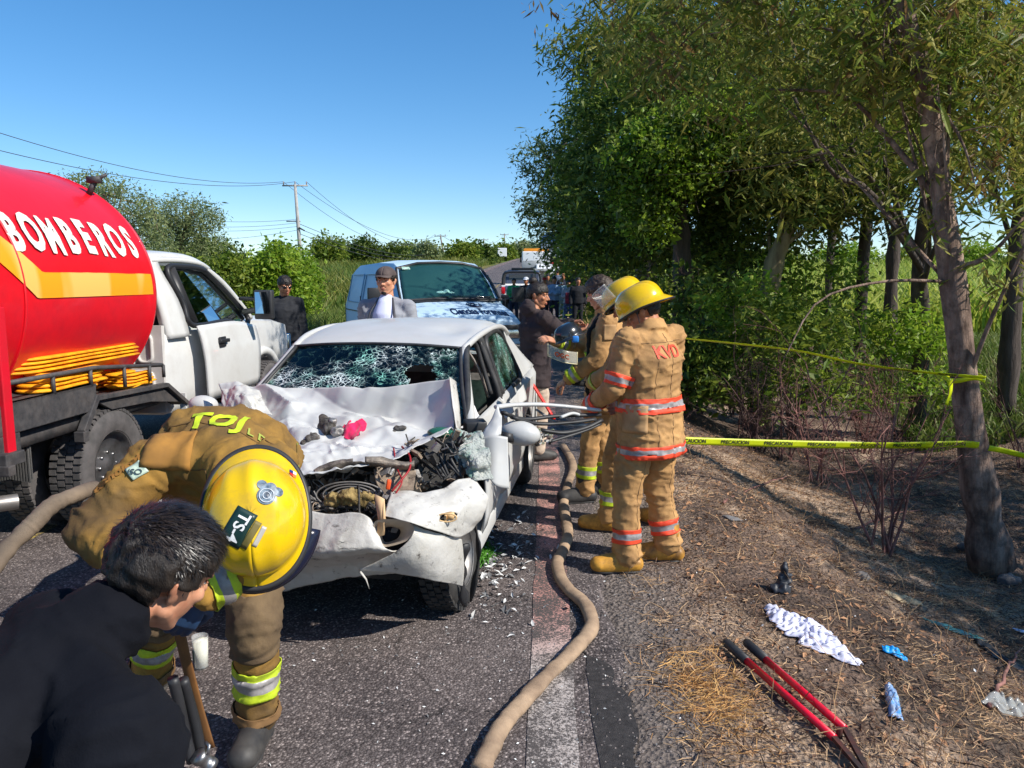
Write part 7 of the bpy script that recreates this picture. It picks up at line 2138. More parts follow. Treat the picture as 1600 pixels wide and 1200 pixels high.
def coat_text(info, body, at_, xd, yd, nrm, m, size, offset=.0, name='lettering', off=.006, key='top'):
    me = info[key].data
    bvh = BVHTree.FromPolygons([v.co for v in me.vertices], [tuple(p.vertices) for p in me.polygons])
    at_ = Vector(at_); xd = Vector(xd).normalized(); nrm = Vector(nrm).normalized(); yd = Vector(yd).normalized()
    def fn(x, y):
        o = at_ + xd * x + yd * y
        h = bvh.ray_cast(o + nrm * .25, -nrm)
        return (h[0] + nrm * off) if h[0] is not None else o
    return text_on(name, body, fn, m, info['root'], size=size, offset=offset, cuts=2)
def coat_patch(info, pts2, at_, xd, yd, nrm, m, name, key='top', off=.004, n=8):
    """rectangle laid on the cloth"""
    me = info[key].data
    bvh = BVHTree.FromPolygons([v.co for v in me.vertices], [tuple(p.vertices) for p in me.polygons])
    at_ = Vector(at_); xd = Vector(xd).normalized(); nrm = Vector(nrm).normalized(); yd = Vector(yd).normalized()
    (x0, y0), (x1, y1) = pts2
    G = np.zeros((n + 1, n + 1, 3))
    for i in range(n + 1):
        for j in range(n + 1):
            o = at_ + xd * (x0 + (x1 - x0) * i / n) + yd * (y0 + (y1 - y0) * j / n)
            h = bvh.ray_cast(o + nrm * .25, -nrm)
            G[i, j] = (h[0] + nrm * off) if h[0] is not None else o
    mb = MB(); mb.grid(G); return mb.build(name, m, info['root'], solid=.004)

YEL = mat('helmet_yellow', (.74, .46, .003, 1), (.80, .52, .005, 1), scale=3, rough=.22, coat=.5, dirt=(.30, .20, .05, 1), dirt_amt=.6, dirt_scale=7, dramp=(.5, .75))
CLEAR = glassmat('face_shield', (.9, .9, .8), .2, .08)
def helmet(parent, c, M_, s=1.0, m=YEL, rear=.055, frontb=.014, ridge_=True, shield=True, trim=BLACK, name='helmet', tw=.005):
    c = Vector(c)
    nu, nv = 72, 22
    G = np.zeros((nv + 1, nu + 1, 3))
    for j in range(nu + 1):
        a = 2 * math.pi * j / nu
        sx, cy = math.sin(a), math.cos(a)            # cy=1 front
        for i in range(nv + 1):
            t = i / nv
            if t <= .72:
                q = t / .72 * math.pi / 2
                rr = math.sin(q) ** .80; z = .128 * math.cos(q) ** .85 if q < math.pi / 2 - 1e-6 else 0
                x, y = .124 * rr * sx, .146 * rr * cy
                if ridge_:
                    z += .012 * math.exp(-(x / .016) ** 2) * math.sin(q * 1.3)
                    z += .005 * math.exp(-((abs(x) - .055) / .012) ** 2) * math.sin(q)
            else:
                q = (t - .72) / .28
                ex = .009 + (frontb - .009) * max(0, cy) ** 2 + (rear - .009) * max(0, -cy) ** 2.2
                x, y = (.124 + ex * q) * sx, (.146 + ex * q) * cy
                z = -.018 * q - (.030 * max(0, -cy) ** 1.5) * q
            G[i, j] = c + M_ @ (Vector((x, y - .008, z + .045)) * s)
    mb = MB(); mb.grid(G); o = mb.build(name, m, parent, solid=.006)
    mb = MB(); mb.tube([Vector(G[nv, j]) for j in range(nu)], tw * s, 6, closed=True); mb.build('brim_trim', trim, parent)
    mb = MB(); mb.tube([c + M_ @ (Vector((.112 * math.sin(a), .135 * math.cos(a) - .008, .03)) * s) for a in np.linspace(0, 2 * math.pi, 40, endpoint=False)], .009 * s, 6, closed=True, flat=1.6); mb.build('headband', BLACK, parent)
    for k in (-1, 1):
        mb = MB(); mb.tube(spline([c + M_ @ (Vector((k * .098, .01, .03)) * s), c + M_ @ (Vector((k * .088, .035, -.06)) * s), c + M_ @ (Vector((0, .06, -.128)) * s)], 10), .006 * s, 6, flat=.4); mb.build('chin_strap', BLACK, parent)
    if shield:
        Gs = np.array([[tuple(c + M_ @ (Vector((.134 * math.sin(a), .156 * math.cos(a) - .008 + .02 * h, .06 + h * .11)) * s)) for a in np.linspace(-1.5, 1.5, 24)] for h in np.linspace(0, 1, 6)])
        mb = MB(); mb.grid(Gs); mb.build('face_shield', mat('shield_film', (.8, .8, .74, 1), rough=.15, alpha=.22), parent, solid=.002)
        e = [Vector(p) for p in Gs[-1]]; mb = MB(); mb.tube(e, .003 * s, 5); mb.build('shield_rim', mat('shield_rim', (.7, .7, .65, 1), rough=.3), parent)
    return G
# ------------------------------------------------------------------ who stands where
TAN = mat('coat_tan', srgb(190, 146, 92), srgb(160, 120, 74), scale=5, rough=.85, bump=.3, bscale=130, dirt=srgb(110, 84, 58), dirt_amt=.55, dirt_scale=5, dist=.004)
GOLD = mat('coat_gold', srgb(166, 124, 50), srgb(104, 80, 42), scale=4, rough=.85, bump=.35, bscale=110, dirt=srgb(66, 48, 30), dirt_amt=.75, dirt_scale=4.5, dist=.004)
LIME = mat('reflex_lime', srgb(205, 225, 40), srgb(170, 190, 40), scale=9, rough=.6, dirt=srgb(110, 110, 50), dirt_amt=.5, dirt_scale=14)
ORNG = mat('reflex_orange', srgb(250, 78, 40), srgb(225, 70, 40), scale=9, rough=.6, dirt=srgb(150, 70, 50), dirt_amt=.4, dirt_scale=14)
SILV = mat('reflex_silver', srgb(178, 172, 170), srgb(140, 136, 134), scale=12, rough=.4, metal=.2, dirt=srgb(110, 104, 100), dirt_amt=.6, dirt_scale=20)
BOOTY = mat('boot_yellow', srgb(214, 156, 60), srgb(170, 120, 50), scale=9, rough=.5, dirt=srgb(60, 48, 34), dirt_amt=.7, dirt_scale=9)
BOOTK = mat('boot_black', (.02, .02, .022, 1), (.06, .055, .05, 1), scale=9, rough=.6)
def arms_stripes(I, mats_, w=(.70, .76, .82, .88), which='lr', up=None):
    J, b = I['J'], I['bones']
    for a, k in (('l', 4), ('r', 6)):
        if a in which: stripes(I['top'].data, b, [k], w, mats_, 'sleeve_stripe', I['root'], J['e' + a], J['w' + a])
        if up and a in up: stripes(I['top'].data, b, [k - 1], (.70, .77, .88, .95), mats_, 'sleeve_stripe', I['root'], J['s' + a], J['e' + a])
def leg_stripes(I, mats_, c=(.60, .655, .725, .78)):
    J, b = I['J'], I['bones']
    for a, k in (('l', 8), ('r', 10)): stripes(I['trousers'].data, b, [k], c, mats_, 'trouser_stripe', I['root'], J['k' + a], J['a' + a])
def soles(I, m):
    J = I['J']
    for a in 'lr':
        d = (J['t' + a] - J['a' + a]); d.z = 0; d.normalize(); g = Vector((J['a' + a].x, J['a' + a].y, J['t' + a].z - .022))
        mb = MB(); mb.trunk([(g - d * .065, .04, .012), (g - d * .03, .046, .012), (g + d * .04, .042, .012), (g + d * .13, .054, .012), (g + d * .19, .045, .012), (g + d * .215, .02, .010)], Vector((-d.y, d.x, 0)), 12); mb.build('sole', m, I['root'])

def coat_line(info, pts, nrm, m, r=.0022, key='top', n=40):
    me = info[key].data
    bvh = BVHTree.FromPolygons([v.co for v in me.vertices], [tuple(p.vertices) for p in me.polygons])
    nrm = Vector(nrm).normalized(); q = []
    for p in spline(pts, n):
        h = bvh.ray_cast(Vector(p) + nrm * .3, -nrm)
        if h[0] is not None: q.append(h[0] + nrm * .0005)
    if len(q) > 3:
        mb = MB(); mb.tube(q, r, 5); mb.build('seam', m, info['root'])
# --- firefighter with the orange stripes, seen from behind on the verge
yaw = R(43)
gz = H(.8, 4.55) * .3
J = stand(.835, 4.60, yaw, 1.72, 0.0,
          sl=(-.20, .02, 1.40), sr=(.20, -.01, 1.41), el=(-.27, .06, 1.13), wl=(-.20, .30, .985), er=(.27, .05, 1.13), wr=(.16, .28, .98),
          kl=(-.16, .04, .49), al=(-.19, .0, .085), tl=(-.32, .12, .03), kr=(.13, .02, .49), ar=(.15, -.06, .085), tr=(.05, .07, .03),
          head=(.02, .08, 1.55), nek=(0, .0, 1.44), hf=(-.42, .76, -.50), hu=(-.2, .45, .86))
ff = person('firefighter in tan coat with orange stripes and yellow helmet, back turned on the verge', J, TAN, TAN, BOOTY, vox=.0095, hands=((J['wl'] - J['el'], J['m'].to_3x3() @ Vector((1, 0, 0)), 1, .5), (J['wr'] - J['er'], J['m'].to_3x3() @ Vector((-1, 0, 0)), -1, .5)), collar=True, coat_hem=1.05, fat=1.10, legr=1.26, armr=1.12, seed=1, hair=HAIR, amp=(.013, .015), boots=True)
b, r_ = ff['bones'], ff['root']
O3 = [ORNG, SILV, ORNG]
dn = J['pel'] + (J['pel'] - J['wai']) * 1.9
stripes(ff['top'].data, b, [0, 1, 2], (.395, .43, .475, .51), O3, 'coat_stripe', r_, dn, J['nek'])
stripes(ff['top'].data, b, [0, 1, 2, 7, 9], (.0, .035, .075, .10), O3, 'hem_stripe', r_, dn + Vector((0, 0, .04)), J['nek'])
arms_stripes(ff, O3, (.66, .76, .88, .98), 'lr', 'lr')
leg_stripes(ff, O3, (.55, .61, .70, .76))
bk = -(J['m'].to_3x3() @ Vector((0, 1, 0)))
coat_text(ff, 'KVD', J['che'] + Vector((0, 0, .035)) + bk * .2 + (J['sr'] - J['sl']) * -.05, (J['sr'] - J['sl']), (0, 0, 1), bk, ORNG, .10, .002)
helmet(r_, J['head'], ff['M'], 1.03, shield=False, rear=.05)
SEAMT = mat('seam_tan', srgb(128, 98, 66), rough=.9)
sx = (J['sr'] - J['sl']).normalized()
coat_line(ff, [J['nek'], J['che'], J['wai'], J['pel'] - Vector((0, 0, .2))], bk, SEAMT)
coat_line(ff, [J['che'] + sx * x + Vector((0, 0, .09)) for x in (-.17, 0, .17)], bk, SEAMT)
for x in (-.105, .125): coat_line(ff, [J['che'] + sx * x + Vector((0, 0, .09)), J['wai'] + sx * x * 1.1, J['pel'] + sx * x * 1.1 - Vector((0, 0, .2))], bk, SEAMT, .0016)
lft = -(sx) * .8 + bk * .6
coat_patch(ff, ((-.075, -.08), (.075, .08)), J['pel'] - sx * .12 + Vector((0, 0, .0)), sx * .6 + bk * .8, (0, 0, 1), lft, mat('pocket_tan', srgb(186, 150, 106), srgb(160, 124, 84), scale=6, rough=.9), 'pocket', off=.006)
for a in 'lr':
    coat_line(ff, [J['h' + a] + bk * .1, J['k' + a] + bk * .05, J['a' + a]], bk, SEAMT, .0018, key='trousers')
soles(ff, BOOTK)
settle(ff)

# --- his colleague, mostly hidden in front of him
J = stand(.86, 5.30, R(58), 1.70, 0.0, hf=(-.15, .8, -.55), hu=(0, .55, .83), head=(0, .08, 1.595), el=(-.24, .08, 1.15), wl=(-.12, .28, 1.05), er=(.24, .05, 1.13), wr=(.12, .30, 1.0), al=(-.16, .12, .085), tl=(-.19, .29, .03), kl=(-.13, .1, .5), kr=(.14, -.06, .49), ar=(.17, -.16, .085), tr=(.19, .0, .03))
f2 = person('firefighter with yellow helmet and raised face shield, half hidden behind the orange striped one', J, TAN, TAN, BOOTY, vox=.014, collar=True, coat_hem=1.0, fat=1.05, legr=1.1, armr=1.08, seed=5, hair=HAIR, amp=(.012, .014), boots=True)
L3_ = [LIME, SILV, LIME]
dn = J['pel'] + (J['pel'] - J['wai']) * 1.9
stripes(f2['top'].data, f2['bones'], [0, 1, 2], (.40, .44, .48, .52), L3_, 'coat_stripe', f2['root'], dn, J['nek'])
leg_stripes(f2, L3_, (.50, .57, .66, .73)); arms_stripes(f2, L3_)
helmet(f2['root'], J['head'], f2['M'], 1.05, rear=.05); soles(f2, BOOTK); settle(f2)

# --- dark haired firefighter without helmet
J = stand(.74, 6.05, R(92), 1.76, 0.0, hf=(.50, .78, -.28), hu=(0, .3, .95), head=(0, .05, 1.605), sl=(-.20, .02, 1.40), el=(-.24, .10, 1.13), wl=(-.16, .30, .98), er=(.20, .16, 1.16), wr=(.04, .38, 1.24), al=(-.10, .16, .085), tl=(-.12, .33, .03), kl=(-.10, .12, .5), ar=(.13, -.05, .085))
f3 = person('dark haired firefighter without helmet in open tan coat with lime stripes', J, TAN, TAN, BOOTK, skin=SKIN2, vox=.0125, hands=((J['wl'] - J['el'], (.6, .2, -.8), 1, .6), (J['wr'] - J['er'], (-.6, .2, -.8), -1, .6)), collar=True, coat_hem=1.0, fat=1.05, legr=1.1, armr=1.08, seed=8, hair=mat('hair_brown', (.03, .02, .014, 1), (.07, .045, .03, 1), scale=60, rough=.45, bump=.6, bscale=150, stretch=(1, 1, .2)), amp=(.013, .014), boots=True, hairkw=dict(length=.008, amp=.009))
dn = J['pel'] + (J['pel'] - J['wai']) * 1.9
stripes(f3['top'].data, f3['bones'], [0, 1, 2], (.50, .545, .59, .635), L3_, 'coat_stripe', f3['root'], dn, J['nek'])
leg_stripes(f3, L3_, (.50, .57, .66, .73)); arms_stripes(f3, L3_, (.66, .76, .86, .97)); soles(f3, BOOTK)
fw3 = J['m'].to_3x3() @ Vector((0, 1, 0)); ls3 = -(J['sr'] - J['sl']).normalized()
coat_line(f3, [J['nek'] + ls3 * .05, J['che'] + ls3 * .05, J['wai'] + ls3 * .04, J['pel'] + ls3 * .05 - Vector((0, 0, .16))], fw3 * .8 + ls3 * .35, mat('open_front_black', (.012, .012, .013, 1), rough=.9), .022, n=60)
coat_patch(f3, ((-.05, -.06), (.05, .06)), J['che'] + ls3 * .1 + Vector((0, 0, .02)), -fw3, (0, 0, 1), ls3, mat('pocket_tan', srgb(186, 150, 106)), 'pocket', off=.006)
settle(f3)

# --- woman in the dark hoodie holding a helmet
HOOD = mat('hoodie', srgb(62, 50, 50), srgb(46, 38, 40), scale=6, rough=.9, bump=.2, bscale=120)
BEIGE = mat('beige_trousers', srgb(205, 185, 165), srgb(178, 158, 138), scale=6, rough=.85)
J = stand(.22, 7.45, -R(62), 1.72, 0.0, head=(.0, .035, 1.60), hf=(.80, .75, -.18), sr=(.18, .0, 1.40), er=(.22, .20, 1.24), wr=(.10, .42, 1.26), sl=(-.18, 0, 1.40), el=(-.17, .22, 1.28), wl=(-.05, .44, 1.33))
wo = person('woman in dark brown hoodie holding a black helmet by its face shield', J, HOOD, BEIGE, BOOTK, skin=SKIN, vox=.0115, hands=((J['wl'] - J['el'], (0, 0, -1), 1, .9), (J['wr'] - J['er'], (0, 0, 1), 1, .9)), hood=True, coat_hem=.9, fat=1.08, seed=11, hair=HAIR, amp=(.013, .010), hairkw=dict(bun=True, length=.004, amp=.003), armr=1.05, hscale=1.0)
settle(wo)
# the helmet she holds
hc = P(890, 532, 5.80); hM = frame((-.75, -.5, -.35), (-.1, .15, 1))
bh = empty('helmet', tuple(hc), 0, 'black helmet with clear face shield held between the woman and dark haired firefighter', 'helmet')
n0 = set(bpy.data.objects)
helmet(bh, hc, hM, .74, mat('helmet_black', (.015, .018, .022, 1), rough=.25, coat=.6), rear=.05, shield=False, name='shell')
a = P(851, 550, 5.72); c_ = P(905, 572, 5.72)
Gs = np.array([[tuple(P(856 + 20 * (1 - t) * 0 + 46 * s_, (537 + 19 * t) + 13 * s_ + 3 * math.sin(s_ * 3.1) * 1, 5.72 - .05 * math.sin(s_ * math.pi))) for s_ in np.linspace(0, 1, 16)] for t in np.linspace(0, 1, 6)])
mb = MB(); mb.grid(Gs); mb.build('face_shield', mat('visor_film', (.62, .60, .50, 1), rough=.2, alpha=.38), bh, solid=.002)
mb = MB(); mb.tube([Vector(p) for p in Gs[-1]], .003, 5); mb.tube([Vector(p) for p in Gs[:, 0]], .003, 5); mb.tube([Vector(p) for p in Gs[:, -1]], .003, 5); mb.build('shield_rim', mat('rim_cream', srgb(225, 215, 170), rough=.4), bh)
q0 = P(878, 556, 5.66)
text_on('lettering', 'OGC', lambda x, y: q0 + Vector((x, 0, y - x * .28)), mat('orange_print', srgb(235, 100, 50), rough=.5), bh, size=.047, offset=.002)
mb = MB(); mb.box(P(899, 530, 5.72), (.05, .04, .05)); mb.build('blue_patch', mat('blue_patch', srgb(40, 120, 200), rough=.5), bh, bevel=.01)
for o in set(bpy.data.objects) - n0:
    if o.type == 'MESH': o.data.transform(Matrix.Translation(-hc))

# --- man in a cap behind the wreck
GREYJ = mat('grey_jacket', srgb(150, 152, 158), srgb(128, 130, 138), scale=5, rough=.85, bump=.2, bscale=140)
TEE = mat('lilac_tee', srgb(196, 200, 226), rough=.85)
CAPM = mat('cap_brown', srgb(92, 80, 76), srgb(70, 60, 58), scale=9, rough=.85)
J = stand(-1.27, 7.85, R(172), 1.86, 0.0, sl=(-.205, 0, 1.365), sr=(.205, 0, 1.365), hf=(0, 1, -.05))
cm = person('stout man in brown cap, grey jacket and pale tee shirt standing behind the wreck', J, GREYJ, mat('jeans', srgb(60, 70, 95), rough=.9), BOOTK, skin=SKIN2, vox=.0125, fat=1.22, coat_hem=.8, seed=14, hair=HAIR, armr=1.12, amp=(.010, .010), beard=BROWN_, hscale=1.06)
fw = J['m'].to_3x3() @ Vector((0, 1, 0))
mb = MB(); mb.trunk([(J['wai'] + fw * .045, .13, .175), (J['che'] + fw * .055, .125, .165), (J['che'].lerp(J['nek'], .6) + fw * .04, .085, .125), (J['nek'] + Vector((0, 0, .015)), .068, .066)], (J['sr'] - J['sl'])); me = remesh(mb, .012, 4)
V = getv(me); setv(me, V + getn(me) * (fbm(V * 8, 2) * .006)[:, None]); me.materials.append(TEE); me.polygons.foreach_set('use_smooth', np.full(len(me.polygons), True)); put(me, 'tee_shirt', cm['root'])
for s_ in (-1, 1):
    x_ = (J['sr'] - J['sl']).normalized() * s_
    mb = MB(); mb.tube(spline([J['nek'] + x_ * .07 + fw * .05, J['che'] + x_ * .13 + fw * .185, J['wai'] + x_ * .14 + fw * .205, J['pel'] + x_ * .15 + fw * .20], 14), .012, 6, flat=.5); mb.build('zip_edge', mat('zip_dark', (.04, .04, .05, 1), rough=.6), cm['root'])
def cap(parent, c, M_, s, m):
    c = Vector(c); V = []; F = []
    Gc = np.array([[tuple(c + M_ @ (Vector((.088 * math.sin(q) * math.sin(a), .108 * math.sin(q) * math.cos(a) - .012, .055 + .078 * math.cos(q))) * s)) for a in np.linspace(0, 2 * math.pi, 41)] for q in np.linspace(.02, math.pi / 2 + .06, 12)])
    mb = MB(); mb.grid(Gc); mb.build('cap', m, parent, solid=.004)
    Gb = np.array([[tuple(c + M_ @ (Vector((.080 * math.sin(a) * (1 - .1 * t), .085 * math.cos(a) + .018 + t * .068 * math.cos(a * .9), .058 - .006 * t - .018 * abs(math.sin(a)) * t)) * s)) for a in np.linspace(-1.25, 1.25, 18)] for t in np.linspace(0, 1, 6)])
    mb = MB(); mb.grid(Gb); mb.build('cap_peak', m, parent, solid=.004)
cap(cm['root'], J['head'], cm['M'], J['k'] * 1.07, CAPM)
settle(cm)

# --- man in sunglasses beside the truck bonnet
J = stand(-3.12, 10.6, -R(150), 1.80, 0.0, hf=(-.1, .9, -.35), hu=(0, .35, .93), head=(0, .06, 1.60))
sm_ = person('man in black shirt and sunglasses looking down beyond the white bonnet', J, mat('black_shirt', (.015, .016, .02, 1), rough=.85), mat('dark_jeans', (.03, .035, .05, 1), rough=.9), BOOTK, vox=.014, seed=17, hair=HAIR, fat=1.1)
M_ = sm_['M']; c_ = J['head']; k = J['k']
mb = MB()
for s_ in (-1, 1): mb.ell(c_ + M_ @ (Vector((s_ * .031, .090, .010)) * k), (.024 * k, .008, .017 * k), M_, 12, 8)
mb.tube([c_ + M_ @ (Vector(p) * k) for p in ((-.078, 0, .015), (-.058, .08, .018), (0, .100, .016), (.058, .08, .018), (.078, 0, .015))], .004, 5)
mb.build('sunglasses', mat('sunglass', (.008, .008, .01, 1), rough=.1), sm_['root'])
settle(sm_)

# --- firefighter bent over in the foreground
V3 = lambda *a: Vector(a)
J = dict(pel=V3(-1.10, 2.90, .88), wai=V3(-1.05, 2.78, 1.02), che=V3(-.97, 2.58, 1.15), nek=V3(-.90, 2.42, 1.165), head=V3(-.775, 2.26, 1.02),
         sl=V3(-.78, 2.42, 1.15), sr=V3(-1.15, 2.47, 1.16), el=V3(-.745, 2.28, .91), wl=V3(-.90, 2.15, .86), er=V3(-1.31, 2.32, .98), wr=V3(-1.06, 2.17, .90),
         hl=V3(-1.01, 2.88, .84), hr=V3(-1.24, 2.92, .84), kl=V3(-.95, 2.70, .50), kr=V3(-1.40, 2.92, .47), al=V3(-.97, 2.74, .09), ar=V3(-1.54, 3.08, .09), tl=V3(-.97, 2.57, .03), tr=V3(-1.58, 2.93, .03),
         hf=V3(.10, -.36, -.93).normalized(), hu=V3(.22, -.90, .36).normalized(), k=1.0, m=Matrix.Rotation(R(180), 4, 'Z'))
bf = person('firefighter in golden brown coat bending forward with yellow helmet towards the viewer', J, GOLD, GOLD, BOOTK, vox=.0095, collar=True, coat_hem=.6, fat=1.22, legr=1.18, armr=1.32, seed=21, hair=HAIR, amp=(.016, .015), boots=True, face=False)
rt = bf['root']; b = bf['bones']
stripes(bf['top'].data, b, [4], (.62, .72, .86, .97), L3_, 'sleeve_stripe', rt, J['el'], J['wl'])
stripes(bf['top'].data, b, [6], (.62, .72, .86, .97), L3_, 'sleeve_stripe', rt, J['er'], J['wr'])
leg_stripes(bf, L3_, (.42, .50, .62, .70))
for a in 'lr':
    stripes(bf['trousers'].data, b, [7 if a == 'l' else 9, 8 if a == 'l' else 10], (-.28, .30), [mat('knee_patch', srgb(112, 92, 66), srgb(84, 68, 50), scale=8, rough=.9, bump=.4)], 'knee_patch', rt, J['k' + a], J['a' + a], off=.005)
    stripes(bf['trousers'].data, b, [8 if a == 'l' else 10], (.86, .95), [mat('cuff', srgb(120, 90, 56), rough=.9)], 'trouser_cuff', rt, J['k' + a], J['a' + a], off=.006)
# lettering over the shoulders, seen upside down from the camera
upv = (V3(0, -.55, .83)).normalized()
coat_text(bf, 'TOJ', V3(-.98, 2.50, 1.30), (1, .0, -.02), V3(0, .35, .93), (0, -.75, .66), LIME, .115, .004)
mb_ = coat_text(bf, 'L DI FIRE', V3(-.78, 2.46, 1.26), (1, .05, -.35), V3(0, .35, .93), (.2, -.7, .66), mat('lime_faded', srgb(150, 160, 70), rough=.8), .045, .001)
coat_patch(bf, ((-.075, -.07), (.075, .07)), P(262, 700, 2.40), (1, 0, -.05), (0, .2, 1), (0, -.9, .42), mat('coat_patch', srgb(166, 118, 52), srgb(120, 86, 44), scale=6, rough=.9), 'shoulder_yoke', off=.006)
coat_patch(bf, ((-.024, -.024), (.024, .024)), P(215, 735, 2.36), (.75, 0, .65), (-.65, 0, .75), (-.1, -.9, .3), mat('label_mint', srgb(190, 205, 185), srgb(150, 170, 155), scale=60, rough=.6), 'cloth_label', off=.005)
coat_text(bf, 'ISO', P(215, 738, 2.36), (1, 0, 0), (0, 0, 1), (-.1, -.9, .3), mat('print_dark', (.03, .05, .06, 1), rough=.7), .026, .0005, off=.011)
coat_text(bf, 'tecnologia', P(180, 735, 2.34), (.62, 0, .62), (-.55, 0, .62), (-.2, -.9, .35), mat('emboss', srgb(150, 104, 44), rough=.8), .045, .002, off=.004)
Gh = helmet(rt, J['head'], bf['M'], 1.16, shield=False, rear=.045, frontb=.03, tw=.009)
# goggles strap, badge and tag on the helmet
Mh = bf['M']; hc = J['head']; hs = 1.16
def on_helmet(x, y, off=.003):
    """x across, y towards the front, over the crown"""
    rx, ry, rz = .124, .146, .128
    q = max(0.0, 1 - (x / rx) ** 2 - (y / ry) ** 2)
    z = rz * math.sqrt(q) + .012 * math.exp(-(x / .016) ** 2) + .005 * math.exp(-((abs(x) - .055) / .012) ** 2)
    n = Vector((x / rx ** 2, y / ry ** 2, z / rz ** 2)).normalized() * off
    return hc + Mh @ ((Vector((x, y - .008, z + .045)) + n) * hs)
def crown_pt(u, v):
    """the spot of the crown seen at photo pixel u,v"""
    o = Vector((0, 0, CAMH)); d = (P(u, v, 2.2) - o).normalized()
    h = hb.ray_cast(o, d)
    return h[0], h[1]
me_h = MB(); me_h.grid(Gh)
hb = BVHTree.FromPolygons([Vector(v) for v in me_h.V], me_h.F)
def decal(name, u, v, w, h, ang, m, body=None, tm=None, ts=.03):
    p, n = crown_pt(u, v)
    if p is None: return
    right = Vector((1, 0, 0)); right = (right - n * right.dot(n)).normalized(); upd = right.cross(n) * -1
    if upd.z < 0: upd = -upd
    ca, sa = math.cos(ang), math.sin(ang)
    X_ = right * ca + upd * sa; Y_ = -right * sa + upd * ca
    def lay(x, y, off):
        q = p + X_ * x + Y_ * y
        o = Vector((0, 0, CAMH)); hh = hb.ray_cast(q + n * .1, -n)
        return (hh[0] + n * off) if hh[0] is not None else q + n * off
    if callable(m): return m(lay)
    G = np.array([[tuple(lay(-w / 2 + w * i / 8, -h / 2 + h * j / 5, .0045)) for j in range(6)] for i in range(9)])
    mb = MB(); mb.grid(G); o = mb.build(name, m, rt, solid=.001)
    if body: text_on('lettering', body, lambda x, y: lay(x, y, .0065), tm, o, size=ts, offset=.001, cuts=1)
    return o
decal('helmet_tag', 372, 824, .105, .062, R(-118), mat('tag_green', (.01, .035, .03, 1), rough=.4), 'TS-4', mat('tag_white', (.8, .8, .78, 1), rough=.5), .046)
decal('tape_strip', 392, 836, .082, .020, R(-118), mat('tape_olive', srgb(112, 100, 50), rough=.6))
decal('tape_strip', 405, 838, .060, .014, R(-118), mat('tape_grey', srgb(175, 170, 160), rough=.4))
BADG = mat('badge_blue', srgb(120, 140, 155), srgb(50, 62, 78), scale=70, rough=.4)
def badge(lay):
    for (x, y, rr) in ((0, 0, .026), (-.026, .024, .014), (.024, .026, .014), (0, .024, .018)):
        mb = MB(); V = [lay(x, y, .006)] + [lay(x + rr * math.cos(t), y + rr * math.sin(t), .005) for t in np.linspace(0, 2 * math.pi, 20, endpoint=False)]
        mb.add(V, [(0, 1 + i, 1 + (i + 1) % 20) for i in range(20)]); mb.build('badge', BADG, rt, smooth=False, solid=.001)
    for rr in (.020, .010):
        mb = MB(); mb.tube([lay(rr * math.cos(t), rr * math.sin(t), .0075) for t in np.linspace(0, 2 * math.pi, 20, endpoint=False)], .0012, 4, closed=True); mb.build('badge_ring', mat('badge_light', srgb(215, 220, 225), rough=.4), rt)
decal('badge', 416, 775, 0, 0, R(-20), badge)
def flag(lay):
    for k_, (x, y, cm_) in enumerate(((-.006, .008, srgb(30, 50, 120)), (.006, .008, srgb(220, 220, 225)), (-.006, -.006, srgb(200, 40, 40)), (.006, -.006, srgb(225, 120, 60)))):
        mb = MB(); V = [lay(x + a_ * .006, y + b_ * .006, .005) for a_, b_ in ((-1, -1), (1, -1), (1, 1), (-1, 1))]; mb.add(V, [(0, 1, 2, 3)]); mb.build('flag_patch', mat('flag%d' % k_, cm_, rough=.5), rt, smooth=False, solid=.001)
decal('flag', 456, 742, 0, 0, R(15), flag)
SEAMG = mat('seam_gold', srgb(100, 74, 40), rough=.9)
coat_line(bf, [P(232, 668, 2.4), P(236, 700, 2.4), P(238, 735, 2.38)], (0, -.9, .42), SEAMG)
coat_line(bf, [P(300, 735, 2.4), P(330, 742, 2.38), P(320, 800, 2.35)], (0, -.9, .42), SEAMG)
coat_line(bf, [P(210, 668, 2.45), P(280, 655, 2.5), P(360, 672, 2.5), (P(430, 700, 2.4))], (0, -.75, .66), SEAMG)
# dark goggles under the rim
mb = MB(); gg = [hc + Mh @ (Vector((.136 * math.sin(a), .160 * math.cos(a) - .008, .008)) * hs) for a in np.linspace(-1.35, 1.35, 26)]
mb.tube(gg, .034, 8, flat=.7, up=tuple(Mh @ Vector((0, 0, 1)))); mb.build('goggles', mat('goggle', (.01, .012, .03, 1), rough=.25), rt)
mb = MB(); p, n = crown_pt(345, 800)
mb.box(P(340, 792, 2.24), (.02, .03, .03)); mb.build('side_clip', YEL, rt, bevel=.006)
mb = MB(); mb.tube([P(334, 770, 2.28), P(334, 800, 2.25), P(336, 830, 2.24)], .014, 6, flat=.5); mb.build('shield_bracket', mat('bracket_grey', srgb(100, 110, 125), rough=.5), rt)
GLB = mat('glove_blue', srgb(34, 66, 104), srgb(20, 40, 66), scale=9, rough=.6)
for w_, d_, pn_, sd_ in ((J['wl'], V3(-.5, -.2, -.85), V3(-.4, .6, .2), 1), (J['wr'], V3(.55, -.2, -.8), V3(.4, .6, .2), -1)):
    mb = MB(); hand_mb(mb, w_ + d_ * .02, d_, pn_, sd_, .55, 1.18); me = remesh(mb, .005, 3); me.materials.append(GLB); me.polygons.foreach_set('use_smooth', np.full(len(me.polygons), True)); put(me, 'glove', rt)
soles(bf, BOOTK)
settle(bf)

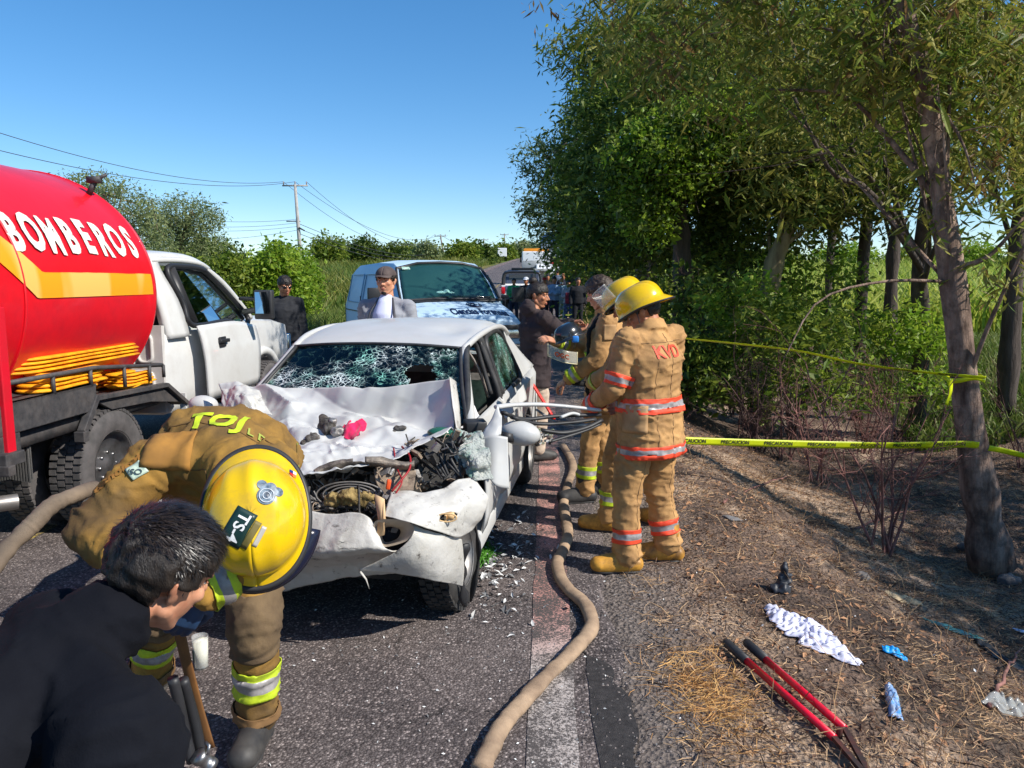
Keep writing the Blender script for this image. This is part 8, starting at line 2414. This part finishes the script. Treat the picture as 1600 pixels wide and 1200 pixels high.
# --- man in black shirt, back and head at the lower left
BLK = mat('navy_tee', (.0035, .004, .007, 1), (.007, .008, .012, 1), scale=4, rough=.9, spec=.2, bump=.2, bscale=160)
J = dict(pel=V3(-1.48, .92, .76), wai=V3(-1.28, 1.02, .86), che=V3(-1.0, 1.20, .95), nek=V3(-.80, 1.42, 1.085), head=V3(-.725, 1.52, 1.15),
         sl=V3(-.96, 1.52, 1.0), sr=V3(-.665, 1.21, .97), el=V3(-1.0, 1.58, .74), wl=V3(-1.05, 1.66, .50), er=V3(-.68, 1.15, .70), wr=V3(-.76, 1.32, .50),
         hl=V3(-1.50, 1.04, .72), hr=V3(-1.40, .80, .72), kl=V3(-1.18, 1.18, .42), kr=V3(-1.08, .90, .40), al=V3(-1.40, 1.18, .09), ar=V3(-1.33, .86, .09), tl=V3(-1.23, 1.26, .03), tr=V3(-1.16, .94, .03),
         hf=V3(.52, .80, -.45).normalized(), hu=V3(.40, .15, .88).normalized(), k=1.02, m=Matrix.Rotation(R(-50), 4, 'Z'))
bm_ = person('dark haired man in black tee shirt stooping in the lower left corner', J, BLK, mat('dark_jeans', (.03, .035, .05, 1), rough=.9), BOOTK, skin=SKIN2, vox=.0095, sleeve=.35, tuck=True, seed=31, amp=(.011, .010), fat=1.32, armr=1.5, face=True, coat_hem=None, hands=((V3(.2, .6, -.7), V3(.5, -.5, 0), 1, .6), (V3(.3, .7, -.6), V3(-.5, .5, 0), -1, .6)))
rt = bm_['root']; Mh = bm_['M']; hc = J['head']
HR = mat('hair_glossy', (.010, .008, .008, 1), (.035, .024, .018, 1), scale=30, rough=.36, island=.6, spec=.6)
hairshell(hc, Mh, 1.03, HAIR, rt, 3, length=.004, front=.060, amp=.009, side=.014, back=-.060)
# combed strands
r = np.random.default_rng(77); n = 15000
V = r.normal(0, 1, (n, 3)); V /= np.linalg.norm(V, axis=1, keepdims=True)
base = V * np.array([.083, .103, .092]) + np.array([0, -.014, .036])
lim = np.where(base[:, 1] > .02, .052, np.where(base[:, 1] > -.045, .012, -.066)) + r.normal(0, .006, n)
k_ = base[:, 2] > lim; V = V[k_]; base = base[k_]; n = len(V)
topw = np.clip((base[:, 2] - .03) / .08, 0, 1)
flow = np.stack([.25 * V[:, 0] + .35 * topw, .9 * topw + .1, -.9 * (1 - topw)], -1) + vnoise(base * 28)[:, None] * np.array([.6, .3, .1]) + r.normal(0, .26, (n, 3))
flow -= V * (flow * V).sum(1, keepdims=True); flow /= np.linalg.norm(flow, axis=1, keepdims=True)
Ls = (.010 + .034 * topw) * r.uniform(.6, 1.2, n)
lift = (.003 + .010 * topw + .012 * np.clip(V[:, 1], 0, 1) * topw)
P0 = base + V * .003; P1 = base + V * (lift[:, None] * 1.0) + flow * (Ls / 2)[:, None]; P2 = base + V * (lift[:, None] * 1.15) + flow * Ls[:, None] + r.normal(0, .003, (n, 3))
sd = np.cross(flow, V); w = .0009
Q = np.stack([P0 - sd * w, P0 + sd * w, P1 - sd * w, P1 + sd * w, P2 - sd * w * .2, P2 + sd * w * .2], 1).reshape(-1, 3)
Rm = np.array(Mh); Q = (Q * 1.03) @ Rm.T + np.array(hc)
i = np.arange(n)[:, None] * 6
put(fastmesh('hair_strand', Q, np.concatenate([i + np.array([0, 1, 3, 2]), i + np.array([2, 3, 5, 4])]), HR), 'hair_strand', rt, kind='stuff')
mb = MB(); mb.tube([J['nek'] + frame(J['hf'], J['hu']) @ Vector((.070 * math.cos(t), .066 * math.sin(t) - .012, .022 + .02 * math.sin(t))) for t in np.linspace(0, 2 * math.pi, 30, endpoint=False)], .008, 6, closed=True); mb.build('neckband', BLK, rt)
settle(bm_)

# --- onlookers behind the tape
def col(n, *c):
    c = tuple(min(255, int(v * 1.25)) for v in c)
    return mat('cloth_' + n, srgb(*c), srgb(*[int(v * .75) for v in c]), scale=5, rough=.9)
CR = [
    (803, 29.0, R(175), 1.66, col('green', 40, 130, 80), col('navy', 30, 34, 50), 'onlooker in green shirt with arms folded by the pickup', None, 1),
    (822, 27.5, R(160), 1.72, col('black', 22, 23, 28), col('black', 22, 23, 28), 'onlooker in black jacket and pale cap left of the woman', srgb(190, 195, 205), 0),
    (851, 30.0, R(170), 1.66, col('rose', 190, 110, 115), col('black', 22, 23, 28), 'onlooker in rose top with red cap right of the woman', srgb(200, 30, 40), 0),
    (866, 28.0, R(175), 1.74, col('steel', 120, 140, 165), col('navy', 30, 34, 50), 'onlooker in blue grey shirt with arms folded in the crowd', None, 1),
    (877, 28.5, R(185), 1.68, col('paleblue', 165, 190, 215), col('paleblue', 165, 190, 215), 'bald onlooker in pale blue with a white mask', None, 0),
    (889, 27.0, R(180), 1.64, col('greylong', 140, 142, 150), col('blue', 50, 66, 100), 'onlooker in grey with a dark red bag in front', None, 1),
    (903, 25.5, R(190), 1.76, col('black', 22, 23, 28), col('black', 22, 23, 28), 'tall onlooker all in black at the right of the crowd', None, 0),
    (856, 33.0, R(178), 1.72, col('black', 22, 23, 28), col('navy', 30, 34, 50), 'onlooker in black standing deeper in the crowd', None, 0),
    (880, 33.0, R(178), 1.75, col('navy', 30, 34, 50), col('navy', 30, 34, 50), 'dark haired onlooker behind the bald one', None, 0),
    (896, 31.0, R(182), 1.70, col('slate', 74, 84, 100), col('black', 22, 23, 28), 'onlooker in slate jacket behind the one in black', None, 0),
    (881, 46.0, R(178), 1.72, col('steel', 120, 140, 165), col('navy', 30, 34, 50), 'figure in blue grey walking alone on the road beyond the crowd', None, 0),
    (871, 40.0, R(0), 1.70, col('slate', 74, 84, 100), col('navy', 30, 34, 50), 'figure in slate top with back turned beyond the crowd', None, 0)]
for i_, (u, Y_, yw, h, tp, lg, lab, capc, fold) in enumerate(CR):
    p = P(u, 438, Y_)
    ov = dict(el=(-.24, .06, 1.13), wl=(.10, .22, 1.16), er=(.24, .06, 1.13), wr=(-.08, .24, 1.12)) if fold else {}
    Jc = stand(p.x, Y_, yw, h, float(elev(Y_)), **ov)
    I = person(lab, Jc, tp, lg, BOOTK, vox=.024, seed=40 + i_, hair=None if 'bald' in lab else HAIR, group='onlookers gathered behind the tape', face=False, fat=1.1, amp=(.008, .008))
    if capc: cap(I['root'], Jc['head'], I['M'], Jc['k'] * 1.1, mat('cap_%d' % i_, capc, rough=.8))
    if 'mask' in lab:
        mb = MB(); mb.ell(Jc['head'] + I['M'] @ Vector((0, .07, -.05)), (.055, .04, .045), I['M']); mb.build('face_mask', mat('mask_white', (.8, .8, .8, 1), rough=.8), I['root'])
    if 'bag' in lab:
        mb = MB(); mb.box(Jc['wai'] + Vector((0, -.2, -.02)), (.28, .08, .38)); mb.build('bag', mat('bag_red', srgb(110, 25, 45), rough=.8), I['root'], bevel=.03)
    settle(I)
# ------------------------------------------------------------------ hoses, tape, tools and litter
def PGr(u, v, lift=0.0):
    """where the sight line through (u,v) meets the ground"""
    o = np.array([0, 0, CAMH]); d = np.array(P(u, v, 10.0)) - o
    t = np.linspace(.1, 1.2, 900)
    pts = o + t[:, None] * d
    hz = height(pts[:, 0], pts[:, 1])
    hz = np.where((pts[:, 0] - road_x(pts[:, 1]) < .4), 0, hz)
    i = int(np.argmax(pts[:, 2] < hz)); p = pts[i]
    return Vector((p[0], p[1], hz[i] + lift))
CANV = mat('hose_canvas', srgb(176, 150, 122), srgb(132, 110, 90), scale=5, rough=.9, bump=.6, bscale=160, dirt=srgb(84, 68, 56), dirt_amt=.6, dirt_scale=6, dist=.003)
CANVD = mat('hose_canvas_dark', srgb(128, 112, 94), srgb(92, 80, 68), scale=5, rough=.9, bump=.6, bscale=160, dirt=srgb(60, 50, 42), dirt_amt=.6, dirt_scale=6, dist=.003)
def hose(label, pts, r, seed, flat=.72, n=260):
    q = spline(pts, n); rg = np.random.default_rng(seed)
    s = np.arange(n + 1)
    w = fbm(np.stack([s * .09, s * 0 + seed, s * 0], -1), 3)
    w2 = ridge(np.stack([s * .22, s * 0 + seed * 3, s * 0], -1))
    q[:, 0] += fbm(np.stack([s * .06, s * 0 + 7, s * 0], -1), 2) * .012
    mb = MB(); mb.tube([Vector(p) for p in q], list(r * (1 + .10 * w + .05 * w2)), 14, flat=flat, up=(0, 0, 1))
    V = np.array(mb.V); nn = fbm(V * 24 + seed, 2) * .003 + np.maximum(ridge(V * 14 + seed), 0) * .002
    c = np.repeat(q, 14, axis=0); d = V - c; d /= np.linalg.norm(d, axis=1, keepdims=True) + 1e-6
    mb.V = [tuple(v) for v in V + d * nn[:, None]]
    o = mb.build('fire_hose', CANV if n > 200 else CANVD, None); tag(o, label, 'fire hose', 'tan fire hoses'); return o
hp = [(747, 1215), (759, 1193), (776, 1161), (801, 1126), (829, 1091), (857, 1063), (892, 1032), (914, 1004), (925, 980), (915, 952), (892, 930), (874, 910), (871, 888), (879, 866), (886, 845), (884, 820), (881, 790), (888, 760), (895, 730), (880, 700)]
hose('tan fire hose snaking along the road edge past the firefighters', [tuple(PG(u, v) + Vector((0, 0, .030))) for u, v in hp], .036, 3)
hose('tan fire hose held under the bending firefighter at the left edge', [tuple(P(*q)) for q in ((-60, 935, 2.15), (-10, 885, 2.25), (30, 838, 2.35), (70, 800, 2.42), (110, 776, 2.52), (150, 762, 2.70))], .030, 5, flat=.85, n=120)

# ---- caution tape
TAPE = mat('caution_tape', srgb(226, 236, 30), srgb(205, 216, 24), scale=3, rough=.35, trl=.25)
TPRT = mat('tape_print', (.02, .02, .015, 1), rough=.5)
def tape(label, pts, w, words=True, tilt=(0, 0), n=160, root=None, u0=.0, every=.42, size=.044):
    q = spline(pts, n); L = np.concatenate([[0], np.cumsum(np.linalg.norm(np.diff(q, axis=0), axis=1))])
    tl = np.interp(L / L[-1], [0, 1], tilt) + fbm(np.stack([L * 1.6, L * 0 + w * 9, L * 0], -1), 2) * .35
    T = np.gradient(q, axis=0); T /= np.linalg.norm(T, axis=1, keepdims=True)
    up = np.array([0, 0, 1.0]) - T * T[:, 2:3]; up /= np.linalg.norm(up, axis=1, keepdims=True)
    nr = np.cross(T, up)
    W = up * np.cos(tl)[:, None] + nr * np.sin(tl)[:, None]; Nn = np.cross(W, T)
    Nn *= np.where(Nn[:, 1:2] > 0, -1, 1)
    G = np.array([[tuple(q[i] + W[i] * w * k) for k in (-.5, -.17, .17, .5)] for i in range(n + 1)])
    if root is None:
        root = empty('caution_tape', tuple(q[0]), 0, label, 'tape', 'yellow caution tapes')
    mb = MB(); mb.grid(G); o = mb.build('ribbon', TAPE, root, world=True, solid=.0006)
    if words:
        x = u0
        while x < L[-1] - .2:
            def fn(a, b, x=x):
                s = min(max(x + a, 0), L[-1])
                i = np.array([np.interp(s, L, q[:, c]) for c in range(3)]); wv = np.array([np.interp(s, L, W[:, c]) for c in range(3)]); nv = np.array([np.interp(s, L, Nn[:, c]) for c in range(3)])
                return Vector(i + wv * b + nv * .004)
            text_on('lettering', 'PRECAUCION', fn, TPRT, root, size=size, offset=.0012, world=True)
            x += every
    return root
tape('long caution tape with PRECAUCION lettering stretched low to the leaning tree', [P(985, 683, 6.55), P(1060, 688, 6.65), P(1180, 692, 6.8), P(1300, 695, 6.9), P(1400, 696, 6.98), P(1500, 694, 7.02), P(1530, 696, 6.95)], .066, u0=.58, tilt=(0, .2))
tape('end of caution tape leaving the leaning tree towards the right edge', [P(1545, 700, 6.96), P(1575, 706, 6.95), P(1640, 722, 6.9)], .055, words=False, tilt=(.2, .6), n=30)
tb = tape('upper caution tape twisted thin and tied round the leaning tree', [P(1040, 526, 6.6), P(1150, 537, 6.7), P(1250, 549, 6.8), P(1340, 568, 6.9), P(1430, 580, 6.98), P(1490, 586, 6.98), P(1540, 590, 6.98)], .034, words=True, u0=2.3, tilt=(1.25, .7), size=.028)
mb = MB(); c_ = P(1506, 590, 7.2)
G = np.array([[tuple(c_ + Vector((.175 * math.cos(a), .175 * math.sin(a), h + .02 * math.sin(3 * a)))) for h in (-.022, .022)] for a in np.linspace(0, 2 * math.pi, 40)])
mb.grid(G); mb.build('knot_wrap', TAPE, tb, world=True, solid=.001)
G = cgrid([[P(1478, 592, 6.97), P(1483, 612, 6.96), P(1476, 632, 6.97)], [P(1489, 592, 6.96), P(1488, 612, 6.99), P(1481, 634, 6.97)]], 2, 12)
mb = MB(); mb.grid(G); mb.build('loose_tail', TAPE, tb, world=True, solid=.001)
tape('distant caution tape across the road in front of the crowd', [P(780, 512, 20), P(860, 509, 21.5), P(905, 508, 22), P(990, 500, 22)], .07, words=False, tilt=(.8, .6), n=40)

# ---- red cutter with long handles on the straw
REDH = mat('handle_red', srgb(235, 14, 50), srgb(215, 12, 44), scale=8, rough=.35, coat=.2, dirt=srgb(90, 40, 40), dirt_amt=.5, dirt_scale=14)
lc = PGr(1290, 1150)
bc = empty('bolt_cutter', tuple(lc), 0, 'long handled red bolt cutter with black grips lying on the straw', 'bolt cutter')
A0, A1 = PGr(1133, 1014, .035), PGr(1302, 1172, .045); B0, B1 = PGr(1165, 1018, .045), PGr(1318, 1158, .05)
for a, b in ((A0, A1), (B0, B1)):
    mb = MB(); mb.tube([a.lerp(b, .22), b], [.0165, .0155], 12); mb.build('handle', REDH, bc, world=True)
    mb = MB(); mb.tube([a, a.lerp(b, .02), a.lerp(b, .24)], [.018, .022, .021], 12); mb.build('grip', BLACK, bc, world=True)
J1 = PGr(1345, 1215, .03)
mb = MB(); mb.beam(A1, J1, .02, .016); mb.beam(B1, J1 + Vector((.02, 0, .0)), .02, .016); mb.tube([A1.lerp(B1, .5) - Vector((0, 0, .02)), A1.lerp(B1, .5) + Vector((0, 0, .02))], .012, 10); mb.build('jaw', mat('rusty', srgb(110, 60, 50), srgb(60, 50, 48), scale=14, rough=.7, metal=.4), bc, world=True, smooth=False)

def drape(name, label, cat, out, wid, m, amp=.03, f=16, seed=0, h=.03, solid=.003, nl=60, nw=30, group=None):
    """a crumpled cloth lying along a line on the ground; wid = widths"""
    q = spline([tuple(PGr(*p)) for p in out], nl)
    T = np.gradient(q, axis=0); T[:, 2] = 0; T /= np.linalg.norm(T, axis=1, keepdims=True)
    N = np.stack([-T[:, 1], T[:, 0], T[:, 0] * 0], -1)
    ww = np.interp(np.linspace(0, 1, nl + 1), np.linspace(0, 1, len(wid)), wid) * (1 + .25 * fbm(np.stack([np.arange(nl + 1) * .2, np.arange(nl + 1) * 0 + seed, np.arange(nl + 1) * 0], -1), 2))
    s = np.linspace(-.5, .5, nw + 1)
    G = q[:, None] + N[:, None] * (ww[:, None] * s[None])[..., None]
    V = G.reshape(-1, 3)
    V[:, 2] = height(V[:, 0], V[:, 1]) + .006
    cr_ = folds(V, f, seed, 4) * .5 + .5 * np.abs(vnoise(V * f * 1.4 + seed)) * 2 - .2
    edge = (1 - (2 * np.abs(s)) ** 3)[None] * np.sin(np.pi * np.clip(np.linspace(0.03, .97, nl + 1), 0, 1))[:, None] ** .4
    V[:, 2] += (h + amp * cr_) * edge.reshape(-1) * .9 + .004
    jit = fbm(V * 30 + seed, 2)[:, None] * np.array([.012, .012, 0]); V += jit
    mb = MB(); mb.grid(V.reshape(G.shape)); o = mb.build(name, m, None, solid=solid); c = q[len(q) // 2]
    o.data.transform(Matrix.Translation(-Vector(c))); o.location = c
    tag(o, label, cat, group); return o
drape('white_cloth', 'crumpled white garment lying across the verge above the red handles', 'cloth', [(1203, 952), (1225, 972), (1255, 990), (1290, 1012), (1346, 1044)], [.07, .15, .26, .27, .20, .04], mat('white_cotton', srgb(215, 215, 232), srgb(190, 192, 214), scale=6, rough=.9), amp=.035, f=20, seed=4, h=.03, nl=110, nw=60)
drape('blue_glove', 'bright blue latex glove on the dark litter right of the white garment', 'glove', [(1378, 1015), (1395, 1023), (1416, 1034)], [.03, .06, .035], mat('glove_bright', srgb(10, 150, 225), rough=.45), amp=.02, f=30, seed=2, h=.02, nl=24, nw=14)
drape('blue_wrapper', 'crumpled blue and clear wrapper standing in the straw', 'wrapper', [(1386, 1078), (1393, 1095), (1400, 1128)], [.02, .05, .05], mat('wrapper', srgb(50, 140, 215), srgb(190, 200, 215), scale=26, rough=.25), amp=.04, f=30, seed=3, h=.03, nl=24, nw=14)
drape('teal_sheet', 'strip of teal plastic sheet on the slope', 'plastic sheet', [(1432, 964), (1470, 980), (1505, 993), (1540, 1003)], [.03, .08, .10, .05], mat('teal_plastic', srgb(60, 125, 120), srgb(48, 96, 94), rough=.4), amp=.012, f=12, seed=5, h=.012)
drape('black_cloth', 'black torn rag beyond the teal sheet', 'rag', [(1520, 1000), (1560, 1030), (1600, 1050)], [.05, .13, .10], mat('black_rag', (.02, .022, .026, 1), (.05, .055, .06, 1), rough=.7), amp=.03, f=14, seed=6, h=.02)
drape('cream_cloth', 'cream rag half buried in litter up the slope', 'rag', [(1385, 930), (1408, 938), (1440, 946)], [.06, .13, .05], mat('cream_rag', srgb(190, 170, 135), srgb(160, 140, 110), rough=.9), amp=.02, f=14, seed=7, h=.015)
drape('clear_bag', 'crushed clear plastic bag in the straw at the right edge', 'plastic bag', [(1545, 1110), (1575, 1115), (1615, 1125)], [.10, .18, .12], mat('clear_film', srgb(190, 190, 185), rough=.12, alpha=.38, spec=.8), amp=.07, f=18, seed=8, h=.05)
drape('white_scrap', 'small white scrap at the right edge of the slope', 'scrap', [(1582, 984), (1595, 988), (1610, 992)], [.02, .05, .03], mat('white_cotton', srgb(225, 225, 240)), amp=.01, f=20, seed=9, h=.01, nl=16, nw=8)
drape('grey_rag', 'grey rag beside the road above the white garment', 'rag', [(1130, 808), (1142, 812), (1158, 815)], [.03, .07, .04], mat('grey_rag', srgb(110, 108, 108), rough=.9), amp=.015, f=16, seed=10, h=.01, nl=20, nw=10)
# black plastic splinter standing on the verge
c_ = PGr(1222, 925)
sp = empty('black_splinter', tuple(c_), 0, 'twisted black bumper splinter standing on the verge above the white garment', 'debris')
q = lump('rag', sp, [(Vector((0, 0, .03)), (.05, .03, .035)), (Vector((.015, 0, .08)), (.035, .02, .045)), (Vector((.01, .0, .14)), (.016, .014, .04)), (Vector((-.02, -.02, .03)), (.05, .03, .025))], .006, .022, 24, mat('black_rag2', (.012, .014, .02, 1), (.04, .045, .055, 1), scale=20, rough=.5))
# candle glass
g_ = PG(315, 1044)
cg = empty('candle_glass', tuple(g_), 0, 'candle glass with white wax standing on the asphalt behind the firefighter\'s leg', 'candle')
mb = MB(); mb.lathe([(.0, .004), (.030, .004), (.036, .155), (.0345, .155), (.029, .010)], n=28); mb.build('glass', mat('clear_glass', (.9, .92, .92, 1), rough=.04, alpha=.22, spec=.9), cg)
mb = MB(); mb.lathe([(.001, .012), (.0285, .012), (.0335, .135), (.001, .137)], n=28); mb.build('wax', mat('wax', srgb(232, 230, 210), rough=.5, sss=.1), cg)
mb = MB(); mb.grid(np.array([[(-.037 * math.cos(a) * (.86 + .14 * z / .1) * 1.0, -.037 * math.sin(a) * (.86 + .14 * z / .1), z) for z in (.04, .10)] for a in np.linspace(.1, 1.0, 8)])); mb.build('label', mat('label_teal', srgb(30, 70, 70), rough=.4), cg)
# tool with twin hoses at the firefighter's feet
tl_ = empty('rescue_tool', tuple(PG(322, 1215)), 0, 'steel coupling with twin dark hoses and brown strap beside the bending firefighter', 'rescue tool')
for k, pts in enumerate((((286, 1062, 2.40), (294, 1090, 2.42), (306, 1135, 2.43), (314, 1178, 2.43)), ((270, 1060, 2.36), (280, 1100, 2.38), (290, 1150, 2.39), (300, 1190, 2.39)))):
    mb = MB(); mb.tube(spline([P(*p) for p in pts], 16), .018, 10); mb.build('hose', mat('tool_hose', (.018, .018, .02, 1), (.035, .035, .04, 1), rough=.5), tl_, world=True)
mb = MB(); mb.tube(spline([P(280, 985, 2.42), P(290, 1030, 2.45), P(308, 1100, 2.5), P(328, 1168, 2.52)], 16), .020, 8, flat=.3); mb.build('strap', mat('strap_brown', srgb(128, 86, 44), srgb(92, 62, 34), rough=.7), tl_, world=True)
mb = MB(); a = P(308, 1180, 2.36); b_ = P(330, 1196, 2.38); mb.lathe([(.0, 0), (.028, 0), (.028, .02), (.022, .025), (.022, .05), (.026, .052), (.026, .07), (.0, .07)], a, tuple(b_ - a), 20); mb.build('coupling', STEEL, tl_, world=True)
mb = MB(); mb.tube([P(325, 1178, 2.36), P(327, 1165, 2.37), P(321, 1160, 2.38)], .006, 8); mb.build('release_lever', STEEL, tl_, world=True)
# red bar leaning on the boot of the wreck
mb = MB(); mb.tube([P(799, 540, 6.95), P(822, 584, 6.9), P(857, 640, 6.75), P(866, 655, 6.7)], .022, 8, flat=.6); o = mb.build('red_bar', mat('bar_red', srgb(215, 40, 30), rough=.4), None); tag(o, 'long red bar leaning against the rear of the wreck', 'bar')
# rocks and fallen branches on the slope
ROCK = mat('rock', (.10, .09, .085, 1), (.19, .17, .155, 1), scale=6, rough=.95, bump=.8)
rr_ = np.random.default_rng(12)
for k, (u, v, s_, lab) in enumerate(((1575, 912, .10, 'grey stone near the foot of the leaning tree'), (1510, 860, .09, 'stone half buried left of the leaning tree'), (1345, 905, .06, 'small stone on the middle of the slope'), (1590, 560, .35, 'dark boulder behind the leaning tree'))):
    p = PGr(u, v)
    lump('stone', None, [(p + Vector((0, 0, s_ * .3)), (s_, s_ * .8, s_ * .6))], s_ / 9, s_ * .2, 5 / s_ * .3, ROCK, lab, 'stone', 1, k)
for k, (a, b_, c_, lab) in enumerate((((1400, 745), (1450, 738), (1500, 752), 'fallen dry branch left of the taped trunk'), ((1440, 725), (1480, 728), (1540, 745), 'thin fallen branch behind the taped trunk'), ((1130, 790), (1180, 770), (1235, 748), 'dry stick lying across the slope behind the firefighter'), ((1330, 830), (1400, 812), (1450, 800), 'pale bent stick by the bare shrub'), ((1545, 1110), (1575, 1060), (1592, 1020), 'dry stalk bending over the clear bag'))):
    mb = MB(); q = spline([PGr(*a, .02), PGr(*b_, .07), PGr(*c_, .03)], 14); q[1:-1] += rr_.normal(0, .008, q[1:-1].shape)
    mb.tube([Vector(p) for p in q], list(np.linspace(.012, .005, 15)), 6); o = mb.build('fallen_branch', TWIG, None); tag(o, lab, 'branch', 'dry branches lying on the slope')
